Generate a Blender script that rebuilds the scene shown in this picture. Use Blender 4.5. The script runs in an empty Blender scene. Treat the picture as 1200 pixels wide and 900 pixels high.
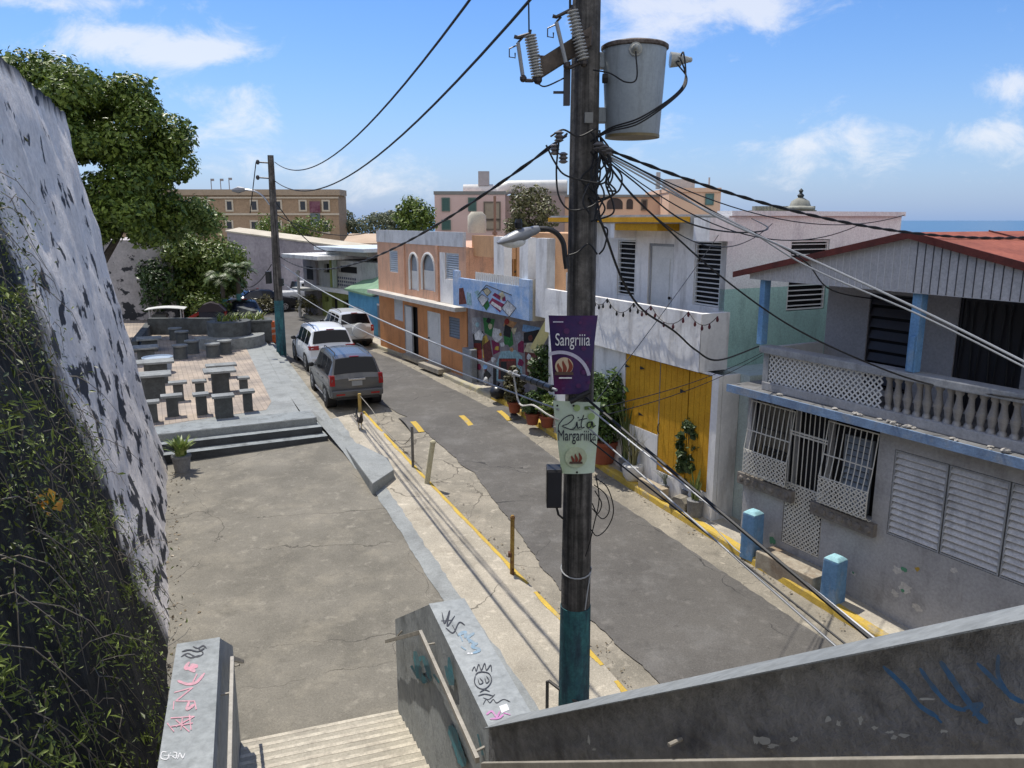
import bpy, bmesh, math, random
import numpy as np
from mathutils import Vector, noise
random.seed(7); RNG=np.random.default_rng(7)
sc=bpy.context.scene; COL=sc.collection
R=math.radians
# ------------------------------------------------------------------ camera model / survey helpers
F=906.0; PITCH=math.atan((450-258)/F); CP,SP=math.cos(PITCH),math.sin(PITCH)
def ray(px,py):
    u=(px-600)/F; v=(450-py)/F
    return (u,CP+v*SP,-SP+v*CP)
def onz(px,py,z):
    d=ray(px,py); t=z/d[2]; return Vector((t*d[0],t*d[1],t*d[2]))
def aty(px,py,Y):
    d=ray(px,py); t=Y/d[1]; return Vector((t*d[0],t*d[1],t*d[2]))
def zg(Y):
    Y=max(Y,2.0)
    if Y<23: return -6.5+.06*(Y-10)
    if Y<26:
        t=(Y-23)/3.0
        return -5.72+.09*(2*t-t*t)
    return -5.63
def ong(px,py,off=0):
    z=-6
    for i in range(25):
        P=onz(px,py,z); z=zg(P.y)+off
    return P
class Fr:
    """facade frame: x runs along the facade (rightwards seen from the street), y into the building"""
    def __init__(s,o,az):
        a=R(az); s.o=Vector(o); s.az=az; s.x=(math.sin(a),-math.cos(a)); s.n=(math.cos(a),math.sin(a)); s.rot=-(R(90)-a)
    def pix(s,px,py,y=0):
        d=ray(px,py)
        k=sum((s.o[i]+s.n[i]*y)*s.n[i] for i in (0,1))/sum(d[i]*s.n[i] for i in (0,1))
        P=[c*k for c in d]; r=(P[0]-s.o[0],P[1]-s.o[1])
        return (r[0]*s.x[0]+r[1]*s.x[1],P[2]-s.o[2])
    def rect(s,a,b,y=0):
        p=s.pix(a[0],a[1],y); q=s.pix(b[0],b[1],y)
        return (min(p[0],q[0]),max(p[0],q[0]),min(p[1],q[1]),max(p[1],q[1]))
    def w(s,x,y,z):
        return Vector((s.o[0]+s.x[0]*x+s.n[0]*y,s.o[1]+s.x[1]*x+s.n[1]*y,s.o[2]+z))
# ------------------------------------------------------------------ materials
def lin(c): return tuple((x/12.92 if x<=.04045 else ((x+.055)/1.055)**2.4) for x in c)
MATS={}
def nd(nt,t,**kw):
    n=nt.nodes.new(t)
    for k,v in kw.items(): setattr(n,k,v)
    return n
def mat(name,c1,c2=None,scale=1.5,rough=.85,bump=.15,bscale=30,streak=None,samt=.5,sz=.25,grain=.25,metal=0,spec=.3,sthr=(.5,.68),sscale=4.0,dist=.02):
    if name in MATS: return MATS[name]
    m=bpy.data.materials.new(name); m.use_nodes=True; nt=m.node_tree; L=nt.links
    b=nt.nodes['Principled BSDF']; b.inputs['Roughness'].default_value=rough; b.inputs['Metallic'].default_value=metal
    b.inputs['Specular IOR Level'].default_value=spec
    tc=nd(nt,'ShaderNodeTexCoord')
    n1=nd(nt,'ShaderNodeTexNoise'); n1.inputs['Scale'].default_value=scale; n1.inputs['Detail'].default_value=6; n1.inputs['Roughness'].default_value=.62
    L.new(tc.outputs['Object'],n1.inputs['Vector'])
    r1=nd(nt,'ShaderNodeValToRGB'); r1.color_ramp.elements[0].position=.36; r1.color_ramp.elements[1].position=.64
    c2=c2 or tuple(x*.78 for x in c1)
    r1.color_ramp.elements[0].color=(*c2,1); r1.color_ramp.elements[1].color=(*c1,1)
    L.new(n1.outputs['Fac'],r1.inputs['Fac']); col=r1.outputs['Color']
    if streak:
        mp=nd(nt,'ShaderNodeMapping'); mp.inputs['Scale'].default_value=(1,1,sz)
        L.new(tc.outputs['Object'],mp.inputs['Vector'])
        n3=nd(nt,'ShaderNodeTexNoise'); n3.inputs['Scale'].default_value=sscale; n3.inputs['Detail'].default_value=8; n3.inputs['Roughness'].default_value=.65
        L.new(mp.outputs['Vector'],n3.inputs['Vector'])
        r3=nd(nt,'ShaderNodeValToRGB'); r3.color_ramp.elements[0].position=sthr[0]; r3.color_ramp.elements[1].position=sthr[1]
        r3.color_ramp.elements[0].color=(0,0,0,1); r3.color_ramp.elements[1].color=(samt,samt,samt,1)
        L.new(n3.outputs['Fac'],r3.inputs['Fac'])
        mx=nd(nt,'ShaderNodeMixRGB'); mx.inputs['Color2'].default_value=(*streak,1)
        L.new(r3.outputs['Color'],mx.inputs['Fac']); L.new(col,mx.inputs['Color1']); col=mx.outputs['Color']
    n2=nd(nt,'ShaderNodeTexNoise'); n2.inputs['Scale'].default_value=bscale; n2.inputs['Detail'].default_value=5; n2.inputs['Roughness'].default_value=.7
    L.new(tc.outputs['Object'],n2.inputs['Vector'])
    if grain>0:
        r2=nd(nt,'ShaderNodeValToRGB'); r2.color_ramp.elements[0].position=.3; r2.color_ramp.elements[1].position=.7
        lo=1-grain; r2.color_ramp.elements[0].color=(lo,lo,lo,1); r2.color_ramp.elements[1].color=(1+grain*.4,)*3+(1,)
        L.new(n2.outputs['Fac'],r2.inputs['Fac'])
        mm=nd(nt,'ShaderNodeMixRGB',blend_type='MULTIPLY'); mm.inputs['Fac'].default_value=1
        L.new(col,mm.inputs['Color1']); L.new(r2.outputs['Color'],mm.inputs['Color2']); col=mm.outputs['Color']
    L.new(col,b.inputs['Base Color'])
    if bump>0:
        bp=nd(nt,'ShaderNodeBump'); bp.inputs['Strength'].default_value=bump; bp.inputs['Distance'].default_value=dist
        L.new(n2.outputs['Fac'],bp.inputs['Height']); L.new(bp.outputs['Normal'],b.inputs['Normal'])
    MATS[name]=m; m['out']=0
    return m
def flat(name,c,rough=.5,metal=0,spec=.4): return mat(name,c,tuple(x*.88 for x in c),scale=3,rough=rough,bump=.03,bscale=25,grain=.12,metal=metal,spec=spec)
def leafmat(name,dark,light,mid=None):
    if name in MATS: return MATS[name]
    m=bpy.data.materials.new(name); m.use_nodes=True; nt=m.node_tree; L=nt.links
    b=nt.nodes['Principled BSDF']; b.inputs['Roughness'].default_value=.45; b.inputs['Specular IOR Level'].default_value=.35
    g=nd(nt,'ShaderNodeNewGeometry'); r=nd(nt,'ShaderNodeValToRGB')
    r.color_ramp.elements[0].color=(*dark,1); r.color_ramp.elements[1].color=(*light,1)
    L.new(g.outputs['Random Per Island'],r.inputs['Fac']); L.new(r.outputs['Color'],b.inputs['Base Color'])
    tr=nd(nt,'ShaderNodeBsdfTranslucent'); L.new(r.outputs['Color'],tr.inputs['Color'])
    mx=nd(nt,'ShaderNodeMixShader'); mx.inputs['Fac'].default_value=.17
    L.new(b.outputs['BSDF'],mx.inputs[1]); L.new(tr.outputs['BSDF'],mx.inputs[2])
    L.new(mx.outputs['Shader'],nt.nodes['Material Output'].inputs['Surface'])
    MATS[name]=m; return m
# colours are scene-linear albedos
CONC=mat('weathered_concrete',(.40,.36,.29),(.27,.245,.2),scale=.8,bump=.25,streak=(.16,.145,.12),sz=1,sscale=2,samt=.6)
GREY=mat('grey_paint',(.36,.38,.38),(.28,.30,.305),scale=1.1,bump=.35,bscale=14,streak=(.10,.11,.11),sz=.8,samt=.5,sscale=3,sthr=(.52,.7))
DGREY=mat('dark_grey_paint',(.085,.09,.095),(.05,.052,.056),scale=1.5,bump=.8,bscale=18,streak=(.02,.02,.021),sz=1,samt=.7,sscale=5,dist=.02)
BENCH=mat('bench_concrete_shaded',(.125,.135,.135),(.075,.08,.08),scale=3,bump=.2,streak=(.05,.05,.05),samt=.6,sz=1)  # darkened: the shade on the furniture sides is put into the colour
WOOD=mat('pole_wood',(.18,.166,.153),(.082,.076,.07),scale=5,rough=.9,bump=.6,bscale=22,streak=(.02,.019,.018),samt=.85,sz=.03,sscale=14,sthr=(.42,.62),grain=.35)
TEAL=mat('teal_paint',(.045,.16,.17),(.025,.085,.11),scale=4,bump=.4,bscale=20,streak=(.03,.05,.075),samt=.85,sz=.15,sscale=9,sthr=(.46,.62),grain=.35)
BLACK=flat('black_plastic',(.012,.012,.014),rough=.5)
RUBBER=flat('rubber',(.015,.015,.016),rough=.9)
CABLE=flat('black_cable',(.012,.012,.013),rough=.6)
CABLEG=flat('grey_cable',(.36,.37,.38),rough=.55)
STEEL=mat('steel',(.45,.46,.48),(.36,.37,.4),scale=6,rough=.38,bump=.05,metal=.9,grain=.15)
STEELW=mat('worn_steel',(.40,.37,.32),(.30,.28,.24),scale=4,rough=.55,bump=.05,metal=.3,grain=.2)
WHITE=mat('white_paint',(.84,.83,.81),(.73,.72,.71),scale=1.2,bump=.2,bscale=14,streak=(.36,.34,.32),samt=.65,sz=.2,sscale=3,grain=.1)
WHITEC=flat('white_trim',(.70,.70,.68))
DARKV=flat('dark_void',(.012,.012,.014),rough=.9)
GLASSD=flat('dark_glass',(.01,.012,.018),rough=.08,spec=.6)
RUST=mat('rusty_yellow',(.42,.29,.07),(.22,.11,.04),scale=6,bump=.3,streak=(.09,.04,.02),samt=.8,sz=.4,sscale=6)
YEL=mat('yellow_kerb_paint',(.62,.43,.07),(.50,.34,.07),scale=2,bump=.3,streak=(.36,.31,.22),samt=.9,sz=1,sscale=2.6,sthr=(.55,.66))
TERRA=flat('terracotta',(.30,.085,.045),rough=.8)
BLUEP=mat('sky_blue_paint',(.19,.38,.62),(.14,.29,.5),scale=2,bump=.25,streak=(.28,.36,.42),samt=.6,sz=.6,sscale=4)
# ------------------------------------------------------------------ mesh builder
class MB:
    def __init__(s): s.v=[]; s.f=[]; s.m=[]; s.cur=0
    def add(s,vs,fs):
        o=len(s.v); s.v+=[tuple(v) for v in vs]; s.f+=[tuple(i+o for i in f) for f in fs]; s.m+=[s.cur]*len(fs); return s
    def mi(s,i): s.cur=i; return s
    def hexa(s,p): return s.add(p,[(0,3,2,1),(4,5,6,7),(0,1,5,4),(1,2,6,5),(2,3,7,6),(3,0,4,7)])
    def box(s,x0,x1,y0,y1,z0,z1):
        return s.hexa([(x0,y0,z0),(x1,y0,z0),(x1,y1,z0),(x0,y1,z0),(x0,y0,z1),(x1,y0,z1),(x1,y1,z1),(x0,y1,z1)])
    def prism(s,poly,vec):
        n=len(poly); vec=Vector(vec); a=[Vector(p) for p in poly]
        return s.add(a+[p+vec for p in a],[tuple(range(n-1,-1,-1)),tuple(range(n,2*n))]+[(i,(i+1)%n,n+(i+1)%n,n+i) for i in range(n)])
    def quad(s,a,b,c,d): return s.add([a,b,c,d],[(0,1,2,3)])
    def poly(s,pts): return s.add(pts,[tuple(range(len(pts)))])
    def tube(s,path,r,n=8,caps=True):
        P=[Vector(p) for p in path]; k=len(P); rr=r if isinstance(r,(list,tuple)) else [r]*k
        vs=[]; up=None
        for i in range(k):
            t=(P[min(i+1,k-1)]-P[max(i-1,0)])
            if t.length<1e-9: t=Vector((0,0,1))
            t.normalize()
            if up is None:
                up=Vector((0,0,1)) if abs(t.z)<.9 else Vector((1,0,0))
            a=(up-t*up.dot(t))
            if a.length<1e-6: a=t.orthogonal()
            a.normalize(); up=a; b=t.cross(a)
            for j in range(n):
                th=2*math.pi*j/n; vs.append(P[i]+(a*math.cos(th)+b*math.sin(th))*rr[i])
        fs=[(i*n+j,i*n+(j+1)%n,(i+1)*n+(j+1)%n,(i+1)*n+j) for i in range(k-1) for j in range(n)]
        if caps: fs+= [tuple(range(n-1,-1,-1)),tuple((k-1)*n+j for j in range(n))]
        return s.add(vs,fs)
    def cyl(s,a,b,r0,r1=None,n=16): return s.tube([a,b],[r0,r0 if r1 is None else r1],n)
    def lathe(s,prof,c=(0,0,0),n=16):
        vs=[]; k=len(prof)
        for r,z in prof:
            for j in range(n):
                th=2*math.pi*j/n; vs.append((c[0]+r*math.cos(th),c[1]+r*math.sin(th),c[2]+z))
        fs=[(i*n+j,i*n+(j+1)%n,(i+1)*n+(j+1)%n,(i+1)*n+j) for i in range(k-1) for j in range(n)]
        fs+=[tuple(range(n-1,-1,-1)),tuple((k-1)*n+j for j in range(n))]
        return s.add(vs,fs)
    def blob(s,c,r,n=10,m=7,jit=0):
        vs=[]; rx,ry,rz=r if isinstance(r,(tuple,list)) else (r,r,r)
        for i in range(m+1):
            ph=math.pi*i/m
            for j in range(n):
                th=2*math.pi*j/n; k=1+random.uniform(-jit,jit)
                vs.append((c[0]+rx*k*math.sin(ph)*math.cos(th),c[1]+ry*k*math.sin(ph)*math.sin(th),c[2]-rz*k*math.cos(ph)))
        fs=[(i*n+j,i*n+(j+1)%n,(i+1)*n+(j+1)%n,(i+1)*n+j) for i in range(m) for j in range(n)]
        return s.add(vs,fs)
    def facade(s,x0,x1,z0,z1,y,holes,depth=.15,back=None):
        xs=sorted({x0,x1,*[h[0] for h in holes],*[h[1] for h in holes]}); zs=sorted({z0,z1,*[h[2] for h in holes],*[h[3] for h in holes]})
        xs=[x for x in xs if x0<=x<=x1]; zs=[z for z in zs if z0<=z<=z1]
        for i in range(len(xs)-1):
            for j in range(len(zs)-1):
                cx=(xs[i]+xs[i+1])/2; cz=(zs[j]+zs[j+1])/2
                if any(h[0]<cx<h[1] and h[2]<cz<h[3] for h in holes): continue
                s.quad((xs[i],y,zs[j]),(xs[i+1],y,zs[j]),(xs[i+1],y,zs[j+1]),(xs[i],y,zs[j+1]))
        yb=y+depth
        for (a,b,c,d) in holes:
            s.quad((a,y,c),(a,y,d),(a,yb,d),(a,yb,c)); s.quad((b,y,d),(b,y,c),(b,yb,c),(b,yb,d))
            s.quad((a,y,d),(b,y,d),(b,yb,d),(a,yb,d)); s.quad((b,y,c),(a,y,c),(a,yb,c),(b,yb,c))
            k=s.cur
            if back is not None: s.cur=back
            s.quad((a,yb,c),(b,yb,c),(b,yb,d),(a,yb,d)); s.cur=k
        s.quad((x0,y,z0),(x0,y,z1),(x0,yb,z1),(x0,yb,z0)); s.quad((x1,y,z1),(x1,y,z0),(x1,yb,z0),(x1,yb,z1))
        s.quad((x0,y,z1),(x1,y,z1),(x1,yb,z1),(x0,yb,z1))
        return s
    def build(s,name,m,parent=None,smooth=False,bevel=0,loc=None,rot=None,ang=40,sub=0):
        me=bpy.data.meshes.new(name); me.from_pydata(s.v,[],s.f)
        ms=m if isinstance(m,(list,tuple)) else [m]
        for q in ms: me.materials.append(q)
        if len(ms)>1: me.polygons.foreach_set('material_index',s.m)
        me.update()
        bm=bmesh.new(); bm.from_mesh(me)
        bmesh.ops.recalc_face_normals(bm,faces=bm.faces)
        if bevel>0:
            bmesh.ops.remove_doubles(bm,verts=bm.verts,dist=1e-5)
            es=[e for e in bm.edges if len(e.link_faces)==2 and e.calc_face_angle(0)>R(30)]
            try: bmesh.ops.bevel(bm,geom=es,offset=bevel,segments=2,affect='EDGES',profile=.6,clamp_overlap=True)
            except Exception: pass
        bm.to_mesh(me); bm.free()
        if smooth:
            me.polygons.foreach_set('use_smooth',[True]*len(me.polygons))
            try: me.set_sharp_from_angle(angle=R(ang))
            except Exception: pass
        o=bpy.data.objects.new(name,me); COL.objects.link(o)
        if parent is not None: o.parent=parent
        if loc is not None: o.location=loc
        if rot is not None: o.rotation_euler=(0,0,rot)
        return o
def tag(o,label,cat,group=None,kind=None):
    if label: o['label']=label
    if cat: o['category']=cat
    if group: o['group']=group
    if kind: o['kind']=kind
    return o
def thing(name,label,cat,loc=(0,0,0),rot=0,group=None):
    o=bpy.data.objects.new(name,None); COL.objects.link(o); o.empty_display_size=.2
    o.location=loc; o.rotation_euler=(0,0,rot); return tag(o,label,cat,group)
def struct(name,mb,m,**k):
    o=mb.build(name,m,**k); o['kind']='structure'; return o
def kids(o): return [c for c in bpy.data.objects if c.parent==o]
def dup(o,loc,rot,label,group=None):
    r=o.copy(); COL.objects.link(r); r.location=loc; r.rotation_euler=(0,0,rot); r['label']=label
    if group: r['group']=group
    for c in kids(o):
        d=c.copy(); COL.objects.link(d); d.parent=r
        for g in kids(c):
            e=g.copy(); COL.objects.link(e); e.parent=d
    return r
def text(body,name,size,m,parent,loc,rot,sx=1,thick=.002,shear=0):
    cu=bpy.data.curves.new(name,'FONT'); cu.body=body; cu.size=size; cu.extrude=thick; cu.align_x='CENTER'; cu.align_y='CENTER'; cu.shear=shear; cu.offset=.0
    t=bpy.data.objects.new(name,cu); COL.objects.link(t); bpy.context.view_layer.update()
    me=bpy.data.meshes.new_from_object(t.evaluated_get(bpy.context.evaluated_depsgraph_get()))
    bpy.data.objects.remove(t); o=bpy.data.objects.new(name,me); COL.objects.link(o); me.materials.clear(); me.materials.append(m)
    o.parent=parent; o.location=loc; o.rotation_euler=rot; o.scale=(sx,1,1); return o
# ------------------------------------------------------------------ foliage
def leaves(cent,nrm,size,m,name,parent=None,loc=None,aspect=1.9,droop=.2,extra=None):
    """many small leaf faces: cent Nx3, nrm Nx3 preferred normal"""
    n=len(cent); cent=np.asarray(cent,float); nrm=np.asarray(nrm,float)+RNG.normal(0,.55,(n,3))
    nrm/=np.linalg.norm(nrm,axis=1)[:,None]+1e-9
    t=RNG.normal(0,1,(n,3)); t[:,2]-=droop; t-=nrm*(t*nrm).sum(1)[:,None]; t/=np.linalg.norm(t,axis=1)[:,None]+1e-9
    b=np.cross(nrm,t); sz=size*np.clip(RNG.lognormal(-.1,.38,n),.35,1.9)[:,None]
    L=t*sz; W=b*sz/aspect
    v=np.stack([cent-L*.5,cent-L*.1+W*.5+nrm*sz*.05,cent+L*.5-nrm*sz*.06,cent-L*.1-W*.5+nrm*sz*.05],1).reshape(-1,3)
    fs=np.arange(n*4).reshape(-1,4)
    me=bpy.data.meshes.new(name); me.from_pydata(v.tolist(),[],fs.tolist()); me.materials.append(m); me.update()
    o=bpy.data.objects.new(name,me); COL.objects.link(o)
    if parent is not None: o.parent=parent
    if loc is not None: o.location=loc
    return o
def shell(blobs,per):
    """points through the outer volume of a set of (centre, radii) clumps"""
    C=[];N=[]
    for c,r in blobs:
        n=int(per*(r[0]*r[1]+r[1]*r[2]+r[0]*r[2])/3)
        d=RNG.normal(0,1,(n,3)); d/=np.linalg.norm(d,axis=1)[:,None]
        k=RNG.uniform(.45,1.0,n)**.6*(1+np.abs(RNG.normal(0,.10,n)))
        k*=1+.12*np.sin(d[:,0]*7+c[0]*3)*np.sin(d[:,1]*6+c[1]*2)*np.sin(d[:,2]*7)
        C.append(np.array(c)+d*np.array(r)*k[:,None]); N.append(d+np.array([0,0,.5]))
    return np.concatenate(C),np.concatenate(N)
def clumps(n,c,r,lo,hi,flat=.8):
    out=[]
    for i in range(n):
        d=RNG.normal(0,1,3); d/=np.linalg.norm(d); k=RNG.uniform(.45,1)**.5
        q=RNG.uniform(lo,hi)
        out.append((np.array(c)+d*np.array(r)*k*.86,(q,q*RNG.uniform(.8,1.1),q*flat)))
    return out
def tree(name,label,cat,base,blobs,per,leaf,m,trunk_r,trunk_top,group=None,limbs=6,bark=None):
    t=thing(name,label,cat,base,0,group); bark=bark or mat('bark',(.12,.10,.08),(.06,.05,.04),scale=4,bump=.6)
    mb=MB(); tt=Vector(trunk_top)
    mb.tube([(0,0,-.2),tuple(tt*.35+Vector((.08,.05,0))),tuple(tt*.7),tuple(tt)],[trunk_r*1.35,trunk_r,trunk_r*.8,trunk_r*.6],9)
    for c,r in blobs[:limbs]:
        c=Vector(c); a=tt*random.uniform(.6,1.0); md=(a+c)/2+Vector((0,0,-.2))
        mb.tube([a,md,c],[trunk_r*.5,trunk_r*.3,trunk_r*.12],6)
    mb.build('trunk',bark,t,smooth=True)
    C,N=shell(blobs,per); leaves(C,N,leaf,m,'crown',t)
    return t
def pot_plant(name,label,loc,potprof,potmat,kind,h,m,group=None,spread=.3,n=300,leaf=.12,potrim=True):
    t=thing(name,label,'potted plant',loc,0,group)
    mb=MB().lathe(potprof,n=18); mb.build('pot',potmat,t,smooth=True)
    top=potprof[-1][1]; MB().lathe([(potprof[-1][0]*.9,top-.04),(potprof[-1][0]*.9,top-.02)],n=14).build('soil',flat('soil',(.05,.035,.025),rough=.95),t)
    if kind=='bush':
        bl=clumps(int(10+h*12),(0,0,top+h*.5),(spread,spread,h*.52),spread*.32,spread*.6)
        C,N=shell(bl,n*6/ max(spread*spread,.02)/10); leaves(C,N,leaf,m,'foliage',t)
        mb=MB()
        for i in range(5):
            a=i*1.3; mb.tube([(0,0,top-.05),(math.cos(a)*spread*.4,math.sin(a)*spread*.4,top+h*.4),(math.cos(a)*spread*.6,math.sin(a)*spread*.6,top+h*.75)],[.014,.01,.005],5)
        mb.build('stem',flat('stem_brown',(.10,.07,.04)),t)
    else:
        mb=MB(); nb=n
        for i in range(nb):
            a=random.uniform(0,6.28); o=random.uniform(0,.5)*potprof[-1][0]; l=h*random.uniform(.55,1.05); out=spread*random.uniform(.2,1); w=leaf*random.uniform(.7,1.1)
            bx,by=o*math.cos(a),o*math.sin(a); pr=None; sx,sy=-math.sin(a)*w,math.cos(a)*w
            for q in range(6):
                u=q/5; z=top-.03+l*(u-.35*u*u*(out/h)); x=bx+math.cos(a)*out*u*u; y=by+math.sin(a)*out*u*u; k=(1-u)**.6 if kind!='sword' else (1-u**4)
                cur=((x-sx*k,y-sy*k,z),(x+sx*k,y+sy*k,z))
                if pr: mb.quad(pr[0],pr[1],cur[1],cur[0])
                pr=cur
        mb.build('foliage',m,t)
    return t
LEAF=leafmat('almond_leaf',(.028,.062,.010),(.22,.29,.05))
LEAFD=leafmat('dark_leaf',(.018,.040,.010),(.065,.11,.025))
LEAFY=leafmat('light_leaf',(.06,.11,.015),(.22,.27,.06))
LEAFP=leafmat('palm_leaf',(.04,.075,.02),(.15,.20,.06))
# ------------------------------------------------------------------ polylines on the street
def resample(P,n):
    P=[Vector(p) for p in P]; d=[0]
    for a,b in zip(P,P[1:]): d.append(d[-1]+(b-a).length)
    out=[]
    for i in range(n):
        t=d[-1]*i/(n-1); k=0
        while k<len(d)-2 and d[k+1]<t: k+=1
        u=(t-d[k])/(d[k+1]-d[k]); out.append(P[k].lerp(P[k+1],u))
    return out
def smoothline(P,n):
    Q=resample([(p[0],p[1]) for p in P],n)
    for it in range(3):
        Q=[Q[0]]+[(Q[i-1]+Q[i]*2+Q[i+1])/4 for i in range(1,n-1)]+[Q[-1]]
    return Q
def strip(Lp,Rp,zf,n=160,jl=0,jr=0,skirt=0,cols=4):
    A=smoothline(Lp,n); B=smoothline(Rp,n); mb=MB(); rows=[]
    for i in range(n):
        a=A[i].copy(); b=B[i].copy(); w=(b-a).normalized()
        if jl: a+=w*(noise.noise((i*.13,0,1))*jl+noise.noise((i*.6,0,4))*jl*.45+noise.noise((i*1.7,0,4))*jl*.3)
        if jr: b+=w*(noise.noise((i*.31,5,1))*jr+noise.noise((i*1.3,5,4))*jr*.5)
        r=[]
        for c in range(cols+1):
            p=a.lerp(b,c/cols); r.append((p.x,p.y,zf(p.y)))
        if skirt: r=[(r[0][0],r[0][1],r[0][2]-skirt)]+r+[(r[-1][0],r[-1][1],r[-1][2]-skirt)]
        rows.append(r)
    vs=[p for r in rows for p in r]; k=len(rows[0])
    mb.add(vs,[(i*k+j,i*k+j+1,(i+1)*k+j+1,(i+1)*k+j) for i in range(n-1) for j in range(k-1)])
    return mb
def off(P,d):
    out=[]
    for i,p in enumerate(P):
        a=Vector(P[max(i-1,0)][:2]); b=Vector(P[min(i+1,len(P)-1)][:2]); t=(b-a).normalized(); out.append((p[0]+t.y*d,p[1]-t.x*d))
    return out
KR=[(8.6,5),(5.7,10.91),(4.37,13.65),(2.28,17.93),(-.08,23.32),(-1.95,26.6),(-2.75,28.3),(-4.4,31.7),(-6.7,35.3),(-9.0,39.5),(-12.5,46)]
AR=[(8.0,5),(5.05,10.7),(3.75,13.4),(1.62,17.7),(-.6,23.1),(-2.4,26.4),(-3.2,28.1),(-4.85,31.4),(-7.1,35.0),(-9.4,39.3),(-13,46)]
KL=[(3.75,5),(1.61,9.65),(.77,11.58),(-2.02,17.41),(-4.45,22.65)]
SWL=[(1.9,5.3),(.3,8.9),(-1.17,12.24),(-3.14,16.9),(-5.3,21.9),(-5.9,23.2)]
BAY=[(-6.0,22.9),(-8.54,29.27),(-9.9,32.17),(-11.9,36.5),(-15.5,43.6),(-16.6,46)]
# ------------------------------------------------------------------ world, sun, camera
SUN_AZ,SUN_EL=-38.0,64.0
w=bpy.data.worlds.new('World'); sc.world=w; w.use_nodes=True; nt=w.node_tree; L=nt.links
bg=nt.nodes['Background']; sky=nd(nt,'ShaderNodeTexSky',sky_type='NISHITA'); sky.sun_disc=False
sky.sun_elevation=R(SUN_EL); sky.sun_rotation=R(SUN_AZ); sky.altitude=20; sky.air_density=1.0; sky.dust_density=.2; sky.ozone_density=4.0
hs=nd(nt,'ShaderNodeHueSaturation'); hs.inputs['Saturation'].default_value=1.24; L.new(sky.outputs['Color'],hs.inputs['Color'])
tint=nd(nt,'ShaderNodeMixRGB',blend_type='MULTIPLY'); tint.inputs['Fac'].default_value=1; tint.inputs['Color2'].default_value=(1.0,.92,1.03,1); L.new(hs.outputs['Color'],tint.inputs['Color1']); L.new(tint.outputs['Color'],bg.inputs['Color']); bg.inputs['Strength'].default_value=.15
tc=nd(nt,'ShaderNodeTexCoord'); sp=nd(nt,'ShaderNodeSeparateXYZ'); L.new(tc.outputs['Generated'],sp.inputs[0])
def mth(op,a,b=None):
    n=nd(nt,'ShaderNodeMath',operation=op)
    for i,q in enumerate((a,b)):
        if q is None: continue
        if isinstance(q,(int,float)): n.inputs[i].default_value=q
        else: L.new(q,n.inputs[i])
    return n.outputs[0]
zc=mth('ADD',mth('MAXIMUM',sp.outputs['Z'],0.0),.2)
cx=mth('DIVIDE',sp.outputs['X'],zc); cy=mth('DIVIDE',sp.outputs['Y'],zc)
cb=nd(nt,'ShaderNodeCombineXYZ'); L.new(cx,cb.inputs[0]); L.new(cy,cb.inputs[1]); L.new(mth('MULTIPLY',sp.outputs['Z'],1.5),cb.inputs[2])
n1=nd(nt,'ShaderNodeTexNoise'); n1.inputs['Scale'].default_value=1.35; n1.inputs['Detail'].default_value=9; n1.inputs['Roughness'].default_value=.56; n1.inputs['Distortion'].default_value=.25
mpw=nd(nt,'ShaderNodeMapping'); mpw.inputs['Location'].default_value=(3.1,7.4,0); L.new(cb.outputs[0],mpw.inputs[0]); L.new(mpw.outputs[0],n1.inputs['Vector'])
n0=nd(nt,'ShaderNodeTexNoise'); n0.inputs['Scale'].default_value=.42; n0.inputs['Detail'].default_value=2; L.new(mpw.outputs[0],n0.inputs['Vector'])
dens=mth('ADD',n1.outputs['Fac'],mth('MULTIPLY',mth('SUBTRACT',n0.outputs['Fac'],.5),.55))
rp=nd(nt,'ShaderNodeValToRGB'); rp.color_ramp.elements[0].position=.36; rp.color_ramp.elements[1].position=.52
L.new(dens,rp.inputs['Fac'])  # unseen cloud cover behind the camera, added as fill light
# individual cumulus clouds: soft ellipses of sky direction broken up by noise
ya_=mth('MAXIMUM',sp.outputs['Y'],.08); ca=mth('DIVIDE',sp.outputs['X'],ya_); cv=mth('DIVIDE',sp.outputs['Z'],ya_)
cv2=nd(nt,'ShaderNodeCombineXYZ'); L.new(ca,cv2.inputs[0]); L.new(mth('MULTIPLY',cv,1.7),cv2.inputs[1]); L.new(sp.outputs['Y'],cv2.inputs[2])
nc=nd(nt,'ShaderNodeTexNoise'); nc.inputs['Scale'].default_value=10.5; nc.inputs['Detail'].default_value=10; nc.inputs['Roughness'].default_value=.66; nc.inputs['Distortion'].default_value=.35; L.new(cv2.outputs[0],nc.inputs['Vector'])
tot=None
for (px,py,hw,hh,am) in ((140,48,95,24,.42),(245,62,50,13,.34),(265,112,60,13,.22),(290,143,45,16,.24),(330,190,120,34,.15),(440,208,100,26,.17),(845,5,140,22,.44),(770,50,90,18,.30),(1010,158,75,22,.34),(1165,155,60,18,.30),(1185,98,45,18,.34),(60,2,130,9,.36),(860,200,90,24,.18),(1065,203,90,16,.22),(790,140,30,12,.2),(215,185,50,30,.16),(920,170,40,10,.2),(560,225,120,16,.12)):
    d_=ray(px,py); e1=mth('DIVIDE',mth('SUBTRACT',ca,d_[0]/d_[1]),hw/F); e2=mth('DIVIDE',mth('SUBTRACT',cv,d_[2]/d_[1]),hh/F)
    g_=mth('MULTIPLY',mth('EXPONENT',mth('MULTIPLY',mth('ADD',mth('MULTIPLY',e1,e1),mth('MULTIPLY',e2,e2)),-.7)),am)
    tot=g_ if tot is None else mth('ADD',tot,g_)
cm=nd(nt,'ShaderNodeMapRange',interpolation_type='SMOOTHSTEP'); cm.inputs['From Min'].default_value=.64; cm.inputs['From Max'].default_value=1.0; L.new(mth('ADD',nc.outputs['Fac'],tot),cm.inputs['Value'])
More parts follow.
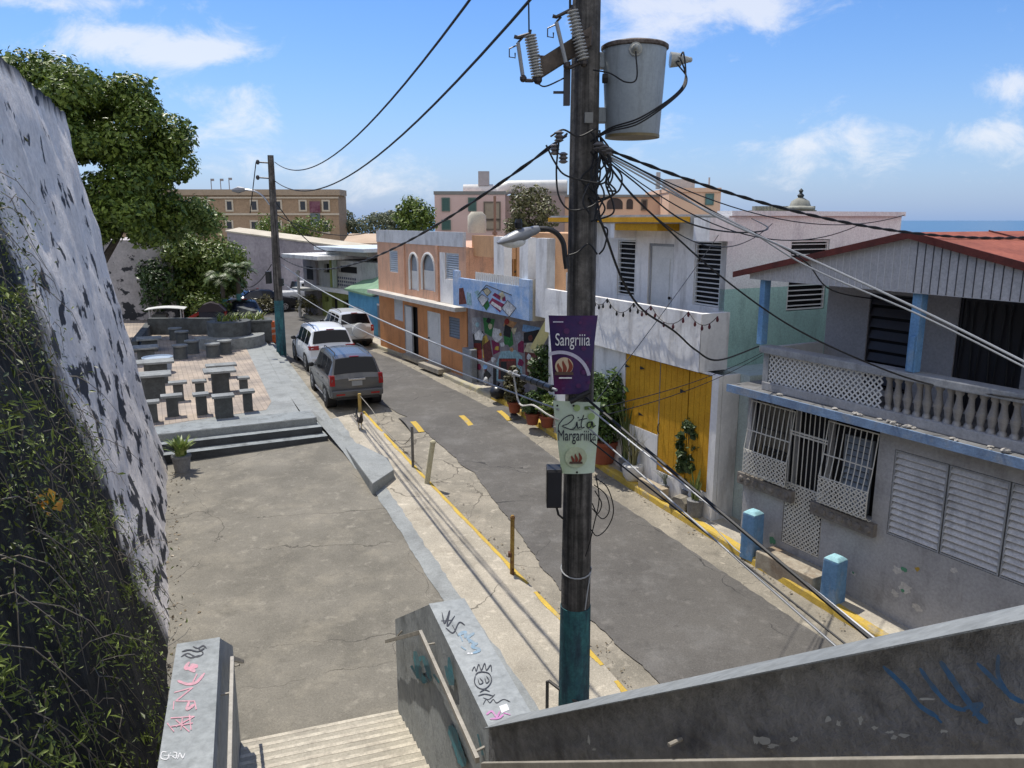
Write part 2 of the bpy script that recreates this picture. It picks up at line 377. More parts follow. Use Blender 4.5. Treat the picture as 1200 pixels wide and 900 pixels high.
# haze towards the horizon
hz=mth('POWER',mth('SUBTRACT',1.0,mth('MINIMUM',mth('MULTIPLY',mth('MAXIMUM',sp.outputs['Z'],0.0),2.6),1.0)),3.0)
mask=mth('MULTIPLY',mth('MAXIMUM',mth('MULTIPLY',rp.outputs['Color'],mth('MINIMUM',mth('MAXIMUM',mth('MULTIPLY',mth('SUBTRACT',.02,sp.outputs['Y']),3.0),0.0),1.0)),mth('MULTIPLY',cm.outputs[0],.80)),.88)  # the added rear clouds join the visible ones here
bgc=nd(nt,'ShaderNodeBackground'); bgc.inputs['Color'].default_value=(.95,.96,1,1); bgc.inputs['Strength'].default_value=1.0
bgh=nd(nt,'ShaderNodeBackground'); bgh.inputs['Color'].default_value=(.25,.48,.90,1); bgh.inputs['Strength'].default_value=.80
m0=nd(nt,'ShaderNodeMixShader'); L.new(mth('MULTIPLY',hz,.85),m0.inputs[0]); L.new(bg.outputs[0],m0.inputs[1]); L.new(bgh.outputs[0],m0.inputs[2])
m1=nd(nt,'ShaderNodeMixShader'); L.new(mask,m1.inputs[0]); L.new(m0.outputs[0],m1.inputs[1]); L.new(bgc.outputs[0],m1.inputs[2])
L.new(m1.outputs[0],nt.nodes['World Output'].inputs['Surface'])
sl=bpy.data.lights.new('sun','SUN'); sl.energy=5.0; sl.angle=R(.53); sl.color=(1,.95,.86); so=bpy.data.objects.new('sun',sl); COL.objects.link(so)
sd=Vector((math.sin(R(SUN_AZ))*math.cos(R(SUN_EL)),math.cos(R(SUN_AZ))*math.cos(R(SUN_EL)),math.sin(R(SUN_EL))))
so.rotation_euler=(-sd).to_track_quat('-Z','Y').to_euler(); so.location=(0,0,30)
cam=bpy.data.cameras.new('camera'); cam.sensor_width=36; cam.lens=F/1200*36; cam.clip_start=.05; cam.clip_end=60000
co=bpy.data.objects.new('camera',cam); COL.objects.link(co); co.rotation_euler=(R(90)-PITCH,0,0); sc.camera=co
sc.view_settings.view_transform='Standard'; sc.view_settings.look='None'; sc.view_settings.exposure=0; sc.view_settings.gamma=1
# ------------------------------------------------------------------ ground, sea, road
def gz(x,y):
    k=min(max((y-30)/12,0),1); return -7.6*(1-k)-5.75*k
mb=MB(); xs=[-6000,-800,-200]+list(range(-80,41,6))+[42]; ys=[-60,-20]+list(range(-8,80,4))+[120,200,330]
vs=[(x,y,gz(x,y)) for y in ys for x in xs]; k=len(xs)
mb.add(vs,[(j*k+i,j*k+i+1,(j+1)*k+i+1,(j+1)*k+i) for j in range(len(ys)-1) for i in range(k-1)])
struct('ground',mb,mat('ground_earth',(.22,.20,.16),(.14,.13,.10),scale=.4))
sea=bpy.data.materials.new('sea_water'); sea.use_nodes=True; nt=sea.node_tree; b=nt.nodes['Principled BSDF']
b.inputs['Base Color'].default_value=(.04,.11,.19,1); b.inputs['Roughness'].default_value=.28  # base colour lightened, distance haze painted into the water
tcs=nd(nt,'ShaderNodeTexCoord'); ns=nd(nt,'ShaderNodeTexNoise'); ns.inputs['Scale'].default_value=.05; ns.inputs['Detail'].default_value=8; nt.links.new(tcs.outputs['Object'],ns.inputs['Vector'])
bp=nd(nt,'ShaderNodeBump'); bp.inputs['Distance'].default_value=3; bp.inputs['Strength'].default_value=.6; nt.links.new(ns.outputs['Fac'],bp.inputs['Height']); nt.links.new(bp.outputs['Normal'],b.inputs['Normal'])
struct('sea',MB().quad((-30000,-500,-24),(40000,-500,-24),(40000,40000,-24),(-30000,40000,-24)),sea)
def crackmat(name,c1,c2,scale,crack,cscale,cw,patch=None):
    m=mat(name,c1,c2,scale=scale,bump=.3,bscale=40,grain=.3,streak=patch,sz=1,sscale=1.3,samt=.55)
    nt=m.node_tree; L=nt.links; b=nt.nodes['Principled BSDF']; col=b.inputs['Base Color'].links[0].from_socket
    tcc=nd(nt,'ShaderNodeTexCoord')
    for sc2,det,lo,hi,cc,am in ((4.5,9,.56,.70,tuple(min(1,x*1.55) for x in c1),.55),(2.3,8,.57,.72,tuple(x*.55 for x in c2),.55),(60,3,.60,.72,tuple(min(1,x*1.9) for x in c1),.6),(45,3,.62,.72,tuple(x*.35 for x in c2),.6)):
        q=nd(nt,'ShaderNodeTexNoise'); q.inputs['Scale'].default_value=sc2; q.inputs['Detail'].default_value=det; q.inputs['Roughness'].default_value=.68; mpq=nd(nt,'ShaderNodeMapping'); mpq.inputs['Location'].default_value=(sc2,3.3,sc2*2); L.new(tcc.outputs['Object'],mpq.inputs[0]); L.new(mpq.outputs[0],q.inputs['Vector'])
        r_=nd(nt,'ShaderNodeMapRange'); r_.inputs['From Min'].default_value=lo; r_.inputs['From Max'].default_value=hi; r_.inputs['To Max'].default_value=am; L.new(q.outputs['Fac'],r_.inputs['Value'])
        x_=nd(nt,'ShaderNodeMixRGB'); x_.inputs['Color2'].default_value=(*cc,1); L.new(r_.outputs[0],x_.inputs['Fac']); L.new(col,x_.inputs['Color1']); col=x_.outputs['Color']
    tc=nd(nt,'ShaderNodeTexCoord'); ns=nd(nt,'ShaderNodeTexNoise'); ns.inputs['Scale'].default_value=1.6; ns.inputs['Detail'].default_value=6; L.new(tc.outputs['Object'],ns.inputs['Vector'])
    ad=nd(nt,'ShaderNodeMixRGB',blend_type='ADD'); ad.inputs['Fac'].default_value=.55; L.new(tc.outputs['Object'],ad.inputs['Color1']); L.new(ns.outputs['Color'],ad.inputs['Color2'])
    vo=nd(nt,'ShaderNodeTexVoronoi',feature='DISTANCE_TO_EDGE'); vo.inputs['Scale'].default_value=cscale; L.new(ad.outputs['Color'],vo.inputs['Vector'])
    mk=nd(nt,'ShaderNodeTexNoise'); mk.inputs['Scale'].default_value=.55; mk.inputs['Detail'].default_value=3; L.new(tc.outputs['Object'],mk.inputs['Vector'])
    mr=nd(nt,'ShaderNodeMapRange'); mr.inputs['From Min'].default_value=.44; mr.inputs['From Max'].default_value=.66; mr.inputs['To Min'].default_value=.0; mr.inputs['To Max'].default_value=cw; L.new(mk.outputs['Fac'],mr.inputs['Value'])
    lt=nd(nt,'ShaderNodeMath',operation='LESS_THAN'); L.new(vo.outputs['Distance'],lt.inputs[0]); L.new(mr.outputs[0],lt.inputs[1])
    sc_=nd(nt,'ShaderNodeMath',operation='MULTIPLY'); sc_.inputs[1].default_value=.75; L.new(lt.outputs[0],sc_.inputs[0])
    mx=nd(nt,'ShaderNodeMixRGB'); mx.inputs['Color2'].default_value=(*crack,1); L.new(sc_.outputs[0],mx.inputs['Fac']); L.new(col,mx.inputs['Color1']); L.new(mx.outputs['Color'],b.inputs['Base Color'])
    return m
ASPH=crackmat('asphalt',(.128,.12,.109),(.10,.094,.087),.5,(.03,.03,.03),  .2,.005,(.185,.178,.168))
PAVE=crackmat('plaza_concrete',(.225,.207,.17),(.155,.143,.117),.7,(.07,.063,.052),.30,.004,(.31,.28,.22))
SIDE=crackmat('sidewalk_concrete',(.47,.42,.335),(.36,.325,.26),.9,(.10,.09,.07),.2,.004,(.27,.235,.18))
GUT=crackmat('gutter_concrete',(.33,.295,.235),(.22,.20,.16),1.1,(.08,.07,.055),.5,.010,(.15,.135,.11))
struct('gutter',strip([(p[0]-.15,p[1]) for p in KL[:-1]]+[(-4.9,21.3),(-6.0,22.2),(-7.0,24.3)]+BAY[1:],[(p[0]+.1,p[1]) for p in KR],lambda y:zg(y)-.01,cols=6,skirt=.4),GUT)
AL=[(4.5,5),(2.15,9.88),(1.25,11.7),(.83,12.56),(-.82,17.66),(-3.05,22.29),(-4.6,24.3),(-6.9,27),(-9.0,30.9),(-10.2,33.4),(-12.3,37.6),(-15.6,43.8),(-16.4,46)]
struct('road',strip(AL,AR,lambda y:zg(y)+.01,n=520,jl=.09,jr=.05,cols=6),ASPH)
mb=MB().prism([(-34,44.5,-5.66),(-8,44.5,-5.66),(-8,58,-5.66),(-34,58,-5.66)],(0,0,.031)); struct('side_road',mb,ASPH)
# speed hump across the road
hump_r=Vector((-.75,23.6)); hump_l=Vector((-3.7,21.55))
mb=MB(); n=14; vs=[]
c0=Vector((-3.1,21.6)); c1=Vector((.0,22.9)); ax=(c1-c0); axn=Vector((-ax.y,ax.x)).normalized()
for i in range(n):
    for j in range(9):
        p=c0.lerp(c1,i/(n-1))+axn*(j/8-.5)*1.5; vs.append((p.x,p.y,zg(p.y)+.004+.085*math.sin(math.pi*j/8)))
mb.add(vs,[(i*9+j,(i+1)*9+j,(i+1)*9+j+1,i*9+j+1) for i in range(n-1) for j in range(8)])
struct('speed_hump',mb,ASPH,smooth=True)
mb=MB()
for f_ in (.06,.5,.86):
    for sgn in (1,):
        prev=None
        for j in range(0,5):
            a=c0.lerp(c1,f_)+axn*(j/8-.5)*1.5+ax.normalized()*(-.01*j); bq=a+ax.normalized()*.17
            z=zg(a.y)+.010+.085*math.sin(math.pi*j/8); cur=((a.x,a.y,z),(bq.x,bq.y,z))
            if prev: mb.quad(prev[0],prev[1],cur[1],cur[0])
            prev=cur
struct('road_marking',mb,YEL)
# right pavement with its yellow kerb
struct('right_pavement',strip(off(KR,0.1),off(KR,4.5),lambda y:zg(y)+.12,cols=5),mat('right_pavement_concrete',(.50,.455,.37),(.37,.335,.28),scale=1.4,bump=.3,streak=(.22,.2,.17),sz=1,sscale=2))
def kerb(line,w,h,n=220,jit=.02):
    A=smoothline(line,n); mb=MB(); vs=[]
    for i,p in enumerate(A):
        t=(A[min(i+1,n-1)]-A[max(i-1,0)]).normalized(); nn=Vector((t.y,-t.x)); z=zg(p.y); j=noise.noise((i*.23,1,2))*jit; hh=h+noise.noise((i*.4,8,2))*jit*.7
        for (o,zz) in ((0+j,-.1),(.02+j,hh-.03),(.045+j,hh),(w,hh+.004),(w,-.1)): vs.append((p.x+nn.x*o,p.y+nn.y*o,z+zz))
    mb.add(vs,[(i*5+j,i*5+j+1,(i+1)*5+j+1,(i+1)*5+j) for i in range(n-1) for j in range(4)]); return mb
A=smoothline(KR,200); near=[tuple(p) for p in A if p.y<24.6]; far=[tuple(p) for p in A if p.y>24.4]
struct('yellow_kerb',kerb(near,.19,.135),YEL)
struct('grey_kerb',kerb(far,.19,.135),mat('kerb_worn',(.45,.42,.30),(.36,.33,.27),scale=2,bump=.3,streak=(.5,.42,.16),samt=.5,sz=1))
# left pavement, flush with the lower plaza
struct('left_pavement',strip(SWL[:-1]+[(-5.25,22.0)],KL,lambda y:zg(y)+.10,skirt=.5,cols=4),SIDE)
kl=smoothline(KL,200)
mb=MB()
for i in range(0,199):
    a,b_=kl[i],kl[i+1]; t=(b_-a).normalized(); nn=Vector((-t.y,t.x)); j=noise.noise((i*.15,3,3))
    if j<-.42: continue
    w_=.075+.05*j
    mb.quad((a.x,a.y,zg(a.y)+.105),(b_.x,b_.y,zg(b_.y)+.105),(b_.x+nn.x*w_,b_.y+nn.y*w_,zg(b_.y)+.105),(a.x+nn.x*w_,a.y+nn.y*w_,zg(a.y)+.105))
    mb.quad((a.x-nn.x*.004,a.y-nn.y*.004,zg(a.y)+.02),(b_.x-nn.x*.004,b_.y-nn.y*.004,zg(b_.y)+.02),(b_.x-nn.x*.004,b_.y-nn.y*.004,zg(b_.y)+.104),(a.x-nn.x*.004,a.y-nn.y*.004,zg(a.y)+.104))
struct('yellow_edge_line',mb,YEL)
PSTRIP=mat('painted_strip',(.315,.33,.325),(.25,.265,.262),scale=1.2,bump=.25,streak=(.17,.175,.17),sz=1,sscale=2.5,samt=.6)
struct('painted_strip',strip([(p[0]-.08,p[1]-.04) for p in SWL[:-1]],[(p[0]+.20,p[1]+.09) for p in SWL[:-1]],lambda y:zg(y)+.106,jr=.05,jl=.04),PSTRIP)
# lower plaza (wall base ... pavement)
WAZ=22.5; wx=(-math.sin(R(WAZ)),math.cos(R(WAZ))); wp=(math.cos(R(WAZ)),math.sin(R(WAZ)))
def wl(s,o): return (wx[0]*s+wp[0]*o,wx[1]*s+wp[1]*o)
D0=-.87
struct('lower_plaza',strip([wl(s,D0-.6) for s in (2,8,14,19,23)],[(1.9,5.3),(.3,8.9),(-1.17,12.24),(-3.14,16.9),(-5.3,21.9)],lambda y:zg(y)+.094,cols=8),PAVE)
# steps and upper plaza
ZU=-5.30
pa=Vector((-8.05,18.55)); pb=Vector((-4.95,20.05)); pd=(pb-pa).normalized(); pf=Vector((-pd.y,pd.x))
STEPM=mat('step_paint',(.29,.315,.32),(.22,.24,.245),scale=1.5,bump=.3,streak=(.06,.06,.06),samt=.6,sz=1)
L1=[onz(353,489,ZU),onz(325,440,ZU),onz(306,405,ZU),onz(292,383,ZU)]
zr=[-5.86,-5.67,-5.485,ZU]
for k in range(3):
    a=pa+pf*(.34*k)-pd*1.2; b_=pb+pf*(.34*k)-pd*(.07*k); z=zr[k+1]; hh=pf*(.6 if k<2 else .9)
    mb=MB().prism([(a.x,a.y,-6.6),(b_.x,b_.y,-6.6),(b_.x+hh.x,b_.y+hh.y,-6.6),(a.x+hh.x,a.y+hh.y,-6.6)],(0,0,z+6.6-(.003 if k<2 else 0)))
    st_=struct('step',mb,[STEPM,mat('riser_shaded',(.085,.09,.095),(.05,.053,.056),scale=2,bump=.3,streak=(.03,.03,.03),sz=1)],bevel=.012)  # risers get a darker twin of the paint, their shade put into colour
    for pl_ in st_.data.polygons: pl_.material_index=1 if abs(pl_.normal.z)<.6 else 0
fa=pa+pf*.66-pd*1.2; fb=pb+pf*.66-pd*.16
edge=[Vector((p.x,p.y)) for p in L1]
UP=[fa,fb]+[Vector((p.x,p.y)) for p in (onz(353,486,ZU),)]+edge[1:]+[Vector((-15.2,43.5)),Vector((-40,43.5)),Vector((-40,fa.y+3))]
struct('upper_plaza',MB().prism([(p.x,p.y,-6.8) for p in UP],(0,0,6.8+ZU-.012)),PSTRIP)
bk=bpy.data.materials.new('brick_paving'); bk.use_nodes=True; nt=bk.node_tree; L=nt.links; b=nt.nodes['Principled BSDF']; b.inputs['Roughness'].default_value=.9
tcb=nd(nt,'ShaderNodeTexCoord'); mpb=nd(nt,'ShaderNodeMapping'); mpb.inputs['Rotation'].default_value=(0,0,R(-25)); L.new(tcb.outputs['Object'],mpb.inputs[0])
bt=nd(nt,'ShaderNodeTexBrick'); bt.inputs['Scale'].default_value=3.2; bt.inputs['Color1'].default_value=(.37,.315,.26,1); bt.inputs['Color2'].default_value=(.31,.262,.215,1); bt.inputs['Mortar'].default_value=(.22,.19,.16,1); bt.inputs['Mortar Size'].default_value=.03; bt.inputs['Brick Width'].default_value=.5; bt.inputs['Row Height'].default_value=.5; bt.offset=0
L.new(mpb.outputs[0],bt.inputs['Vector']); nb=nd(nt,'ShaderNodeTexNoise'); nb.inputs['Scale'].default_value=.8; nb.inputs['Detail'].default_value=7; L.new(tcb.outputs['Object'],nb.inputs['Vector'])
rb=nd(nt,'ShaderNodeValToRGB'); rb.color_ramp.elements[0].position=.35; rb.color_ramp.elements[1].position=.65; rb.color_ramp.elements[0].color=(.7,.7,.72,1); rb.color_ramp.elements[1].color=(1.25,1.2,1.15,1); L.new(nb.outputs['Fac'],rb.inputs['Fac'])
mxb=nd(nt,'ShaderNodeMixRGB',blend_type='MULTIPLY'); mxb.inputs['Fac'].default_value=1; L.new(bt.outputs['Color'],mxb.inputs['Color1']); L.new(rb.outputs['Color'],mxb.inputs['Color2']); L.new(mxb.outputs['Color'],b.inputs['Base Color'])
bpoly=[onz(q[0],q[1],ZU) for q in ((130,505),(178,500),(246,489),(312,480),(318,470),(287,404),(262,380),(262,369),(150,369),(100,420))]
mb=MB().poly([(p.x,p.y,ZU-.006) for p in bpoly]); struct('brick_paving',mb,bk)
# border steps along the plaza's street side
Ip=[(467,619,-6.29),(430,569,-6.03),(402,529,-5.81),(388,512,-5.66),(371,492,-5.48),(354,485,ZU-.004),(338,462,ZU-.004),(325,440,ZU-.004),(306,405,ZU-.004),(292,383,ZU-.004)]
Op=[(478,610,-6.285),(446,566,-6.02),(421,536,-5.84),(409,521,-5.73),(396,504,-5.62),(383,484,-5.56),(366,461,-5.55),(352,442,-5.55),(331,414,-5.55),(312,391,-5.55)]
mb=MB(); vs=[]
for (a,c,z),(d_,e_,z2) in zip(Ip,Op):
    A=onz(a,c,z); B=onz(d_,e_,z2)
    for t_,f_ in ((0,0),(.40,0),(.405,.45),(.70,.45),(.705,1),(1,1)): p=A.lerp(B,t_); vs.append((p.x,p.y,z+(z2-z)*f_))
    vs.append((B.x,B.y,z2-.6))
mb.add(vs,[(i*7+j,i*7+j+1,(i+1)*7+j+1,(i+1)*7+j) for i in range(len(Ip)-1) for j in range(6)])
struct('border_step',mb,PSTRIP)
# painted concrete wedge at the end of the border
P=[onz(q[0],q[1],zg(17.5)+.30) for q in ((411,552),(434,553),(462,556),(452,542),(423,538))]
wz=zg(17.5)+.10
mb=MB().prism([(p.x,p.y,wz-.15) for p in (onz(437,577,wz),onz(462,560,wz),onz(455,546,wz),onz(420,528,wz),onz(405,533,wz))],(0,0,.36))
tag(mb.build('concrete_ramp_block',PSTRIP,bevel=.03),'grey painted concrete wedge block lying along the left pavement','concrete block')
# ------------------------------------------------------------------ fort wall
def wallmat(name,near_moss=True,base=(.90,.83,.75),base2=(.78,.71,.64)):
    m=mat(name,base,base2,scale=1.3,bump=.5,bscale=9,grain=.25,dist=.05,streak=(.42,.40,.38),sz=.8,sscale=2.2,samt=.35)
    nt=m.node_tree; L=nt.links; b=nt.nodes['Principled BSDF']; col=b.inputs['Base Color'].links[0].from_socket
    tc=nd(nt,'ShaderNodeTexCoord')
    def nz(scale,sx,sy,sz,det=6,rough=.6):
        mp=nd(nt,'ShaderNodeMapping'); mp.inputs['Scale'].default_value=(sx,sy,sz); L.new(tc.outputs['Object'],mp.inputs[0])
        n=nd(nt,'ShaderNodeTexNoise'); n.inputs['Scale'].default_value=scale; n.inputs['Detail'].default_value=det; n.inputs['Roughness'].default_value=rough; L.new(mp.outputs[0],n.inputs['Vector']); return n.outputs['Fac']
    def mt(op,a,c=None,clamp=False):
        n=nd(nt,'ShaderNodeMath',operation=op,use_clamp=clamp)
        for i,q in enumerate((a,c)):
            if q is None: continue
            if isinstance(q,(int,float)): n.inputs[i].default_value=q
            else: L.new(q,n.inputs[i])
        return n.outputs[0]
    def mix(fac,c1,c2):
        x=nd(nt,'ShaderNodeMixRGB'); L.new(fac,x.inputs['Fac']); L.new(c1,x.inputs['Color1']); x.inputs['Color2'].default_value=(*c2,1); return x.outputs['Color']
    s=nd(nt,'ShaderNodeSeparateXYZ'); L.new(tc.outputs['Object'],s.inputs[0])
    # dark peeled streaks, denser towards the foot
    pk=mt('ADD',nz(3.6,.42,.6,.50,6,.55),mt('MULTIPLY',mt('SUBTRACT',nz(.7,1,1,.8,3,.5),.5),.22))
    low=mt('MULTIPLY',mt('SUBTRACT',1.4,s.outputs['Z']),.012) if near_moss else mt('MULTIPLY',mt('SUBTRACT',-2.5,s.outputs['Z']),.03)
    f1=mt('MULTIPLY',mt('SUBTRACT',mt('ADD',pk,low),.612 if near_moss else .59),30,True)
    col=mix(f1,col,(.045,.045,.05))
    if near_moss:
        edge=mt('ADD',mt('MULTIPLY',nz(.9,1,1,.6,6,.65),3.0),-1.5)
        bd=mt('SUBTRACT',mt('SUBTRACT',10.9,mt('MULTIPLY',s.outputs['Z'],.26)),s.outputs['X'])
        f2=mt('MULTIPLY',mt('ADD',bd,edge),1.6,True)
        mossn=nz(5,1,1,.35,7,.7); x=nd(nt,'ShaderNodeValToRGB'); x.color_ramp.elements[0].position=.45; x.color_ramp.elements[1].position=.72
        x.color_ramp.elements[0].color=(.006,.006,.006,1); x.color_ramp.elements[1].color=(.042,.040,.032,1); L.new(mossn,x.inputs['Fac'])
        y=nd(nt,'ShaderNodeMixRGB'); L.new(f2,y.inputs['Fac']); L.new(col,y.inputs['Color1']); L.new(x.outputs['Color'],y.inputs['Color2']); col=y.outputs['Color']
        f3=mt('MULTIPLY',mt('SUBTRACT',mt('ADD',mt('MULTIPLY',s.outputs['Z'],.9),mt('MULTIPLY',nz(3,1,1,.3),.6)),2.15),4,True)
        col=mix(f3,col,(.03,.03,.03))
    L.new(col,b.inputs['Base Color']); return m
def battered(name,o,az,s0,s1,z0,zt,k,ns,nz_,m,label,thick=2.0,amp=.03,taper=0,curve=0):
    """wall face along +x (azimuth az), leaning back k per metre; +y into the wall"""
    mb=MB(); vs=[]; kk=nz_+1
    for i in range(ns+1):
        s=s0+(s1-s0)*i/ns
        for j in range(kk):
            u=j/nz_; z=z0+(zt-z0)*u
            d=noise.noise((s*.9,z*.9,.3))*amp*2+noise.noise((s*3.2,z*2.2,4))*amp
            y=k*(z-z0)+curve*math.exp(-(z-z0)*.9)*-.25+d
            x=s-(taper*(z-z0) if i==ns else 0)+ (noise.noise((3,z*1.3,9))*amp*2 if i==ns else 0)
            vs.append((x,y,z+(noise.noise((s*1.1,7,1))*.10+noise.noise((s*4,7,1))*.05 if j==kk-1 else 0)))
    mb.add(vs,[(i*kk+j,(i+1)*kk+j,(i+1)*kk+j+1,i*kk+j+1) for i in range(ns) for j in range(kk-1)])
    yt=k*(zt-z0)
    top=[vs[i*kk+kk-1] for i in range(ns+1)]
    for a,b_ in zip(top,top[1:]): mb.quad(a,b_,(b_[0],b_[1]+thick,b_[2]),(a[0],a[1]+thick,a[2]))
    end=[vs[ns*kk+j] for j in range(kk)]
    for a,b_ in zip(end,end[1:]): mb.quad(a,b_,(b_[0],yt+thick,b_[2]),(a[0],yt+thick,a[2]))
    ob=mb.build(name,m,loc=o,rot=R(90+az),smooth=True,ang=50)
    return tag(ob,label,'wall')
FW0=wl(0,D0)
battered('fort_wall',(FW0[0],FW0[1],0),WAZ,-2,20.6,-6.75,2.35,.158,120,50,wallmat('fort_plaster'),'huge leaning old fort wall with peeling white plaster and mossy near part',amp=.035,curve=1)
FC=(math.cos(R(90+WAZ)),math.sin(R(90+WAZ)))
def wallpt(s,z,out=0):
    y=.158*(z+6.75)-out; c,sn=FC
    return (FW0[0]+c*s-sn*y,FW0[1]+sn*s+c*y,z)
C=[];N=[]
for i in range(230):
    z=random.uniform(-6.2,.2); s=random.uniform(3.6,10.9-.26*z-abs(random.gauss(0,.6)))
    if noise.noise((s*.8,z*.8,2))<-.12: continue
    r=random.choice((.08,.12,.16,.22,.34)); n=int(420*r)
    P=np.array(wallpt(s,z,.05)); d=RNG.normal(0,1,(n,3))*np.array([r*.55,r*.55,r]); C.append(P+d+np.array([.5,.2,0])*abs(RNG.normal(0,.12,(n,1)))); N.append(np.tile([.7,.1,.6],(n,1)))
ivy=leaves(np.concatenate(C),np.concatenate(N),.055,leafmat('ivy_leaf',(.012,.02,.006),(.20,.25,.05)),'wall_creeper',aspect=3.0,droop=.9); tag(ivy,None,None,None,'stuff'); ivy['label']='green creeping weeds growing on the dark mossy part of the fort wall'; ivy['category']='creeper'
C=[];N=[]
for i in range(34):
    z=random.uniform(-6.0,-.6); s=random.uniform(4.2,10.6-.26*z-abs(random.gauss(0,.4))); n=random.randint(40,110); r=random.uniform(.07,.16)
    P=np.array(wallpt(s,z,.10)); C.append(P+RNG.normal(0,1,(n,3))*np.array([r,r,r*.8])); N.append(np.tile([.6,.0,.5],(n,1)))
tf=leaves(np.concatenate(C),np.concatenate(N),.10,leafmat('tuft_leaf',(.05,.08,.015),(.28,.34,.08)),'wall_grass',aspect=6.5,droop=.3); tf['kind']='stuff'; tf['label']='bright grass tufts rooted in the mossy fort wall'; tf['category']='grass'
mb=MB()
for i in range(330):
    z=random.uniform(-6.2,.6); s=random.uniform(3.6,11.3-.26*z); P=Vector(wallpt(s,z,.03)); q=[P]
    d=Vector((random.uniform(.1,.5),random.uniform(-.6,.6),random.uniform(-.9,.7)))*.2
    for k in range(4): q.append(q[-1]+d); d+=Vector((random.uniform(-.06,.05),random.uniform(-.08,.08),-.06-random.uniform(0,.08)))
    mb.tube(q,[.006,.006,.005,.004,.002],4)
rt=mb.build('dry_roots',flat('dry_twig',(.20,.17,.13))); rt['label']='dry hanging roots and twigs on the mossy part of the fort wall'; rt['category']='roots'; rt['kind']='stuff'
C=np.array([wallpt(8.05,-2.6,.14)]*9)+RNG.normal(0,.045,(9,3))
ol=leaves(C,np.tile([.7,0,.7],(9,1)),.13,leafmat('orange_leaf',(.55,.22,.02),(.75,.42,.05)),'orange_leaf_sprig',aspect=1.8); tag(ol,'small sprig of orange leaves caught on the mossy fort wall','leaf sprig')
# second bastion wall behind the tree
# ------------------------------------------------------------------ stairway
R0=Vector((-.84,7.18)); SAZ=18.8; SR=R(SAZ)
# local axes: x right, y down the stairs (away)
STW=-1.98
stair=thing('stairway','grey painted concrete stairway with graffiti parapets descending to the lower plaza','stairway',(R0.x,R0.y,0),SR)
TREAD=mat('stair_tread',(.46,.42,.34),(.36,.33,.27),scale=1.6,bump=.35,streak=(.26,.24,.2),sz=1,sscale=3)
def sheet(mb,p00,p10,p11,p01,nx,ny,amp,nrm,seed):
    """noisy quad patch"""
    vs=[]; p00,p10,p11,p01=map(Vector,(p00,p10,p11,p01)); nrm=Vector(nrm)
    for j in range(ny+1):
        for i in range(nx+1):
            p=(p00.lerp(p10,i/nx)).lerp(p01.lerp(p11,i/nx),j/ny); e=min(i,nx-i,j,ny-j); a=amp*(1 if e>0 else 0)
            vs.append(p+nrm*(noise.noise(p*2.6+Vector((seed,0,0)))*a+noise.noise(p*9+Vector((0,seed,0)))*a*.5))
    mb.add(vs,[(j*(nx+1)+i,j*(nx+1)+i+1,(j+1)*(nx+1)+i+1,(j+1)*(nx+1)+i) for j in range(ny) for i in range(nx)])
def parapet(name,x0,x1,y0,y1,za,zb,zbot0,zbot1,m,amp=.012):
    """wall between x0..x1, y0..y1; top z za at y0, zb at y1"""
    mb=MB(); n=max(6,int(abs(y1-y0)*10)); h=max(6,int((za-zbot0)*8))
    sheet(mb,(x0,y0,zbot0),(x0,y1,zbot1),(x0,y1,zb),(x0,y0,za),n,h,amp,(-1,0,0),1)
    sheet(mb,(x1,y0,zbot0),(x1,y1,zbot1),(x1,y1,zb),(x1,y0,za),n,h,amp,(1,0,0),2)
    sheet(mb,(x0,y0,za),(x1,y0,za),(x1,y1,zb),(x0,y1,zb),4,n,amp*.12,(0,0,1),3)
    mb.quad((x0,y1,zbot1),(x1,y1,zbot1),(x1,y1,zb),(x0,y1,zb)); mb.quad((x0,y0,zbot0),(x1,y0,zbot0),(x1,y0,za),(x0,y0,za))
    return mb.build(name,m,stair,smooth=True,ang=50)
ZL=-5.50; ZB=-6.42; ZT=-3.79; RUN=2.1; YS=-.75
mb=MB(); N_=12
for k in range(N_):
    z=ZL-(k+1)*(ZL-ZB)/(N_+.6); L_=(RUN-YS); mb.mi(0).box(STW,0,YS+L_*k/N_,YS+L_*(k+1)/N_,-6.9,z); mb.mi(1).box(STW+.003,-.003,YS+L_*(k+1)/N_-.055,YS+L_*(k+1)/N_+.004,z-.05,z+.003).mi(2).box(STW+.003,-.003,YS+L_*k/N_+.005,YS+L_*k/N_+.05,z+.001,z+.003)
mb.build('step_flight',[TREAD,mat('nosing_concrete',(.60,.55,.45),(.48,.43,.35),scale=5,bump=.4,streak=(.2,.18,.15),sz=1,sscale=6),mat('step_dirt',(.24,.215,.175),(.16,.14,.115),scale=5)],stair)
MB().box(STW,0,-2.05,YS,-6.9,ZL).build('landing',TREAD,stair)
parapet('parapet',0,.37,-2.05,0,ZT,ZT,-6.9,-6.9,GREY)
parapet('parapet',0.002,.30,0,RUN,ZT-.01,-5.06,-6.9,-6.9,GREY)
parapet('parapet',STW-.37,STW,-3.2,0,ZT,ZT,-6.9,-6.9,GREY)
parapet('parapet',STW-.30,STW-.002,0,RUN,ZT-.01,-5.06,-6.9,-6.9,GREY)
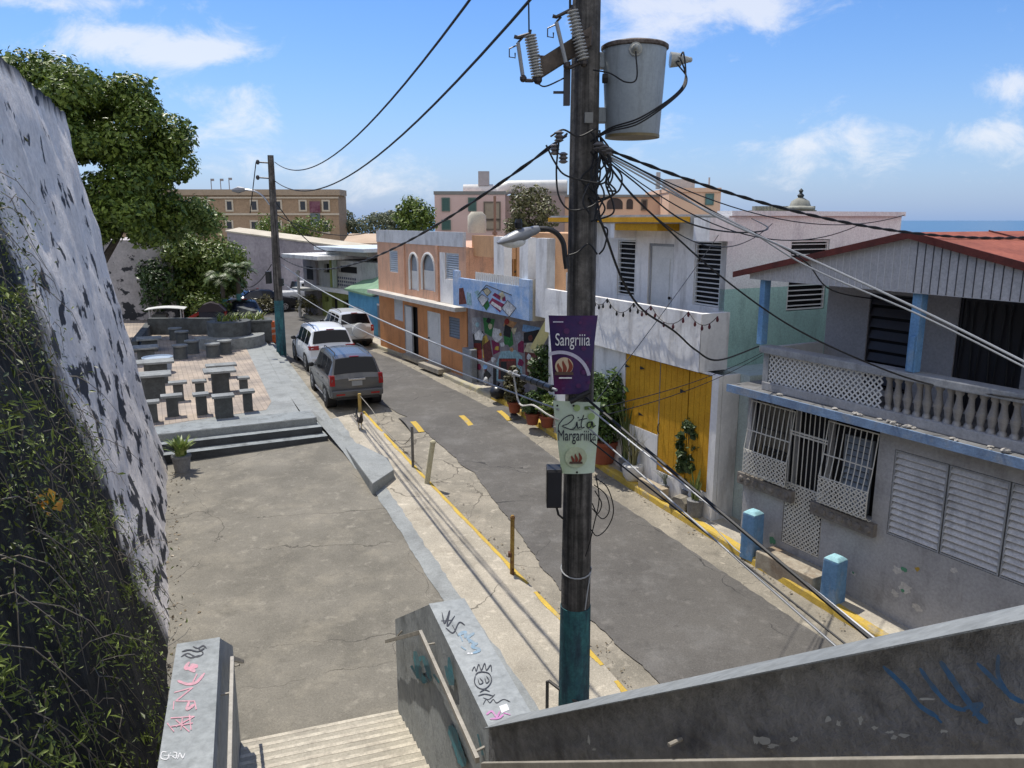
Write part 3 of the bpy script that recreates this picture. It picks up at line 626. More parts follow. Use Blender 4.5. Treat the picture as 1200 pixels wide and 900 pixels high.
# upper flight towards the viewer, turned a little to the right
def loc2(p):
    v=Vector((p[0]-R0.x,p[1]-R0.y)); c,s=math.cos(SR),math.sin(SR); return Vector((v.x*c+v.y*s,-v.x*s+v.y*c))
K0=loc2((R0.x+2.05*math.sin(SR)*1.0,R0.y-2.05*math.cos(SR))) ; K0=Vector((0,-2.05))
dv=Vector((.53,-.848)).normalized(); c_,s_=math.cos(SR),math.sin(SR)
dl=Vector((dv.x*c_+dv.y*s_,-dv.x*s_+dv.y*c_)); nl=Vector((-dl.y,dl.x))   # nl points outward (street side)
if nl.x<0: nl=-nl
SL=.728; LEN=5.6
def up(t,o,z): p=K0+dl*t+nl*o; return (p.x,p.y,z)
mb=MB(); n=70; T0=0
def zt(t): return ZT+SL*t
sheet(mb,up(0,0,-6.9),up(LEN,0,zt(LEN)-2.4),up(LEN,0,zt(LEN)),up(0,0,zt(0)),90,40,.012,(-nl.x,-nl.y,0),11)
sheet(mb,up(0,.21,-6.9),up(LEN,.21,-6.9),up(LEN,.21,zt(LEN)),up(0,.21,zt(0)),50,10,.012,(nl.x,nl.y,0),12)
mb.build('upper_parapet',mat('dark_parapet_paint',(.29,.29,.29),(.20,.20,.205),scale=1.8,bump=.9,bscale=11,streak=(.08,.08,.083),samt=.6,sz=1,sscale=4,dist=.03,grain=.35),stair,smooth=True,ang=60)
mb=MB(); sheet(mb,up(0,-.045,zt(0)+.004),up(LEN,-.045,zt(LEN)+.004),up(LEN,.222,zt(LEN)+.012),up(0,.222,zt(0)+.012),90,5,.012,(0,0,1),13); sheet(mb,up(0,-.046,zt(0)-.004),up(LEN,-.046,zt(LEN)-.004),up(LEN,-.046,zt(LEN)+.004),up(0,-.046,zt(0)+.004),90,2,.004,(0,0,1),13)  # front lip widened to keep the face below in shade
mb.build('parapet_cap',mat('cap_paint',(.27,.285,.285),(.20,.215,.22),scale=2,bump=.5,bscale=12,streak=(.15,.16,.16),samt=.6,sz=1,sscale=4),stair,smooth=True)
mb=MB(); n=18
for k in range(n):
    t0=.3+k*(LEN-.3)/n; z=ZL+SL*(LEN-.3)/n*(k+1); a=K0+dl*t0; b_=K0+dl*LEN
    mb.hexa([up(t0,-2.2,-6.9),up(LEN,-2.2,-6.9),up(LEN,-.003,-6.9),up(t0,-.003,-6.9),up(t0,-2.2,z),up(LEN,-2.2,z),up(LEN,-.003,z),up(t0,-.003,z)])
mb.build('upper_flight',TREAD,stair)
# handrails: flat steel bars on brackets
def bar(path,w,h,mb):
    P=[Vector(p) for p in path]
    for a,b_ in zip(P,P[1:]):
        t=(b_-a); th=Vector((t.x,t.y,0)).normalized(); sd_=Vector((-th.y,th.x,0))*w/2; uz=Vector((0,0,h/2))
        mb.hexa([a-sd_-uz,b_-sd_-uz,b_+sd_-uz,a+sd_-uz,a-sd_+uz,b_-sd_+uz,b_+sd_+uz,a+sd_+uz])
def rail(path,brk,name):
    mb=MB(); bar(path,.034,.05,mb)
    o=mb.build(name,STEELW,stair,bevel=.004); m2=MB()
    for (p,q) in brk: m2.tube([p,q],.012,6)
    m2.build('bracket',STEELW,o)
ro=-.09
# right rail along flight, landing and upper flight
P_=[(ro,RUN+.22,-5.06-.30-.12),(ro,.02,ZT-.31),(ro,-2.05,ZT-.27)]
up0=up(.06,ro,zt(.06)-.30); up1=up(LEN,ro,zt(LEN)-.62)
rail([P_[0],P_[1]],[((ro,1.6,-5.05),(0,1.6,-4.95))],'handrail')
rail([P_[1],P_[2]],[((ro,-.25,ZT-.30),(0.01,-.25,ZT-.30)),((ro,-1.95,ZT-.27),(0.01,-1.95,ZT-.24))],'handrail')
rail([up0,up1],[(up(2.0,ro,zt(2)-.3),up(2.0,0.01,zt(2)-.3))],'handrail')
lo=STW+.09
rail([(lo,RUN+.22,-5.42),(lo,.02,ZT-.25)],[((lo,1.5,-4.98),(STW,1.5,-4.98))],'handrail')
rail([(lo,.02,ZT-.25),(lo,-3.2,ZT-.25)],[((lo,-.55,ZT-.25),(STW-.01,-.55,ZT-.25)),((lo,-1.6,ZT-.25),(STW-.01,-1.6,ZT-.25))],'handrail')

# dry leaves and grit gathered along the wall foot and the gutters
C=[]
for i in range(260):
    u=random.random(); q=wl(random.uniform(5,19.5),D0+abs(random.gauss(0,.22))+.02); C.append((q[0],q[1],zg(q[1])+.094+.012))
gl_=smoothline(KR,200); gm_=smoothline(KL,200)
for i in range(420):
    p=gl_[random.randint(0,150)]; q=(p.x-abs(random.gauss(0,.16))-.02,p.y+random.uniform(-.1,.1)); C.append((q[0],q[1],zg(q[1])+.022))
for i in range(200):
    p=gm_[random.randint(20,199)]; q=(p.x+abs(random.gauss(0,.18))+.02,p.y+random.uniform(-.1,.1)); C.append((q[0],q[1],zg(q[1])+.012))
ll=leaves(np.array(C),np.tile([0,0,2.2],(len(C),1)),.05,leafmat('litter_leaf',(.05,.035,.02),(.34,.27,.17)),'leaf_litter',aspect=1.7,droop=0); ll['kind']='stuff'; ll['label']='dry leaf litter and grit along the wall foot and gutters'; ll['category']='leaf litter'
# ------------------------------------------------------------------ building helpers
GREYW=mat('grey_house_wall',(.46,.455,.455),(.375,.37,.372),scale=1.1,bump=.2,bscale=22,streak=(.20,.195,.19),samt=.5,sz=.5,sscale=2.5)
GREYL=mat('light_grey_trim',(.40,.41,.42),(.30,.31,.32),scale=2,bump=.15,streak=(.16,.16,.16),sz=.4,samt=.5)
SLABM=mat('grey_slab',(.20,.20,.20),(.11,.11,.11),scale=3,bump=.3)
BLUEE=mat('slab_blue_edge',(.22,.33,.50),(.15,.22,.34),scale=3,bump=.2,streak=(.30,.32,.34),samt=.7,sz=1)
def louver(name,x0,x1,z0,z1,y,n,mb_,mf,parent,d=.05,tilt=.6,frame=.03,backm=None):
    o=MB(); o.box(x0,x1,y+d+.03,y+d+.035,z0,z1)
    o=o.build(name,backm or DARKV,parent)
    fr=MB(); fr.box(x0,x0+frame,y,y+d,z0,z1).box(x1-frame,x1,y,y+d,z0,z1).box(x0+frame,x1-frame,y,y+d,z1-frame,z1).box(x0+frame,x1-frame,y,y+d,z0,z0+frame)
    fr.build('frame',mf,o)
    s=MB(); h=(z1-z0-2*frame)/n
    for i in range(n):
        zc=z0+frame+h*(i+.5); a=h*.42*math.sin(tilt*1.5); c=.02
        s.hexa([(x0+frame,y,zc-a),(x1-frame,y,zc-a),(x1-frame,y+.045,zc+a),(x0+frame,y+.045,zc+a),(x0+frame,y,zc-a+.012),(x1-frame,y,zc-a+.012),(x1-frame,y+.045,zc+a+.012),(x0+frame,y+.045,zc+a+.012)])
    s.build('slats',mb_,o)
    return o
def door(name,x0,x1,z0,z1,y,m,mf,parent,panels=0,knob=1,frame=.05,th=.04):
    o=MB().box(x0+frame,x1-frame,y,y+th,z0,z1-frame).build(name,m,parent)
    MB().box(x0,x0+frame-.002,y-.02,y+th,z0,z1).box(x1-frame+.002,x1,y-.02,y+th,z0,z1).box(x0+frame,x1-frame,y-.02,y+th,z1-frame+.002,z1).build('frame',mf,o)
    if panels:
        p=MB(); w=(x1-x0-2*frame); h=(z1-z0-frame)/panels
        for i in range(panels): p.box(x0+frame+w*.16,x1-frame-w*.16,y-.012,y-.001,z0+h*(i+.12),z0+h*(i+.88))
        p.build('panel',m,o)
    if knob: MB().blob((x1-frame-.07 if knob>0 else x0+frame+.07,y-.04,z0+(z1-z0)*.48),.035,8,5).build('handle',BLACK,o)
    return o
# ================================================================== grey house
G=Fr((5.69,12.23,-6.30),28.6)
gx0=G.pix(869,600)[0]; GXR=7.2
gh=thing('house','two-storey grey house with red gable roof, blue posts and balcony at the right','house',G.o,G.rot)
w1=G.rect((882,475),(926,572)); w2=G.rect((972,501),(1021,610)); gt=G.rect((926,490),(959,655))
zs_top=G.pix(1041,524)[1]
sh=G.rect((1047,527),(1041,626)); s_l=G.pix(1044,575)[0]
d1=G.pix(1106,600)[0]; pw=d1-s_l; sh_z0=G.pix(1041,626)[1]; sh_z1=zs_top
zsl=G.pix(1000,497,-.36)[1]   # slab underside at the lip
slab_t=.12
holes=[(w1[0],w1[1],w1[2],zsl-.12),(w2[0],w2[1],w2[2],zsl-.12),(gt[0],gt[1],gt[2],zsl-.10),(s_l,s_l+pw*3,sh_z0,sh_z1)]
MB().facade(gx0,GXR,-.4,zsl,0,holes,.16,1).build('lower_wall',[GREYW,DARKV],gh)
MB().box(gx0,gx0+.2,.17,7,-.6,zsl).box(gx0+.2,GXR,6.8,7,-.6,zsl).box(GXR-.2,GXR,.17,6.8,-.6,zsl).build('side_wall',GREYW,gh)
xs0=G.pix(852,457,-.36)[0]
MB().box(xs0,GXR+.3,-.34,7,zsl+.002,zsl+slab_t).build('floor_slab',SLABM,gh)
MB().box(xs0-.01,GXR+.3,-.37,-.342,zsl-.01,zsl+slab_t+.012).build('slab_edge',BLUEE,gh)
zf=zsl+slab_t
# balcony front
xbl=G.pix(893,440,-.12)[0]; zr1=G.pix(1000,424,-.12)[1]; zr0=zr1-.13
zl0=G.pix(1000,472,-.12)[1]; xlat=G.pix(1032,460,-.12)[0]
MB().box(xbl,GXR,-.12,.06,zf+.002,zl0).build('balcony_base',GREYW,gh,bevel=.015)
MB().box(xbl-.05,GXR,-.19,.10,zr0,zr1).build('balcony_rail',GREYL,gh,bevel=.02)
MB().box(xbl,xbl+.12,-.11,.05,zl0+.002,zr0-.002).build('balcony_post',GREYL,gh)
lat=MB(); x0=xbl+.13; x1=xlat; hgt=zr0-zl0
def lattice(mb,x0,x1,z0,z1,y,step,w):
    h=z1-z0
    for sgn in (1,-1):
        k=x0-h
        while k<x1:
            a=(k,z0) if sgn>0 else (k+h,z0); b=(k+h,z1) if sgn>0 else (k,z1)
            (ax,az),(bx,bz)=a,b
            if ax>bx: ax,az,bx,bz=bx,bz,ax,az
            # clip in x
            if bx<=x0 or ax>=x1: k+=step; continue
            m=(bz-az)/(bx-ax)
            if ax<x0: az+=m*(x0-ax); ax=x0
            if bx>x1: bz-=m*(bx-x1); bx=x1
            nx,nz=-(bz-az),(bx-ax); l=math.hypot(nx,nz); nx,nz=nx/l*w/2,nz/l*w/2; yy=y-.004*(sgn>0)
            mb.hexa([(ax-nx,yy,az-nz),(bx-nx,yy,bz-nz),(bx-nx,yy+.008,bz-nz),(ax-nx,yy+.008,az-nz),(ax+nx,yy,az+nz),(bx+nx,yy,bz+nz),(bx+nx,yy+.008,bz+nz),(ax+nx,yy+.008,az+nz)])
            k+=step
lattice(lat,x0,x1,zl0+.002,zr0-.002,-.09,.105,.028); lat.build('lattice',WHITEC,gh)
BAL=mat('old_baluster',(.44,.41,.38),(.27,.25,.23),scale=4,bump=.5,bscale=14,streak=(.42,.43,.45),samt=.5,sz=.6,sscale=4)
nb=int((GXR-xlat)/.16)
pr=[(.06,0),(.06,.04),(.04,.07),(.075,.2*hgt/.42),(.07,.42*hgt),(.045,.68*hgt),(.04,.82*hgt),(.062,.88*hgt),(.062,hgt)]
bal0=None
for i in range(nb):
    x=xlat+.08+i*.16
    if bal0 is None:
        bal0=MB().lathe(pr,n=9).build('baluster',BAL,gh,smooth=True); o=bal0
    else:
        o=bal0.copy(); COL.objects.link(o)
    o.location=(x,-.02+random.uniform(-.015,.015),zl0); o.rotation_euler=(random.uniform(-.04,.04),random.uniform(-.05,.05),0)
# upper storey
yb=1.35; xu=G.pix(966,400,yb)[0]; zroof=G.pix(1000,338,-.3)[1]
uw=G.rect((1020,343),(1063,433),yb); ud=G.rect((1126,345),(1193,462),yb)
MB().facade(xu,GXR,zf,zroof+.1,yb,[(uw[0],uw[1],zf+.1,uw[3]),(ud[0],ud[1],zf+.02,ud[3])],.12,1).build('upper_wall',[mat('upper_grey_wall',(.47,.46,.46),(.40,.395,.40),scale=1,bump=.1),DARKV],gh)
MB().box(xu,xu+.2,yb+.13,7,zf+.002,zroof+.1).build('side_wall',GREYW,gh)
MB().box(xbl,xbl+.1,.11,yb,zf+.002,zr1-.03).build('balcony_parapet',WHITEC,gh)
louver('jalousie_window',uw[0],uw[1],zf+.12,uw[3],yb+.03,8,flat('dark_slat',(.05,.05,.06)),flat('dark_frame',(.03,.03,.035)),gh)
dk=flat('dark_door',(.035,.032,.035))
dd=door('ornate_door',ud[0],ud[1],zf+.03,ud[3],yb+.05,dk,flat('dark_frame',(.03,.03,.035)),gh)
mb=MB()
for i in range(7): 
    x=ud[0]+.1+(ud[1]-ud[0]-.2)*i/6
    mb.tube([(x,yb+.02,zf+.1),(x+.03*(i%2*2-1),yb+.02,zf+.6),(x,yb+.02,zf+1.1),(x-.03*(i%2*2-1),yb+.02,zf+1.6),(x,yb+.02,ud[3]-.1)],.014,5)
mb.build('iron_scrollwork',BLACK,dd)
for a in ((888,896.5),(1062,1085)):
    xa=G.pix((a[0]+a[1])/2+2,380,-.05)[0]
    p=MB().box(xa-.075 if a[0]>900 else xa-.06,xa+.075 if a[0]>900 else xa+.06,-.13,.02,zr1+.002,zroof+.02).build('post',BLUEP,gh,bevel=.01)
    if a[0]>900: MB().box(xa-.03,xa+.05,-.16,-.132,zr1+.01,zr1+.55).build('post_patch',BLUEP,p,bevel=.008)
xa=G.pix(1285,400,-.05)[0]; MB().box(xa-.075,xa+.075,-.13,.02,zr1+.002,zroof+.02).build('post',BLUEP,gh,bevel=.01)
# gable fascia and roof
yg=-.22
apx,apz=G.pix(1070,277,yg); lx,lz=G.pix(877,320,yg); fz=zroof
rx=apx+(apx-lx); sl=(apz-lz)/(apx-lx)
FASC=mat('fascia_paint',(.54,.53,.53),(.46,.455,.455),scale=2,bump=.1)
mb=MB().prism([(lx+.04,yg,fz),(rx-.04,yg,fz),(rx-.04,yg,lz),(apx,yg,apz),(lx+.04,yg,lz)],(0,.05,0))
fas=mb.build('gable_fascia',FASC,gh)
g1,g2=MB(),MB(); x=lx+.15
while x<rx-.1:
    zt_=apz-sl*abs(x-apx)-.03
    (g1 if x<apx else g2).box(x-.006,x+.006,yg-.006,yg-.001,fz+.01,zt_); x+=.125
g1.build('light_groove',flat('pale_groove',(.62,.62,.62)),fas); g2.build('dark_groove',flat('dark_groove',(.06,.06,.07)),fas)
REDR=mat('red_roof',(.33,.10,.06),(.25,.075,.045),scale=1.2,bump=.2,bscale=12,streak=(.16,.04,.03),samt=.6,sz=1)
REDD=mat('dark_red_edge',(.13,.03,.025),(.07,.02,.018),scale=3)
yo=yg-.12
mb=MB()
for (xa,za,xb,zb) in ((lx-.25,lz-sl*.25,apx,apz),(apx,apz,rx+.3,lz-sl*.3)):
    mb.hexa([(xa,yo+.03,za+.01),(xb,yo+.03,zb+.01),(xb,7.4,zb+.01),(xa,7.4,za+.01),(xa,yo+.03,za+.06),(xb,yo+.03,zb+.06),(xb,7.4,zb+.06),(xa,7.4,za+.06)])
rf=mb.build('roof',REDR,gh)
mb=MB()
for (xa,za,xb,zb) in ((lx-.27,lz-sl*.27,apx,apz),(apx,apz,rx+.3,lz-sl*.3)):
    mb.hexa([(xa,yo,za-.03),(xb,yo,zb-.03),(xb,yo+.028,zb-.03),(xa,yo+.028,za-.03),(xa,yo,za+.075),(xb,yo,zb+.075),(xb,yo+.028,zb+.075),(xa,yo+.028,za+.075)])
mb.build('roof_edge',REDD,rf)
mb=MB()
for yy in (1.6,3.4,5.2): mb.hexa([(apx+.02,yy,apz+.062),(rx+.3,yy,lz-sl*.3+.062),(rx+.3,yy+.03,lz-sl*.3+.062),(apx+.02,yy+.03,apz+.062),(apx+.02,yy,apz+.08),(rx+.3,yy,lz-sl*.3+.08),(rx+.3,yy+.03,lz-sl*.3+.08),(apx+.02,yy+.03,apz+.08)])
mb.build('roof_seam',REDD,rf)
# grilles
IRON=flat('white_iron',(.66,.64,.58),rough=.5)
def grille(name,r,belly,tilt,parent,z1):
    x0,x1,z0,_=r; mb=MB(); n=9
    zb=z0+(z1-z0)*.34
    for i in range(n+1):
        x=x0+(x1-x0)*i/n
        mb.tube([(x,-.02,z1-.02),(x,-.10,zb+.3),(x,-.10-belly,zb),(x,-.10-belly,z0+.08),(x,-.07,z0-.01),(x,-.01,z0)],.0095,5)
    for z,yy in ((z1-.03,-.02),(z0+(z1-z0)*.60,-.10),(zb,-.10-belly),(z0+.05,-.10-belly)):
        mb.box(x0-.01,x1+.01,yy-.008,yy+.008,z-.009,z+.009)
    o=mb.build(name,IRON,parent,smooth=False)
    l=MB(); lattice(l,x0,x1,z0+.06,zb-.01,-.115-belly,.085,.02); l.build('mesh_panel',IRON,o); return o
z1=zsl-.13
grille('window_grille',w1,.05,0,gh,z1); grille('window_grille',w2,.06,0,gh,z1)
wi=MB().box(w1[0]+.03,w1[1]-.03,.09,.10,w1[2]+.03,z1).build('window',GLASSD,gh)
louver('jalousie_window',w2[0]+.28,w2[1]-.14,w2[2]+.05,z1-.2,.06,11,flat('grey_slat',(.22,.25,.28)),flat('grey_frame',(.18,.2,.22)),gh)
# iron gate
mb=MB(); n=8
for i in range(n+1):
    x=gt[0]+.02+(gt[1]-gt[0]-.04)*i/n; mb.tube([(x,.02,gt[2]+.02),(x,.02,z1)],.0095,5)
zt2=gt[2]+(z1-gt[2])*.46
for z in (gt[2]+.02,zt2,z1-.45,z1-.4): mb.box(gt[0]+.01,gt[1]-.01,.008,.032,z-.014,z+.014)
go=mb.build('iron_gate',IRON,gh)
l=MB(); lattice(l,gt[0]+.03,gt[1]-.03,gt[2]+.03,zt2-.01,.0,.085,.024); l.build('mesh_panel',IRON,go)
MB().box(gt[1]-.09,gt[1]-.02,-.01,.03,zt2+.1,zt2+.25).build('lock_box',BLACK,go)
SILL=mat('carved_sill',(.27,.24,.21),(.16,.145,.13),scale=6,bump=.8,bscale=18)
for r in (w1,w2):
    mb=MB().box(r[0]-.18,r[1]+.12,-.10,-.002,r[2]-.24,r[2]-.02)
    n=7
    for i in range(n): 
        x=r[0]-.08+(r[1]-r[0]+.1)*i/(n-1); mb.lathe([(.06,0),(.05,.02),(.02,.025)],(0,0,0),10); 
        for q in range(len(mb.v)-30,len(mb.v)): a=mb.v[q]; mb.v[q]=(x+a[0],-.10-a[2],r[2]-.13+a[1])
    mb.build('sill',SILL,gh)
SHUT=mat('shutter_paint',(.74,.72,.70),(.60,.585,.57),scale=1.5,bump=.1,streak=(.24,.23,.22),samt=.5,sz=.4)
for i in range(3):
    a=s_l+pw*i+.012; b_=s_l+pw*(i+1)-.012
    louver('shutter',a,b_,sh_z0+.01,sh_z1-.01,.0,13,SHUT,GREYL,gh,tilt=.62,frame=.02,backm=SHUT)
# peeling paint patches low on the wall (flat shapes a few mm proud)
def patch(mb,cx,cz,r,y,n=14,sq=.8):
    mb.poly([(cx+math.cos(6.283*i/n)*r*random.uniform(.5,1.15),y,cz+math.sin(6.283*i/n)*r*sq*random.uniform(.5,1.15)) for i in range(n)])
pm=MB()
for (px,py,r) in ((1052,668,.10),(1060,688,.13),(1049,695,.08),(1075,712,.09),(1118,668,.06),(905,628,.10),(1000,672,.06),(1035,740,.12),(1000,712,.14)):
    x,z=G.pix(px,py); patch(pm,x,z,r,-.003)
pm.build('peeled_patch',mat('bare_plaster',(.62,.60,.56),(.5,.48,.45),scale=6),gh)
pm=MB()
for (px,py,r) in ((1060,667,.06),(1000,671,.03),(905,633,.11),(1058,692,.04)): x,z=G.pix(px,py); patch(pm,x,z,r,-.006)
pm.build('green_paint_patch',flat('mint_patch',(.10,.30,.18)),gh)
pm=MB(); x,z=G.pix(1075,667); patch(pm,x,z,.05,-.003); pm.build('yellow_paint_patch',flat('ochre_patch',(.45,.30,.05)),gh)
# doorstep + bollards + rubble
st=G.rect((905,655),(978,692),-.35)
xm=(gt[0]+gt[1])/2
o=MB().box(xm-.55,xm+.75,-.50,-.003,-.45,gt[2]-.12).build('doorstep',mat('doorstep_concrete',(.42,.38,.30),(.25,.2,.15),scale=3,bump=.3,streak=(.2,.12,.06),sz=1),bevel=.02,loc=G.o,rot=G.rot); tag(o,'low concrete doorstep in front of the white iron gate','step')
BOL=mat('bollard_blue',(.16,.31,.50),(.12,.24,.40),scale=3,bump=.35,bscale=14,streak=(.30,.33,.36),samt=.7,sz=.5,sscale=5)
BTOP=mat('bollard_top',(.35,.60,.64),(.28,.5,.56),scale=6,bump=.3)
def bollard(px,py,h,label):
    p=ong(px,py,.12); t=thing('bollard',label,'bollard',p,G.rot+.1,'blue square concrete bollards')
    MB().hexa([(-.15,-.15,-.1),(.15,-.15,-.1),(.15,.15,-.1),(-.15,.15,-.1),(-.14,-.14,h),(.14,-.14,h),(.14,.14,h),(-.14,.14,h)]).build('shaft',BOL,t,bevel=.02)
    MB().hexa([(-.145,-.145,h+.001),(.145,-.145,h+.001),(.145,.145,h+.001),(-.145,.145,h+.001),(-.08,-.08,h+.06),(.08,-.08,h+.06),(.08,.08,h+.06),(-.08,.08,h+.06)]).build('cap',BTOP,t,bevel=.02)
bollard(880,648,.80,'blue square bollard beside the left corner of the grey house, left of the doorstep')
bollard(975,703,.74,'blue square bollard standing right of the concrete doorstep')
RUB=mat('rubble',(.5,.48,.45),(.35,.33,.3),scale=8,bump=.5)
for i,(px,d) in enumerate(((912,.08),(978,.07),(1003,.09),(1008,.07),(1030,.06),(1040,.07),(1047,.08),(1055,.06),(1066,.10),(1072,.06),(1122,.07),(1128,.06),(1164,.06),(1170,.05),(1186,.11))):
    x=G.pix(px,470,-.25)[0]; p=G.w(x,-.24+random.uniform(-.06,.07),zf)
    o=MB().blob((0,0,d*.28),(d*.8,d*.5,d*.3),7,5,.22).build('rubble_lump',RUB,loc=p,rot=random.random()*6); tag(o,'small lump of pale rubble lying on the grey house ledge','rubble','rubble lumps on the ledge')
# ================================================================== white house with yellow doors
K=Fr((4.09,15.06,-6.05),26.0)
kh=thing('house','white two-storey house with yellow wooden doors and festooned white balcony','house',K.o,K.rot)
KXL=K.pix(648,500)[0]-.3
TEALW=mat('pale_teal_wall',(.52,.62,.62),(.45,.54,.55),scale=1,bump=.12,streak=(.28,.34,.34),samt=.4,sz=.3)
lz1=K.pix(822,437,-.1)[1]
ys=K.rect((733,418),(771,497)); yd=K.rect((771.5,430),(827,560)); ydz0=K.pix(772,551)[1]; ysz0=K.pix(733,495)[1]; yz1=lz1-.03
MB().facade(KXL,.04,-.5,lz1,0,[(ys[0],ys[1]+.0,ysz0,yz1),(ys[1],-.16,ydz0-.02,yz1)],.10,1).build('lower_wall',[WHITE,DARKV],kh)
MB().box(-.02,.04,.11,.55,-.5,lz1).build('column',WHITE,kh)
MB().box(KXL,.30,.56,6.0,-.5,lz1).build('core',TEALW,kh)
YDOOR=mat('yellow_wood',(.66,.35,.022),(.56,.285,.018),scale=2,bump=.15,streak=(.45,.24,.02),samt=.4,sz=.1,sscale=9)
def planks(name,x0,x1,z0,z1,y,n,parent):
    o=MB().box(x0,x1,y+.008,y+.03,z0,z1).build(name,flat('yellow_gap',(.16,.08,.01)),parent); mb=MB(); w=(x1-x0)/n
    for i in range(n): mb.box(x0+w*i+.006,x0+w*(i+1)-.006,y-.01,y+.007,z0,z1)
    mb.build('planks',YDOOR,o); return o
a=planks('yellow_shutter',ys[0]+.02,ys[1]-.01,ysz0+.01,yz1-.02,.02,7,kh)
dm=ys[1]+( -.16-ys[1])*.58
b_=planks('yellow_door',ys[1]+.01,dm-.012,ydz0,yz1-.02,.02,5,kh); c_d=planks('yellow_door',dm+.012,-.17,ydz0,yz1-.02,.02,4,kh)
for (par,x,zz) in ((a,ys[0]+.02,.82),(a,ys[0]+.02,.2),(a,ys[0]+.62,.85),(a,ys[0]+.62,.2),(b_,dm-.25,.8),(b_,dm-.25,.25)):
    z=ysz0+(yz1-ysz0)*zz if par is a else ydz0+(yz1-ydz0)*zz
    MB().prism([(x,-.0125,z-.04),(x+.2,-.0125,z),(x,-.0125,z+.04)],(0,-.006,0)).build('hinge',BLACK,par)
MB().tube([(ys[1]+.05,.0,ysz0+.05),(ys[1]+.05,-.04,ysz0+.12),(ys[1]+.05,-.04,ysz0+.24),(ys[1]+.05,.0,ysz0+.3)],.012,6).build('door_pull',BLACK,b_)
# balcony
pz1=K.pix(822,368,-.12)[1]; xr=K.pix(822,368,-.12)[0]; yk=.62
mb=MB(); sheet(mb,(KXL,-.12,lz1),(xr,-.12,lz1),(xr,-.12,pz1),(KXL,-.12,pz1),60,12,.005,(0,-1,0),5)
mb.box(KXL,xr,-.10,.04,lz1+.002,pz1-.004); mb.box(xr-.14,xr-.002,.04,yk,lz1+.002,pz1-.004)
mb.build('balcony_parapet',WHITE,kh)
MB().box(KXL,xr-.15,.05,yk,lz1+.001,lz1+.16).build('balcony_floor',GREYL,kh)
zr=K.pix(815,262,yk)[1]; xc=K.pix(850,330,yk)[0]
l1=K.rect((724.5,281),(743,348),yk); l2=K.rect((815,281.5),(842,361),yk); dr=K.rect((760.5,285),(787,360),yk)
zfl=lz1+.16
hol=[(l1[0],l1[1],l1[2],l1[3]),(dr[0],dr[1],zfl+.02,dr[3]),(l2[0],l2[1],l2[2],l2[3])]
MB().facade(KXL,xc,zfl,zr,yk,hol,.14,1).build('upper_wall',[WHITE,DARKV],kh)
louver('jalousie_window',l1[0]+.01,l1[1]-.01,l1[2]+.01,l1[3]-.01,yk+.02,11,WHITEC,WHITEC,kh,tilt=.07)
louver('jalousie_window',l2[0]+.01,l2[1]-.01,l2[2]+.01,l2[3]-.01,yk+.02,13,WHITEC,WHITEC,kh,tilt=.07)
door('white_door',dr[0]+.01,dr[1]-.01,zfl+.03,dr[3]-.01,yk+.06,WHITEC,GREYL,kh,panels=1)
z_top=K.pix(850,253,yk)[1]
MB().box(KXL,K.pix(815,262,.1)[0],-.02,5,zr+.001,z_top).build('roof_slab',GREYL,kh)
MB().box(KXL,K.pix(815,262,.1)[0]-.02,-.06,-.022,z_top-.13,z_top-.02).build('yellow_eave',YDOOR,kh)
q=K.rect((727,263),(778,273),.2); MB().box(q[0],q[1],.02,yk-.01,zr-.16,zr-.001).build('yellow_beam',YDOOR,kh)
for (u0,u1) in ((710,722),(815,834)):
    a_=K.pix(u0,270,.05)[0]; c_=K.pix(u1,270,.05)[0]; MB().box(a_,c_,.0,yk-.005,zr-.34,zr+.12).build('roof_bracket',WHITE,kh)
# long side wall facing the viewer
KS=Fr(K.w(xc,yk,0),26.0+90)
PINKW=mat('pinkish_white_wall',(.80,.83,.80),(.74,.72,.72),scale=.5,bump=.12,streak=(.42,.40,.44),samt=.5,sz=.3,sscale=2)
MINT=mat('mint_wall',(.42,.64,.57),(.37,.57,.52),scale=.8,bump=.12,streak=(.24,.36,.33),samt=.4,sz=.3)
xe=KS.pix(1052,300)[0]; zmid=KS.pix(935,335)[1]
sw=KS.rect((927,281),(966,362))
def side(mb,z0,z1,holes,y=0):
    m=MB().facade(0,xe,z0,z1,y,holes,.16,1)
    m.v=[(xc+.001-vy,yk+vx,vz) for vx,vy,vz in m.v]; return m
side(None,-.5,zmid,[(sw[0],sw[1],sw[2],zmid+.001)]).build('side_wall',[MINT,DARKV],kh)
side(None,zmid+.001,z_top,[(sw[0],sw[1],zmid,sw[3])]).build('side_wall',[PINKW,DARKV],kh)
lo_=louver('jalousie_window',sw[0]+.02,sw[1]-.02,sw[2]+.02,sw[3]-.02,.02,13,WHITEC,WHITEC,kh,tilt=.07)
for ob in [lo_]+kids(lo_):
    for vv in ob.data.vertices: x,y,z=vv.co; vv.co=(xc-y,yk+x,z)
MB().box(xc-.35,xc+.10,yk-.01,yk+xe,z_top+.002,z_top+.10).build('roof_kerb',PINKW,kh)
MB().box(KXL,xc-.36,.02,yk+xe,z_top+.002,z_top+.03).build('flat_roof',GREYL,kh)
MB().box(.05,xc-.003,.56,yk-.002,-.5,zr).build('corner_pier',TEALW,kh) if xc>.1 else None
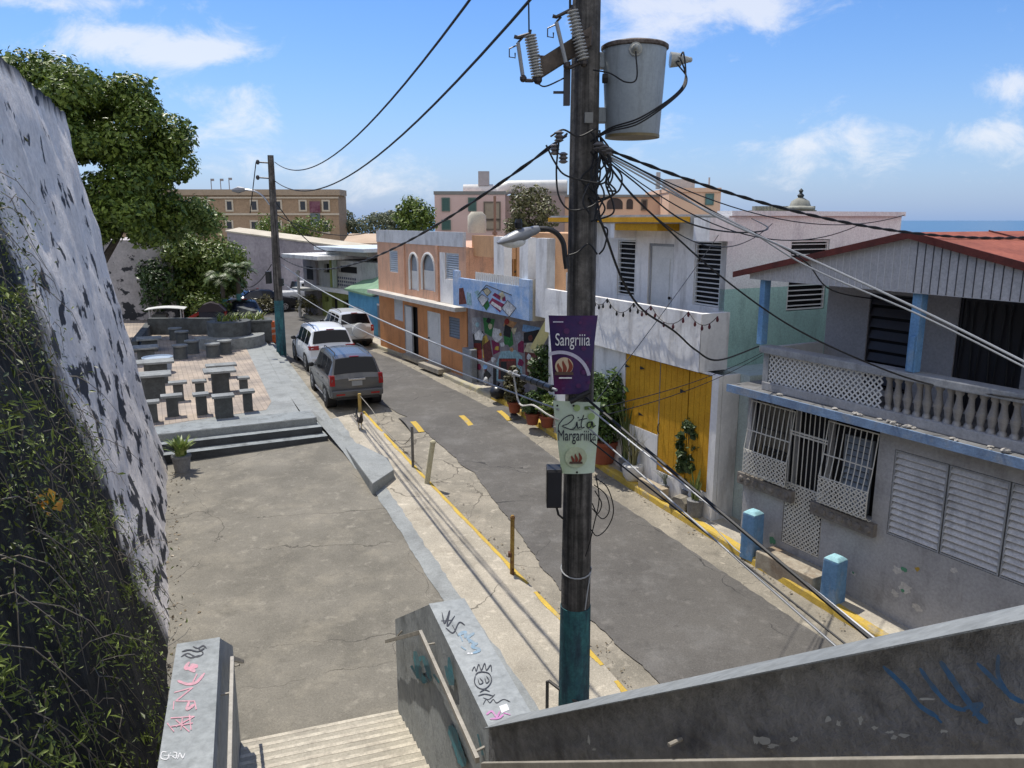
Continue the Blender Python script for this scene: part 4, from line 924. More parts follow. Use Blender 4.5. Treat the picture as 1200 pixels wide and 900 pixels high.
# string lights along the balcony
t=thing('string_lights','festoon of dark bulbs hung along the top of the white balcony','string lights',K.o,K.rot)
cord=MB(); pts=[]; bulbs=[]
hang=[K.pix(q,346+(q-700)*.17,-.22)[0] for q in (692,711,742,762,806,840)]
zt_=pz1+.02
for a_,c_ in zip(hang,hang[1:]):
    for i in range(9):
        u=i/8; pts.append((a_+(c_-a_)*u,-.20,zt_-.33*4*u*(1-u)*abs(c_-a_)/1.3))
cord.tube(pts,.008,5); cord.build('cord',CABLE,t)
for i,p in enumerate(pts[::2]):
    o=MB().lathe([(.012,-.11),(.026,-.09),(.03,-.06),(.016,-.02),(.016,.0)],n=7).build('bulb',flat('red_bulb',(.10,.012,.02)) if i>10 else CABLE,t,smooth=True); o.location=p
# ================================================================== mural house
U=Fr((-1.45,26.85,-5.55),30.0)
uh=thing('house','house with painted street mural and sky-blue mural balcony beside the orange house','house',U.o,U.rot)
ux0=U.pix(549,440)[0]; ux1=U.pix(648,440)[0]+.6
yB=-.75
bz0=U.pix(530,357,yB)[1]; bz1=U.pix(590,333,yB)[1]; bx0=U.pix(531,340,yB)[0]; bx1=U.pix(620,350,yB)[0]
MUR=mat('mural_ground',(.30,.275,.28),(.17,.155,.17),scale=2,bump=.1,streak=(.30,.28,.27),sz=1)
MB().box(ux0,ux1,0,.2,-.5,bz0+.1).build('lower_wall',MUR,uh)
MB().box(ux0,ux1,.21,6.5,-.5,bz0+.1).build('core',WHITE,uh)
def murpoly(mb,pts,y,fr=U):
    mb.poly([(lambda q:(q[0],y,q[1]))(fr.pix(a,c,0 if y>-.5 else yB)) for a,c in pts])
MC={k:mat('mural_'+k,tuple(min(.8,x*1.6) for x in v),tuple(x*.9 for x in v),scale=9,rough=.85,bump=.05) for k,v in dict(green=(.03,.13,.04),red=(.22,.03,.025),yellow=(.38,.26,.05),white=(.45,.46,.47),brown=(.11,.035,.03),black=(.02,.02,.022),teal=(.20,.32,.36),cream=(.42,.38,.26),maroon=(.16,.02,.06),grey=(.22,.23,.25),orange=(.36,.20,.10),blue=(.15,.28,.48)).items()}
mk=list(MC); mur=MB()
def mp(cn,pts,y=-.004): mur.mi(mk.index(cn)); murpoly(mur,pts,y)
mp('grey',[(553,372),(563,372),(565,392),(553,390)]); mp('green',[(566,372),(580,374),(576,395),(568,390)])
mp('black',[(554,392),(566,388),(570,408),(556,412)]); mp('white',[(556,392),(562,386),(567,392),(565,399),(557,398)],-.007)
mp('red',[(555,402),(564,402),(565,420),(556,422)]); mp('yellow',[(565,396),(570,392),(575,406),(573,418),(566,420)]); mp('brown',[(566,405),(574,398),(578,420),(568,426)],-.007)
mp('white',[(578,384),(586,386),(589,396),(582,402),(577,395)]); mp('maroon',[(576,398),(585,402),(586,412),(578,416)]); mp('green',[(590,388),(600,388),(602,404),(591,404)])
mp('black',[(592,380),(600,384),(598,396),(590,393)],-.007); mp('orange',[(592,374),(606,378),(600,386),(590,382)])
mp('cream',[(598,385),(606,384),(603,393)],-.007); mp('grey',[(602,392),(609,388),(614,396),(606,404)],-.007)
mp('teal',[(582,425),(587,412),(604,410),(612,418),(612,450),(581,446)]); mp('brown',[(585,420),(605,420),(606,448),(584,444)],-.007); mp('black',[(587,424),(594,424),(594,446),(587,444)],-.010); mp('red',[(588,421),(604,421),(604,423),(588,423)],-.010)
mp('maroon',[(607,398),(614,400),(614,414),(607,412)]); mp('blue',[(613,380),(634,384),(634,392),(612,388)])
mp('black',[(614,390),(632,386),(634,400),(614,402)],-.007); mp('brown',[(615,404),(630,406),(629,446),(616,444)]); mp('cream',[(618,402),(626,402),(627,414),(614,412)],-.010)
for yy in (424,432,440): mp('cream',[(618,yy),(622,yy+2),(622,yy+5),(618,yy+3)],-.010)
mp('grey',[(556,424),(581,424),(580,452),(556,446)]); mp('black',[(578,430),(582,430),(582,458),(578,456)],-.007); mp('brown',[(568,424),(571,424),(571,452),(568,450)],-.007)
for (cx_,cy_,r_,cn_) in ((557,410,3,'yellow'),(561,430,4,'maroon'),(571,440,5,'black'),(575,383,3,'cream'),(583,408,3,'yellow'),(589,404,2.5,'white'),(598,402,4,'green'),(606,416,3,'teal'),(610,425,4,'maroon'),(563,446,4,'grey'),(578,421,3,'white'),(594,377,3,'red'),(573,375,3,'black'),(622,396,3,'brown'),(620,418,3,'white'),(626,436,3,'white'),(600,410,2.5,'orange'),(560,380,2.5,'teal'),(569,430,3,'blue'),(587,392,2,'yellow')):
    n_=7; mp(cn_,[(cx_+math.cos(6.283*i/n_)*r_*random.uniform(.6,1.25),cy_+math.sin(6.283*i/n_)*r_*1.2*random.uniform(.6,1.25)) for i in range(n_)],-.013)
mur.build('street_mural',[MC[k] for k in mk],uh)
SKYB=mat('mural_sky_blue',(.22,.38,.66),(.42,.54,.72),scale=2.5,bump=.1,sz=.6,streak=(.6,.66,.74),samt=.7,sscale=2.2)
CREAM=mat('cream_wall',(.60,.55,.44),(.5,.46,.37),scale=1.5,bump=.1)
MB().box(bx0,bx1,yB,yB+.12,bz0,bz1).build('balcony_parapet',[SKYB],uh)
MB().box(bx1-.12,bx1,yB+.122,-.002,bz0-.02,bz1+.22).box(bx0,bx1-.121,yB+.122,-.002,bz0+.02,bz0+.14).build('balcony_return',CREAM,uh)
MB().box(bx0,bx0+.35,yB-.002,yB+.122,bz1+.001,bz1+.22).build('balcony_pier',SKYB,uh); MB().box(bx1-.55,bx1,yB-.002,yB+.119,bz1+.001,bz1+.22).build('balcony_pier',SKYB,uh)
mur=MB(); 
def mq(cn,pts,y=None): mur.mi(mk.index(cn)); mur.poly([(lambda q:(q[0],yB-(y or .004),q[1]))(U.pix(a,c,yB)) for a,c in pts])
mq('brown',[(538,338),(543,337),(547,356),(538,357)]); mq('teal',[(547,342),(552,344),(553,358),(547,357)])
for cn,pts in (('cream',[(566,340),(571,337),(576,342),(571,347)]),('white',[(560,350),(565,345),(573,350),(566,359)]),('green',[(566,358),(572,352),(574,358),(570,364)]),('maroon',[(577,346),(580,343),(587,347),(586,352)]),('maroon',[(573,355),(577,349),(592,357),(586,366)]),('white',[(575,356),(577,353),(589,361),(587,364)]),('white',[(588,361),(595,352),(605,361),(597,371)]),('cream',[(584,345),(589,341),(592,347),(588,352)]),('maroon',[(588,349),(592,347),(593,353),(589,353)]),('teal',[(556,342),(560,340),(564,344),(560,350)])): mq(cn,pts,.006 if cn=='white' else .004)
mur.build('balcony_mural',[MC[k] for k in mk],uh)
# outlines of the painted houses
mb=MB()
for pts in ([(566,340),(571,337),(576,342),(571,347),(566,340)],[(560,350),(565,345),(573,350),(566,359),(560,350)],[(588,361),(595,352),(605,361),(597,371),(588,361)],[(560,346),(570,334),(600,346),(588,341)]):
    mb.tube([(lambda q:(q[0],yB-.008,q[1]))(U.pix(a,c,yB)) for a,c in pts],.012,4)
mb.build('mural_outline',MC['black'],uh)
yU=1.6; zup=U.pix(600,272,yU)[1]
OCH=mat('ochre_orange_wall',(.66,.39,.21),(.57,.33,.175),scale=1,bump=.15,streak=(.34,.2,.12),samt=.5,sz=.3)
ho=U.rect((640,293),(655,327),yU)
MB().facade(bx0,ux1+.3,bz0+.14,zup,yU,[(U.pix(588,300,yU)[0],U.pix(606,300,yU)[0],bz0+.2,U.pix(600,287,yU)[1])],.1,0).build('upper_wall',OCH,uh)
xx=(U.pix(588,300,yU)[0]+.02,U.pix(606,300,yU)[0]-.02); door('wooden_door',xx[0],xx[1],bz0+.2,U.pix(600,287,yU)[1],yU+.04,mat('brown_wood',(.42,.22,.06),(.3,.15,.04),scale=4),OCH,uh)
xd=(U.pix(637,300,yU)[0],U.pix(650,300,yU)[0]); door('side_door',xd[0],xd[1],bz0+.2,U.pix(640,293,yU)[1],yU-.045,OCH,mat('ochre_dark',(.36,.19,.10)),uh,knob=0)
zpt=U.pix(600,278,yB+.1)[1]
for (a,c) in ((576,588),(606,616),(625,638)):
    x0_=U.pix(a,300,yB+.05)[0]; x1_=U.pix(c,300,yB+.05)[0]; MB().box(x0_,x1_,yB+.13,yB+.40,bz0+.15,zpt).build('pillar',WHITE,uh)
pk=MB(); xa=U.pix(556,320,yB)[0]; xb=U.pix(607,320,yB)[0]; k_=xa
while k_<xb: pk.box(k_,k_+.07,yB+.03,yB+.06,bz1+.002,bz1+.26); k_+=.13
pk.box(xa,xb,yB+.061,yB+.08,bz1+.12,bz1+.16); pk.build('picket_rail',WHITEC,uh)
MB().box(bx1+.3,ux1+.4,.3,.5,bz0+.11,U.pix(650,318,.3)[1]).build('terrace_wall',WHITE,uh)
MB().box(bx0,ux1+.3,yU+.11,6,bz0+.11,zup-.01).build('upper_core',OCH,uh)
# yellow pennant hanging at the right end
a=U.w(bx1+.55,-.5,bz0+.15)
fl=MB().poly([(0,0,0),(-.9,0,-1.0),(-.35,-.05,-1.08),(.12,0,-.5)]).build('pennant',flat('yellow_cloth',(.60,.52,.22),rough=.8),loc=a,rot=U.rot); tag(fl,'pale yellow cloth pennant hanging between the mural house and the white house','pennant')
# ================================================================== orange house
O=Fr((-1.86,27.5,-5.50),30.8)
oh=thing('house','salmon and orange two-storey house with arched upper windows and white ledge','house',O.o,O.rot)
ox0=O.pix(446,400)[0]; ox1=O.pix(548,440)[0]-.02
oz=O.pix(500,352)[1]; oz2=O.pix(500,287)[1]; oz3=O.pix(500,271)[1]
ORA=mat('orange_wall',(.66,.30,.125),(.57,.25,.10),scale=1.2,bump=.15,streak=(.30,.14,.07),samt=.5,sz=.3)
SAL=mat('salmon_wall',(.72,.43,.29),(.63,.37,.25),scale=1.2,bump=.15,streak=(.34,.24,.19),samt=.6,sz=.3)
h=[O.rect((461.5,348),(472.5,377)),O.rect((475,357),(490.5,410)),O.rect((500.5,364),(517,422)),O.rect((526,370.5),(539,398))]
h[1]=(h[1][0],h[1][1],.05,h[1][3]); h[2]=(h[2][0],h[2][1],.05,h[2][3])
MB().facade(ox0,ox1,-.4,oz,0,h,.12,1).build('lower_wall',[ORA,DARKV],oh)
louver('jalousie_window',h[0][0],h[0][1],h[0][2],h[0][3],.01,10,WHITEC,WHITEC,oh,backm=WHITEC)
m_=(h[1][1]-h[1][0]); door('white_door',h[1][0],h[1][0]+m_*.62,.06,h[1][3],-.03,WHITEC,GREYL,oh,panels=2)
door('white_door',h[2][0],h[2][1],.06,h[2][3],.03,WHITEC,WHITEC,oh,panels=2,knob=-1)
louver('jalousie_window',h[3][0],h[3][1],h[3][2],h[3][3],.01,7,flat('grey_slat',(.22,.25,.28)),flat('grey_frame',(.18,.2,.22)),oh)
u=[O.rect((456,293),(466.5,320)),O.rect((479.5,296),(491,341)),O.rect((494,296),(510.5,342)),O.rect((522,296),(538,329))]
MB().facade(ox0,ox1,oz,oz2,0,u,.14,1).build('upper_wall',[SAL,DARKV],oh)
SLB=flat('blue_white_slat',(.55,.60,.64))
louver('jalousie_window',u[0][0],u[0][1],u[0][2],u[0][3],.01,10,SLB,WHITEC,oh)
for q in (u[1],u[2]):
    aw=MB().box(q[0],q[1],.10,.12,q[2],q[3]).build('arched_window',flat('window_grey',(.30,.35,.40),rough=.2),oh)
    MB().box(q[0]+.02,q[1]-.02,.07,.098,q[2],q[2]+.75).build('balustrade_panel',WHITEC,aw)
    # spandrels make the opening arched
    mb=MB(); cx_=(q[0]+q[1])/2; r=(q[1]-q[0])/2; zc=q[3]-r
    for sgn in (-1,1):
        arc=[(cx_+sgn*r*math.cos(i*math.pi/16),-.002,zc+r*math.sin(i*math.pi/16)) for i in range(9)]
        mb.prism(arc+[(cx_+sgn*r,-.002,q[3])],(0,.06,0))
    mb.build('arch_spandrel',SAL,aw)
    mb=MB(); mb.tube([(q[0],-.01,q[2]),(q[0],-.01,zc)]+[(cx_-r*math.cos(i*math.pi/12),-.01,zc+r*math.sin(i*math.pi/12)) for i in range(13)]+[(q[1],-.01,q[2])],.05,5); mb.build('arch_trim',WHITEC,aw)
pan=O.rect((517,294),(547,352)); MB().box(pan[0]-.1,ox1-.02,-.02,-.003,oz+.06,u[3][2]).box(pan[0]-.1,u[3][0],-.02,-.003,u[3][2]+.001,u[3][3]).build('white_panel',WHITE,oh)
louver('jalousie_window',u[3][0],u[3][1],u[3][2],u[3][3],.01,11,SLB,WHITEC,oh)
for a in (474,513): x_=O.pix(a,310)[0]; MB().box(x_-.1,x_+.1,-.06,-.003,oz+.06,oz2-.01).build('pilaster',SAL,oh)
MB().box(ox0-.25,ox1-.02,-.45,-.003,oz-.10,oz+.05).build('ledge',mat('ledge_white',(.66,.63,.58),(.5,.47,.42),scale=2,streak=(.25,.22,.2),sz=1),oh)
MB().box(ox0,O.pix(543,280)[0],-.03,.1,oz2+.001,oz3).build('roof_parapet',mat('parapet_white',(.62,.64,.67),(.5,.52,.55),scale=1.3,streak=(.3,.3,.32),samt=.6,sz=.4),oh)
MB().box(ox0,ox1,.15,7,-.4,oz2-.01).build('core',SAL,oh)
MB().box(O.pix(544,280)[0],ox1+2.5,.3,.5,oz2-.3,oz3-.1).build('terrace_parapet',OCH,oh)
def roof_item(fr,px,py,y,dx,dz,name,m,label,cat,shape='box'):
    x,z=fr.pix(px,py,y); p=fr.w(x,y,z)
    if shape=='tank': o=MB().lathe([(dx,0),(dx*1.03,dz*.3),(dx*1.0,dz*.8),(dx*.6,dz)],n=14).build(name,m,loc=p,smooth=True)
    else: o=MB().box(-dx,dx,-dx,dx,0,dz).build(name,m,loc=p,bevel=.02)
    return tag(o,label,cat)
roof_item(O,559,273,1.0,.33,.75,'water_tank',CREAM,'small cream water tank on the orange house roof','water tank','tank')
x,z=O.pix(580,275,1.5); p=O.w(x,1.5,z); tag(MB().tube([(0,0,-.6),(0,0,1.35)],.05,6).tube([(0,0,0),(.0,.0,.1)],.09,6).build('vent_pipe',flat('rust_brown',(.25,.15,.10)),loc=p),'thin brown vent pipe standing on the orange rooftop','pipe')
# ================================================================== blue shed
BLS=mat('shed_blue',(.13,.38,.58),(.10,.31,.49),scale=2,bump=.2,streak=(.06,.2,.34),samt=.5,sz=.1,sscale=8)
GR=mat('green_roof',(.22,.36,.22),(.17,.28,.18),scale=1.5,bump=.2,streak=(.12,.2,.14),samt=.5,sz=1)
eA=Vector((-8.8,40.7,-3.6)); eB=Vector((-6.75,37.1,-3.6)); eC=aty(449,341,36.1); eD=aty(452,326,39.0); eE=aty(434,326,42.0)
sh_=thing('shed','bright blue wooden shed with sloping green roof beside the orange house','shed',(eB.x,eB.y,-5.55))
o_=Vector((eB.x,eB.y,-5.55)); rl=lambda p:Vector(p)-o_
inn=Vector((.18,.13,0))
A_,B_,C_,D_,E_=[rl(p) for p in (eA,eB,eC,eD,eE)]
lo=lambda p:(p.x+inn.x,p.y+inn.y,-.4)
hi=lambda p:(p.x+inn.x,p.y+inn.y,p.z-.03)
mb=MB().quad(lo(A_),lo(B_),hi(B_),hi(A_)).quad(lo(B_),lo(C_),hi(C_),hi(B_)).quad(lo(C_),lo(D_),hi(D_),hi(C_)).quad(lo(E_),lo(A_),hi(A_),hi(E_)).quad(lo(D_),lo(E_),hi(E_),hi(D_)); mb.build('wall',BLS,sh_)
MB().prism([B_,C_,D_,E_,A_],(0,0,.09)).build('roof',GR,sh_)
t_=(C_-B_); t_=Vector((t_.x,t_.y,0)); nn_=Vector((t_.y,-t_.x,0)).normalized()
if nn_.y>0: nn_=-nn_
g0=B_+inn+t_*.16+nn_*.02; g1=B_+inn+t_*.95+nn_*.02
gq=lambda p,z,k=0:(p.x+nn_.x*k,p.y+nn_.y*k,z)
gd=MB().hexa([gq(g0,0),gq(g1,0),gq(g1,0,-.03),gq(g0,0,-.03),gq(g0,1.55),gq(g1,1.55),gq(g1,1.55,-.03),gq(g0,1.55,-.03)]).build('grey_gate',mat('grey_planks',(.30,.29,.28),(.22,.215,.21),scale=3,streak=(.12,.12,.12),sz=.1,sscale=9),sh_)
MB().hexa([gq(g0,1.56,.02),gq(g1,1.56,.02),gq(g1,1.56,-.03),gq(g0,1.56,-.03),gq(g0,1.64,.02),gq(g1,1.64,.02),gq(g1,1.64,-.03),gq(g0,1.64,-.03)]).build('lintel',WHITEC,gd)
# ================================================================== near utility pole
PX,PY=.81,9.06; PZ0=zg(9.06)+.1
pole=thing('utility_pole','tall dark wooden utility pole with teal painted foot in the foreground','utility pole',(PX,PY,PZ0))
mb=MB(); nseg=26; H=3.9-PZ0; vs=[]; n=22
for i in range(nseg+1):
    u=i/nseg; z=H*u; r=.192-.046*u
    for j in range(n):
        th=6.2832*j/n; rr=r*(1+.035*noise.noise((math.cos(th)*5,math.sin(th)*5,z*.35))+.012*noise.noise((math.cos(th)*14,math.sin(th)*14,z*.6)))
        vs.append((rr*math.cos(th),rr*math.sin(th),z-.3*(i==0)))
mb.add(vs,[(i*n+j,i*n+(j+1)%n,(i+1)*n+(j+1)%n,(i+1)*n+j) for i in range(nseg) for j in range(n)]+[tuple(nseg*n+j for j in range(n))])
mb.build('shaft',WOOD,pole,smooth=True)
zt_=-4.80-PZ0
MB().tube([(0,0,-.1),(0,0,zt_*.4),(0,0,zt_)],[.203,.200,.194],22).build('painted_foot',TEAL,pole,smooth=True)
MB().box(-1.0,.6,-.30,-.20,H-.85,H-.70).build('crossarm',WOOD,pole)
for x in (-.9,-.45,.35): MB().lathe([(.02,-.06),(.05,-.03),(.03,0),(.055,.03),(.03,.06),(.04,.09)],(x,-.25,H-.64),10).build('pin_insulator',flat('porcelain',(.35,.34,.33),rough=.25),pole,smooth=True)
def P9(px,py,Y=8.9): return aty(px,py,Y)
def PL(px,py,Y=8.9): p=aty(px,py,Y); return Vector((p.x-PX,p.y-PY,p.z-PZ0))
# steel bracket of the cutouts
mb=MB(); a=PL(634,80,8.7); b_=PL(694,42,8.85); d=(b_-a); u_=Vector((0,-.03,.09)); v_=Vector((.03,.10,0))
mb.hexa([a-u_-v_*.3,b_-u_-v_*.3,b_-u_+v_*.3,a-u_+v_*.3,a+u_-v_*.3,b_+u_-v_*.3,b_+u_+v_*.3,a+u_+v_*.3])
mb.build('cutout_arm',mat('weathered_timber',(.16,.13,.11),(.09,.075,.065),scale=5,bump=.3),pole)
q=PL(666,98,8.80); MB().box(q.x-.05,q.x+.02,q.y-.03,q.y+.06,q.z-.22,q.z+.22).box(q.x-.16,q.x-.05,q.y,q.y+.03,q.z-.1,q.z-.075).build('pole_plate',flat('dark_steel',(.05,.05,.055),rough=.5),pole)
q=PL(690,138,8.86); MB().box(q.x-.045,q.x+.045,q.y-.02,q.y+.02,q.z-.055,q.z+.055).build('tag_plate',flat('dull_plate',(.22,.22,.21),rough=.5),pole)
PORC=flat('porcelain_grey',(.48,.47,.44),rough=.3)
def cutout(top,bot,ftop,fbot,label):
    t=thing('fuse_cutout',label,'fuse cutout',top); d=bot-top; L_=d.length; mb=MB(); prof=[]; n=15
    for i in range(n):
        z=L_*i/n; prof+= [(.032,z+.001),(.066,z+L_/n*.25),(.066,z+L_/n*.5),(.034,z+L_/n*.8)]
    prof=[(.02,0)]+prof+[(.02,L_)]
    mb.lathe(prof,n=14); o=mb.build('insulator',PORC,t,smooth=True); o.rotation_euler=d.to_track_quat('Z','Y').to_euler()
    f0=ftop-top; f1=fbot-top
    MB().tube([f0,f1],.021,8).build('fuse_tube',flat('fuse_grey',(.30,.31,.32),rough=.4),t)
    m2=MB(); m2.tube([(0,0,.05),(0,0,.01),f0+Vector((0,0,.05)),f0+Vector((-.04,0,.06))],.020,6).tube([f0,f0+Vector((.05,0,.05))],.012,5).tube([f0+Vector((0,0,-.02)),f0+Vector((-.09,0,-.06)),f0+Vector((-.09,0,-.14)),f0+Vector((-.03,0,-.15)),f0+Vector((-.03,0,-.10))],.008,5)
    m2.tube([d,d+Vector((-.06,0,-.03)),f1+Vector((.03,0,-.02)),f1],.020,6).blob(f1,(.04,.04,.04),7,5).blob(d+Vector((.0,0,-.02)),(.05,.04,.05),7,5).tube([d*.5,d*.5+Vector((.12,.05,0))],.018,5)
    m2.build('clamp',flat('dark_bronze',(.06,.05,.045),rough=.4,metal=.5),t)
    return t
cutout(P9(621,41,8.65),P9(630,91,8.65),P9(607,50,8.65),P9(613,92,8.65),'grey ribbed fuse cutout hanging outermost on the left of the pole')
cutout(P9(670,12,8.7),P9(684,71,8.72),P9(652,26,8.65),P9(664,77,8.65),'grey ribbed fuse cutout mounted right against the pole')
# transformer
tz0=.92; tzt=1.90; tx,ty=1.36,9.15
tr=thing('transformer','grey pole-mounted transformer can with rusty lid rim','transformer',(tx,ty,tz0))
TRM=mat('transformer_grey',(.36,.405,.44),(.31,.35,.38),scale=2,rough=.5,bump=.05,streak=(.18,.19,.18),samt=.5,sz=.12,sscale=7,grain=.12)
h_=tzt-tz0
MB().lathe([(.29,.0),(.302,.02),(.335,h_*.6),(.350,h_-.05)],n=40).build('tank',TRM,tr,smooth=True)
MB().lathe([(.28,-.012),(.306,-.01),(.306,.02)],n=40).build('base_rim',flat('ochre_rim',(.22,.17,.08)),tr)
RIM=mat('rusted_rim',(.20,.17,.15),(.08,.06,.05),scale=14,bump=.5)
MB().lathe([(.352,h_-.06),(.372,h_-.05),(.372,h_-.02),(.35,h_-.005),(.2,h_+.03),(.02,h_+.04)],n=40).build('lid',RIM,tr,smooth=True)
for (px,py,Y) in ((745,57,8.78),(798,70,9.15)):
    q=aty(px,py,Y)-Vector((tx,ty,tz0)); d=Vector((q.x,q.y,0)).normalized()
    b=MB(); b.tube([q-d*.12,q],[.085,.07],12).tube([q,q+d*.09],[.055,.03],10).blob(q+d*.10,(.03,.03,.03),7,5); b.build('bushing',flat('bushing_porcelain',(.42,.42,.38),rough=.3),tr,smooth=True)
for z in (.83,.24): MB().box(-.44,-.30,-.06,.10,h_*z-.08,h_*z+.08).build('hanger',TRM,tr,bevel=.01)
MB().tube([PL(706,92,8.95)+Vector((PX-tx,PY-ty,PZ0-tz0)),PL(712,92,8.95)+Vector((PX-tx,PY-ty,PZ0-tz0))],.05,8).build('arrester',CABLE,tr)
# ------------------------------------------------------------------ wires
def sagline(a,b,sag,n=26):
    a,b=Vector(a),Vector(b); return [a.lerp(b,i/n)-Vector((0,0,sag*4*(i/n)*(1-i/n))) for i in range(n+1)]
def wire(name,label,cat,path,r,m=None,twist=0,group=None):
    mb=MB(); path=[Vector(p) for p in path]
    if twist:
        for ph in range(2):
            q=[]
            P=[]
            for a,b in zip(path,path[1:]): P+= [a.lerp(b,k/4) for k in range(4)]
            P.append(path[-1])
            for i,p in enumerate(P): q.append(p+Vector((math.cos(i*1.1+ph*3.14)*r*.9,0,math.sin(i*1.1+ph*3.14)*r*.9)))
            mb.tube(q,r,5)
    else: mb.tube(path,r,6)
    return tag(mb.build(name,m or CABLE,smooth=True),label,cat,group)
pole2_b=onz(330,415,-5.53); Y2=pole2_b.y
def Q2(px,py): return aty(px,py,Y2)
def spline(pts,n=8):
    P=[Vector(p) for p in pts]; P=[P[0]*2-P[1]]+P+[P[-1]*2-P[-2]]; out=[]
    for i in range(1,len(P)-2):
        for k in range(n):
            t=k/n; a,b,c,d=P[i-1:i+3]
            out.append(.5*((2*b)+(c-a)*t+(2*a-5*b+4*c-d)*t*t+(3*b-a-3*c+d)*t**3))
    out.append(P[-2]); return out
wire('power_line','upper of the two long black power lines rising from the far pole to the top','power line',sagline(Q2(322,190),aty(578,-38,8.9),1.0),.016)
wire('power_line','lower of the two long black power lines rising from the far pole to the top','power line',sagline(Q2(322,212),aty(640,-22,8.9),1.1),.018)
wire('twisted_cable','thick black twisted cable sagging over the orange house to the near pole','cable',sagline(Q2(327,300),aty(664,158,8.9),.95),.013,twist=1)
g1=sagline(Q2(330,310),aty(652,457,8.78),.25)
wire('messenger_cable','pale grey cable running from the far pole past the parked cars to the signs','cable',g1,.017,CABLEG)
wire('messenger_cable','thin pale cable running low over the parked cars below the thicker one','cable',sagline(Q2(332,332),aty(655,480,8.78),.28),.011,CABLEG)
def onpath(path,px):
    best=None
    for a,b in zip(path,path[1:]):
        for k in range(10):
            p=a.lerp(b,k/10); dep=p.y*CP-p.z*SP; x=600+F*p.x/dep
            if best is None or abs(x-px)<best[0]: best=(abs(x-px),p)
    return best[1]
s0,s1=onpath(g1,613),onpath(g1,648)
mb=MB(); 
for k in range(5): mb.tube([s0.lerp(s1,k/5+.01),s0.lerp(s1,(k+.92)/5)],.045,9)
mb.tube([s0,s1],.038,8); tag(mb.build('splice_sleeve',flat('sleeve_black',(.022,.024,.027),rough=.45),smooth=True),'black splice sleeve on the pale cable just left of the signs','cable sleeve')
kn=onpath(g1,601); rp_=spline([kn,kn+Vector((.08,-.2,-.35)),aty(625,475,9.1),aty(642,486,8.85),aty(655,492,8.82)],6)
mb=MB().tube(rp_,.012,6)
for i in range(6): mb.blob(kn+Vector((random.uniform(-.05,.05),random.uniform(-.05,.05),random.uniform(-.03,.05))),(.03,.03,.03),6,5)
tag(mb.build('knotted_rope',flat('rope',(.55,.53,.48),rough=.9),smooth=True),'pale rope tied in a knot on the cable and drooping to the pole','rope')
def down(a,px,py,t,name,label,r,m,ext=1.9,sag=.0):
    d=ray(px,py); b=Vector(d)*t; e=a+(b-a)*ext; return wire(name,label,'cable',sagline(a,e,sag,20),r,m)
down(aty(686,466,8.8),1030,757,5.4,'guy_cable','thick black cable descending from the signs towards the stair parapet',.017,CABLE)
down(aty(690,478,8.8),1036,757,5.4,'guy_cable','shiny grey cable descending beside the thick black one from the signs',.010,flat('steel_cable',(.5,.51,.53),rough=.5))
down(aty(688,500,8.85),988,765,5.6,'guy_cable','thin pale cable descending lowest from the pole over the kerb',.010,CABLEG)
down(aty(690,515,8.85),1000,762,5.5,'guy_cable','thin black cable descending lowest from the pole over the kerb',.009,CABLE)
a0=aty(704,172,8.95)
wire('twisted_cable','thick black twisted cable crossing the sky to the right edge','cable',sagline(a0,aty(1330,262,13),.55),.012,twist=1)
b1=aty(939,303,11.5)
wire('service_drop','black service cable bundle from the pole to the grey house window','cable',spline([aty(704,175,8.95),aty(760,204,9.3),aty(840,250,10),b1,aty(975,340,11.6),G.w(*(lambda q:(q[0],1.2,q[1]))(G.pix(1044,353,1.2)))],8),.011)
wire('service_drop','pale grey service cable from the pole across the gable to the right edge','cable',spline([aty(704,178,8.95),aty(765,210,9.0),aty(842,255,8.8),aty(944,301,8.4),aty(1080,364,7.6),aty(1200,424,6.9),aty(1300,475,6.2)],8),.012,CABLEG)
wire('service_drop','second pale service cable running just under the first across the gable','cable',spline([aty(704,180,8.95),aty(790,228,9.0),aty(870,266,8.8),aty(950,314,8.4),aty(1075,368,7.7),aty(1200,430,7.0),aty(1300,484,6.3)],8),.009,CABLEG)
wire('service_drop','third dark service cable drooping from the pole over the white balcony corner','cable',spline([aty(703,182,8.95),aty(742,212,9.2),aty(800,258,9.6),aty(858,272,10.2),aty(900,268,11),KS.w(.5,-.1,z_top-.05)],8),.010)
wire('service_drop','black cable from the pole down to the grey balcony rail','cable',spline([aty(702,178,8.95),aty(735,222,9.3),aty(765,252,9.7),aty(840,320,10.3),aty(920,378,10.8),aty(1000,418,11),G.w(*(lambda q:(q[0],-.22,q[1]))(G.pix(1085,449,-.22))),G.w(*(lambda q:(q[0],-.22,q[1]))(G.pix(1200,468,-.22)))],8),.013)
wire('service_drop','black lumpy cable from the pole across the white balcony to the grey house corner','cable',spline([aty(690,232,8.9),aty(705,262,9.1),aty(728,325,9.7),aty(752,362,10.3),aty(790,388,10.9),aty(815,410,11.6),aty(842,422,12.2),G.w(*(lambda q:(q[0],-.15,q[1]))(G.pix(889,406,-.15)))],8),.015)
wire('thin_wire','thin wire from the white house roof corner slanting down to the pole','wire',sagline(K.w(xc-.05,yk-.1,zr-.1),aty(668,510,8.95),.05),.006)
wire('thin_wire','upper thin wire from the grey house corner across the yellow doors to the pole','wire',sagline(G.w(xbl,-.15,zr0),aty(700,478,8.95),.1),.006)
wire('thin_wire','lower thin wire from the grey house corner across the yellow doors to the pole','wire',sagline(G.w(xbl,-.15,zr0-.05),aty(692,490,8.95),.12),.006)
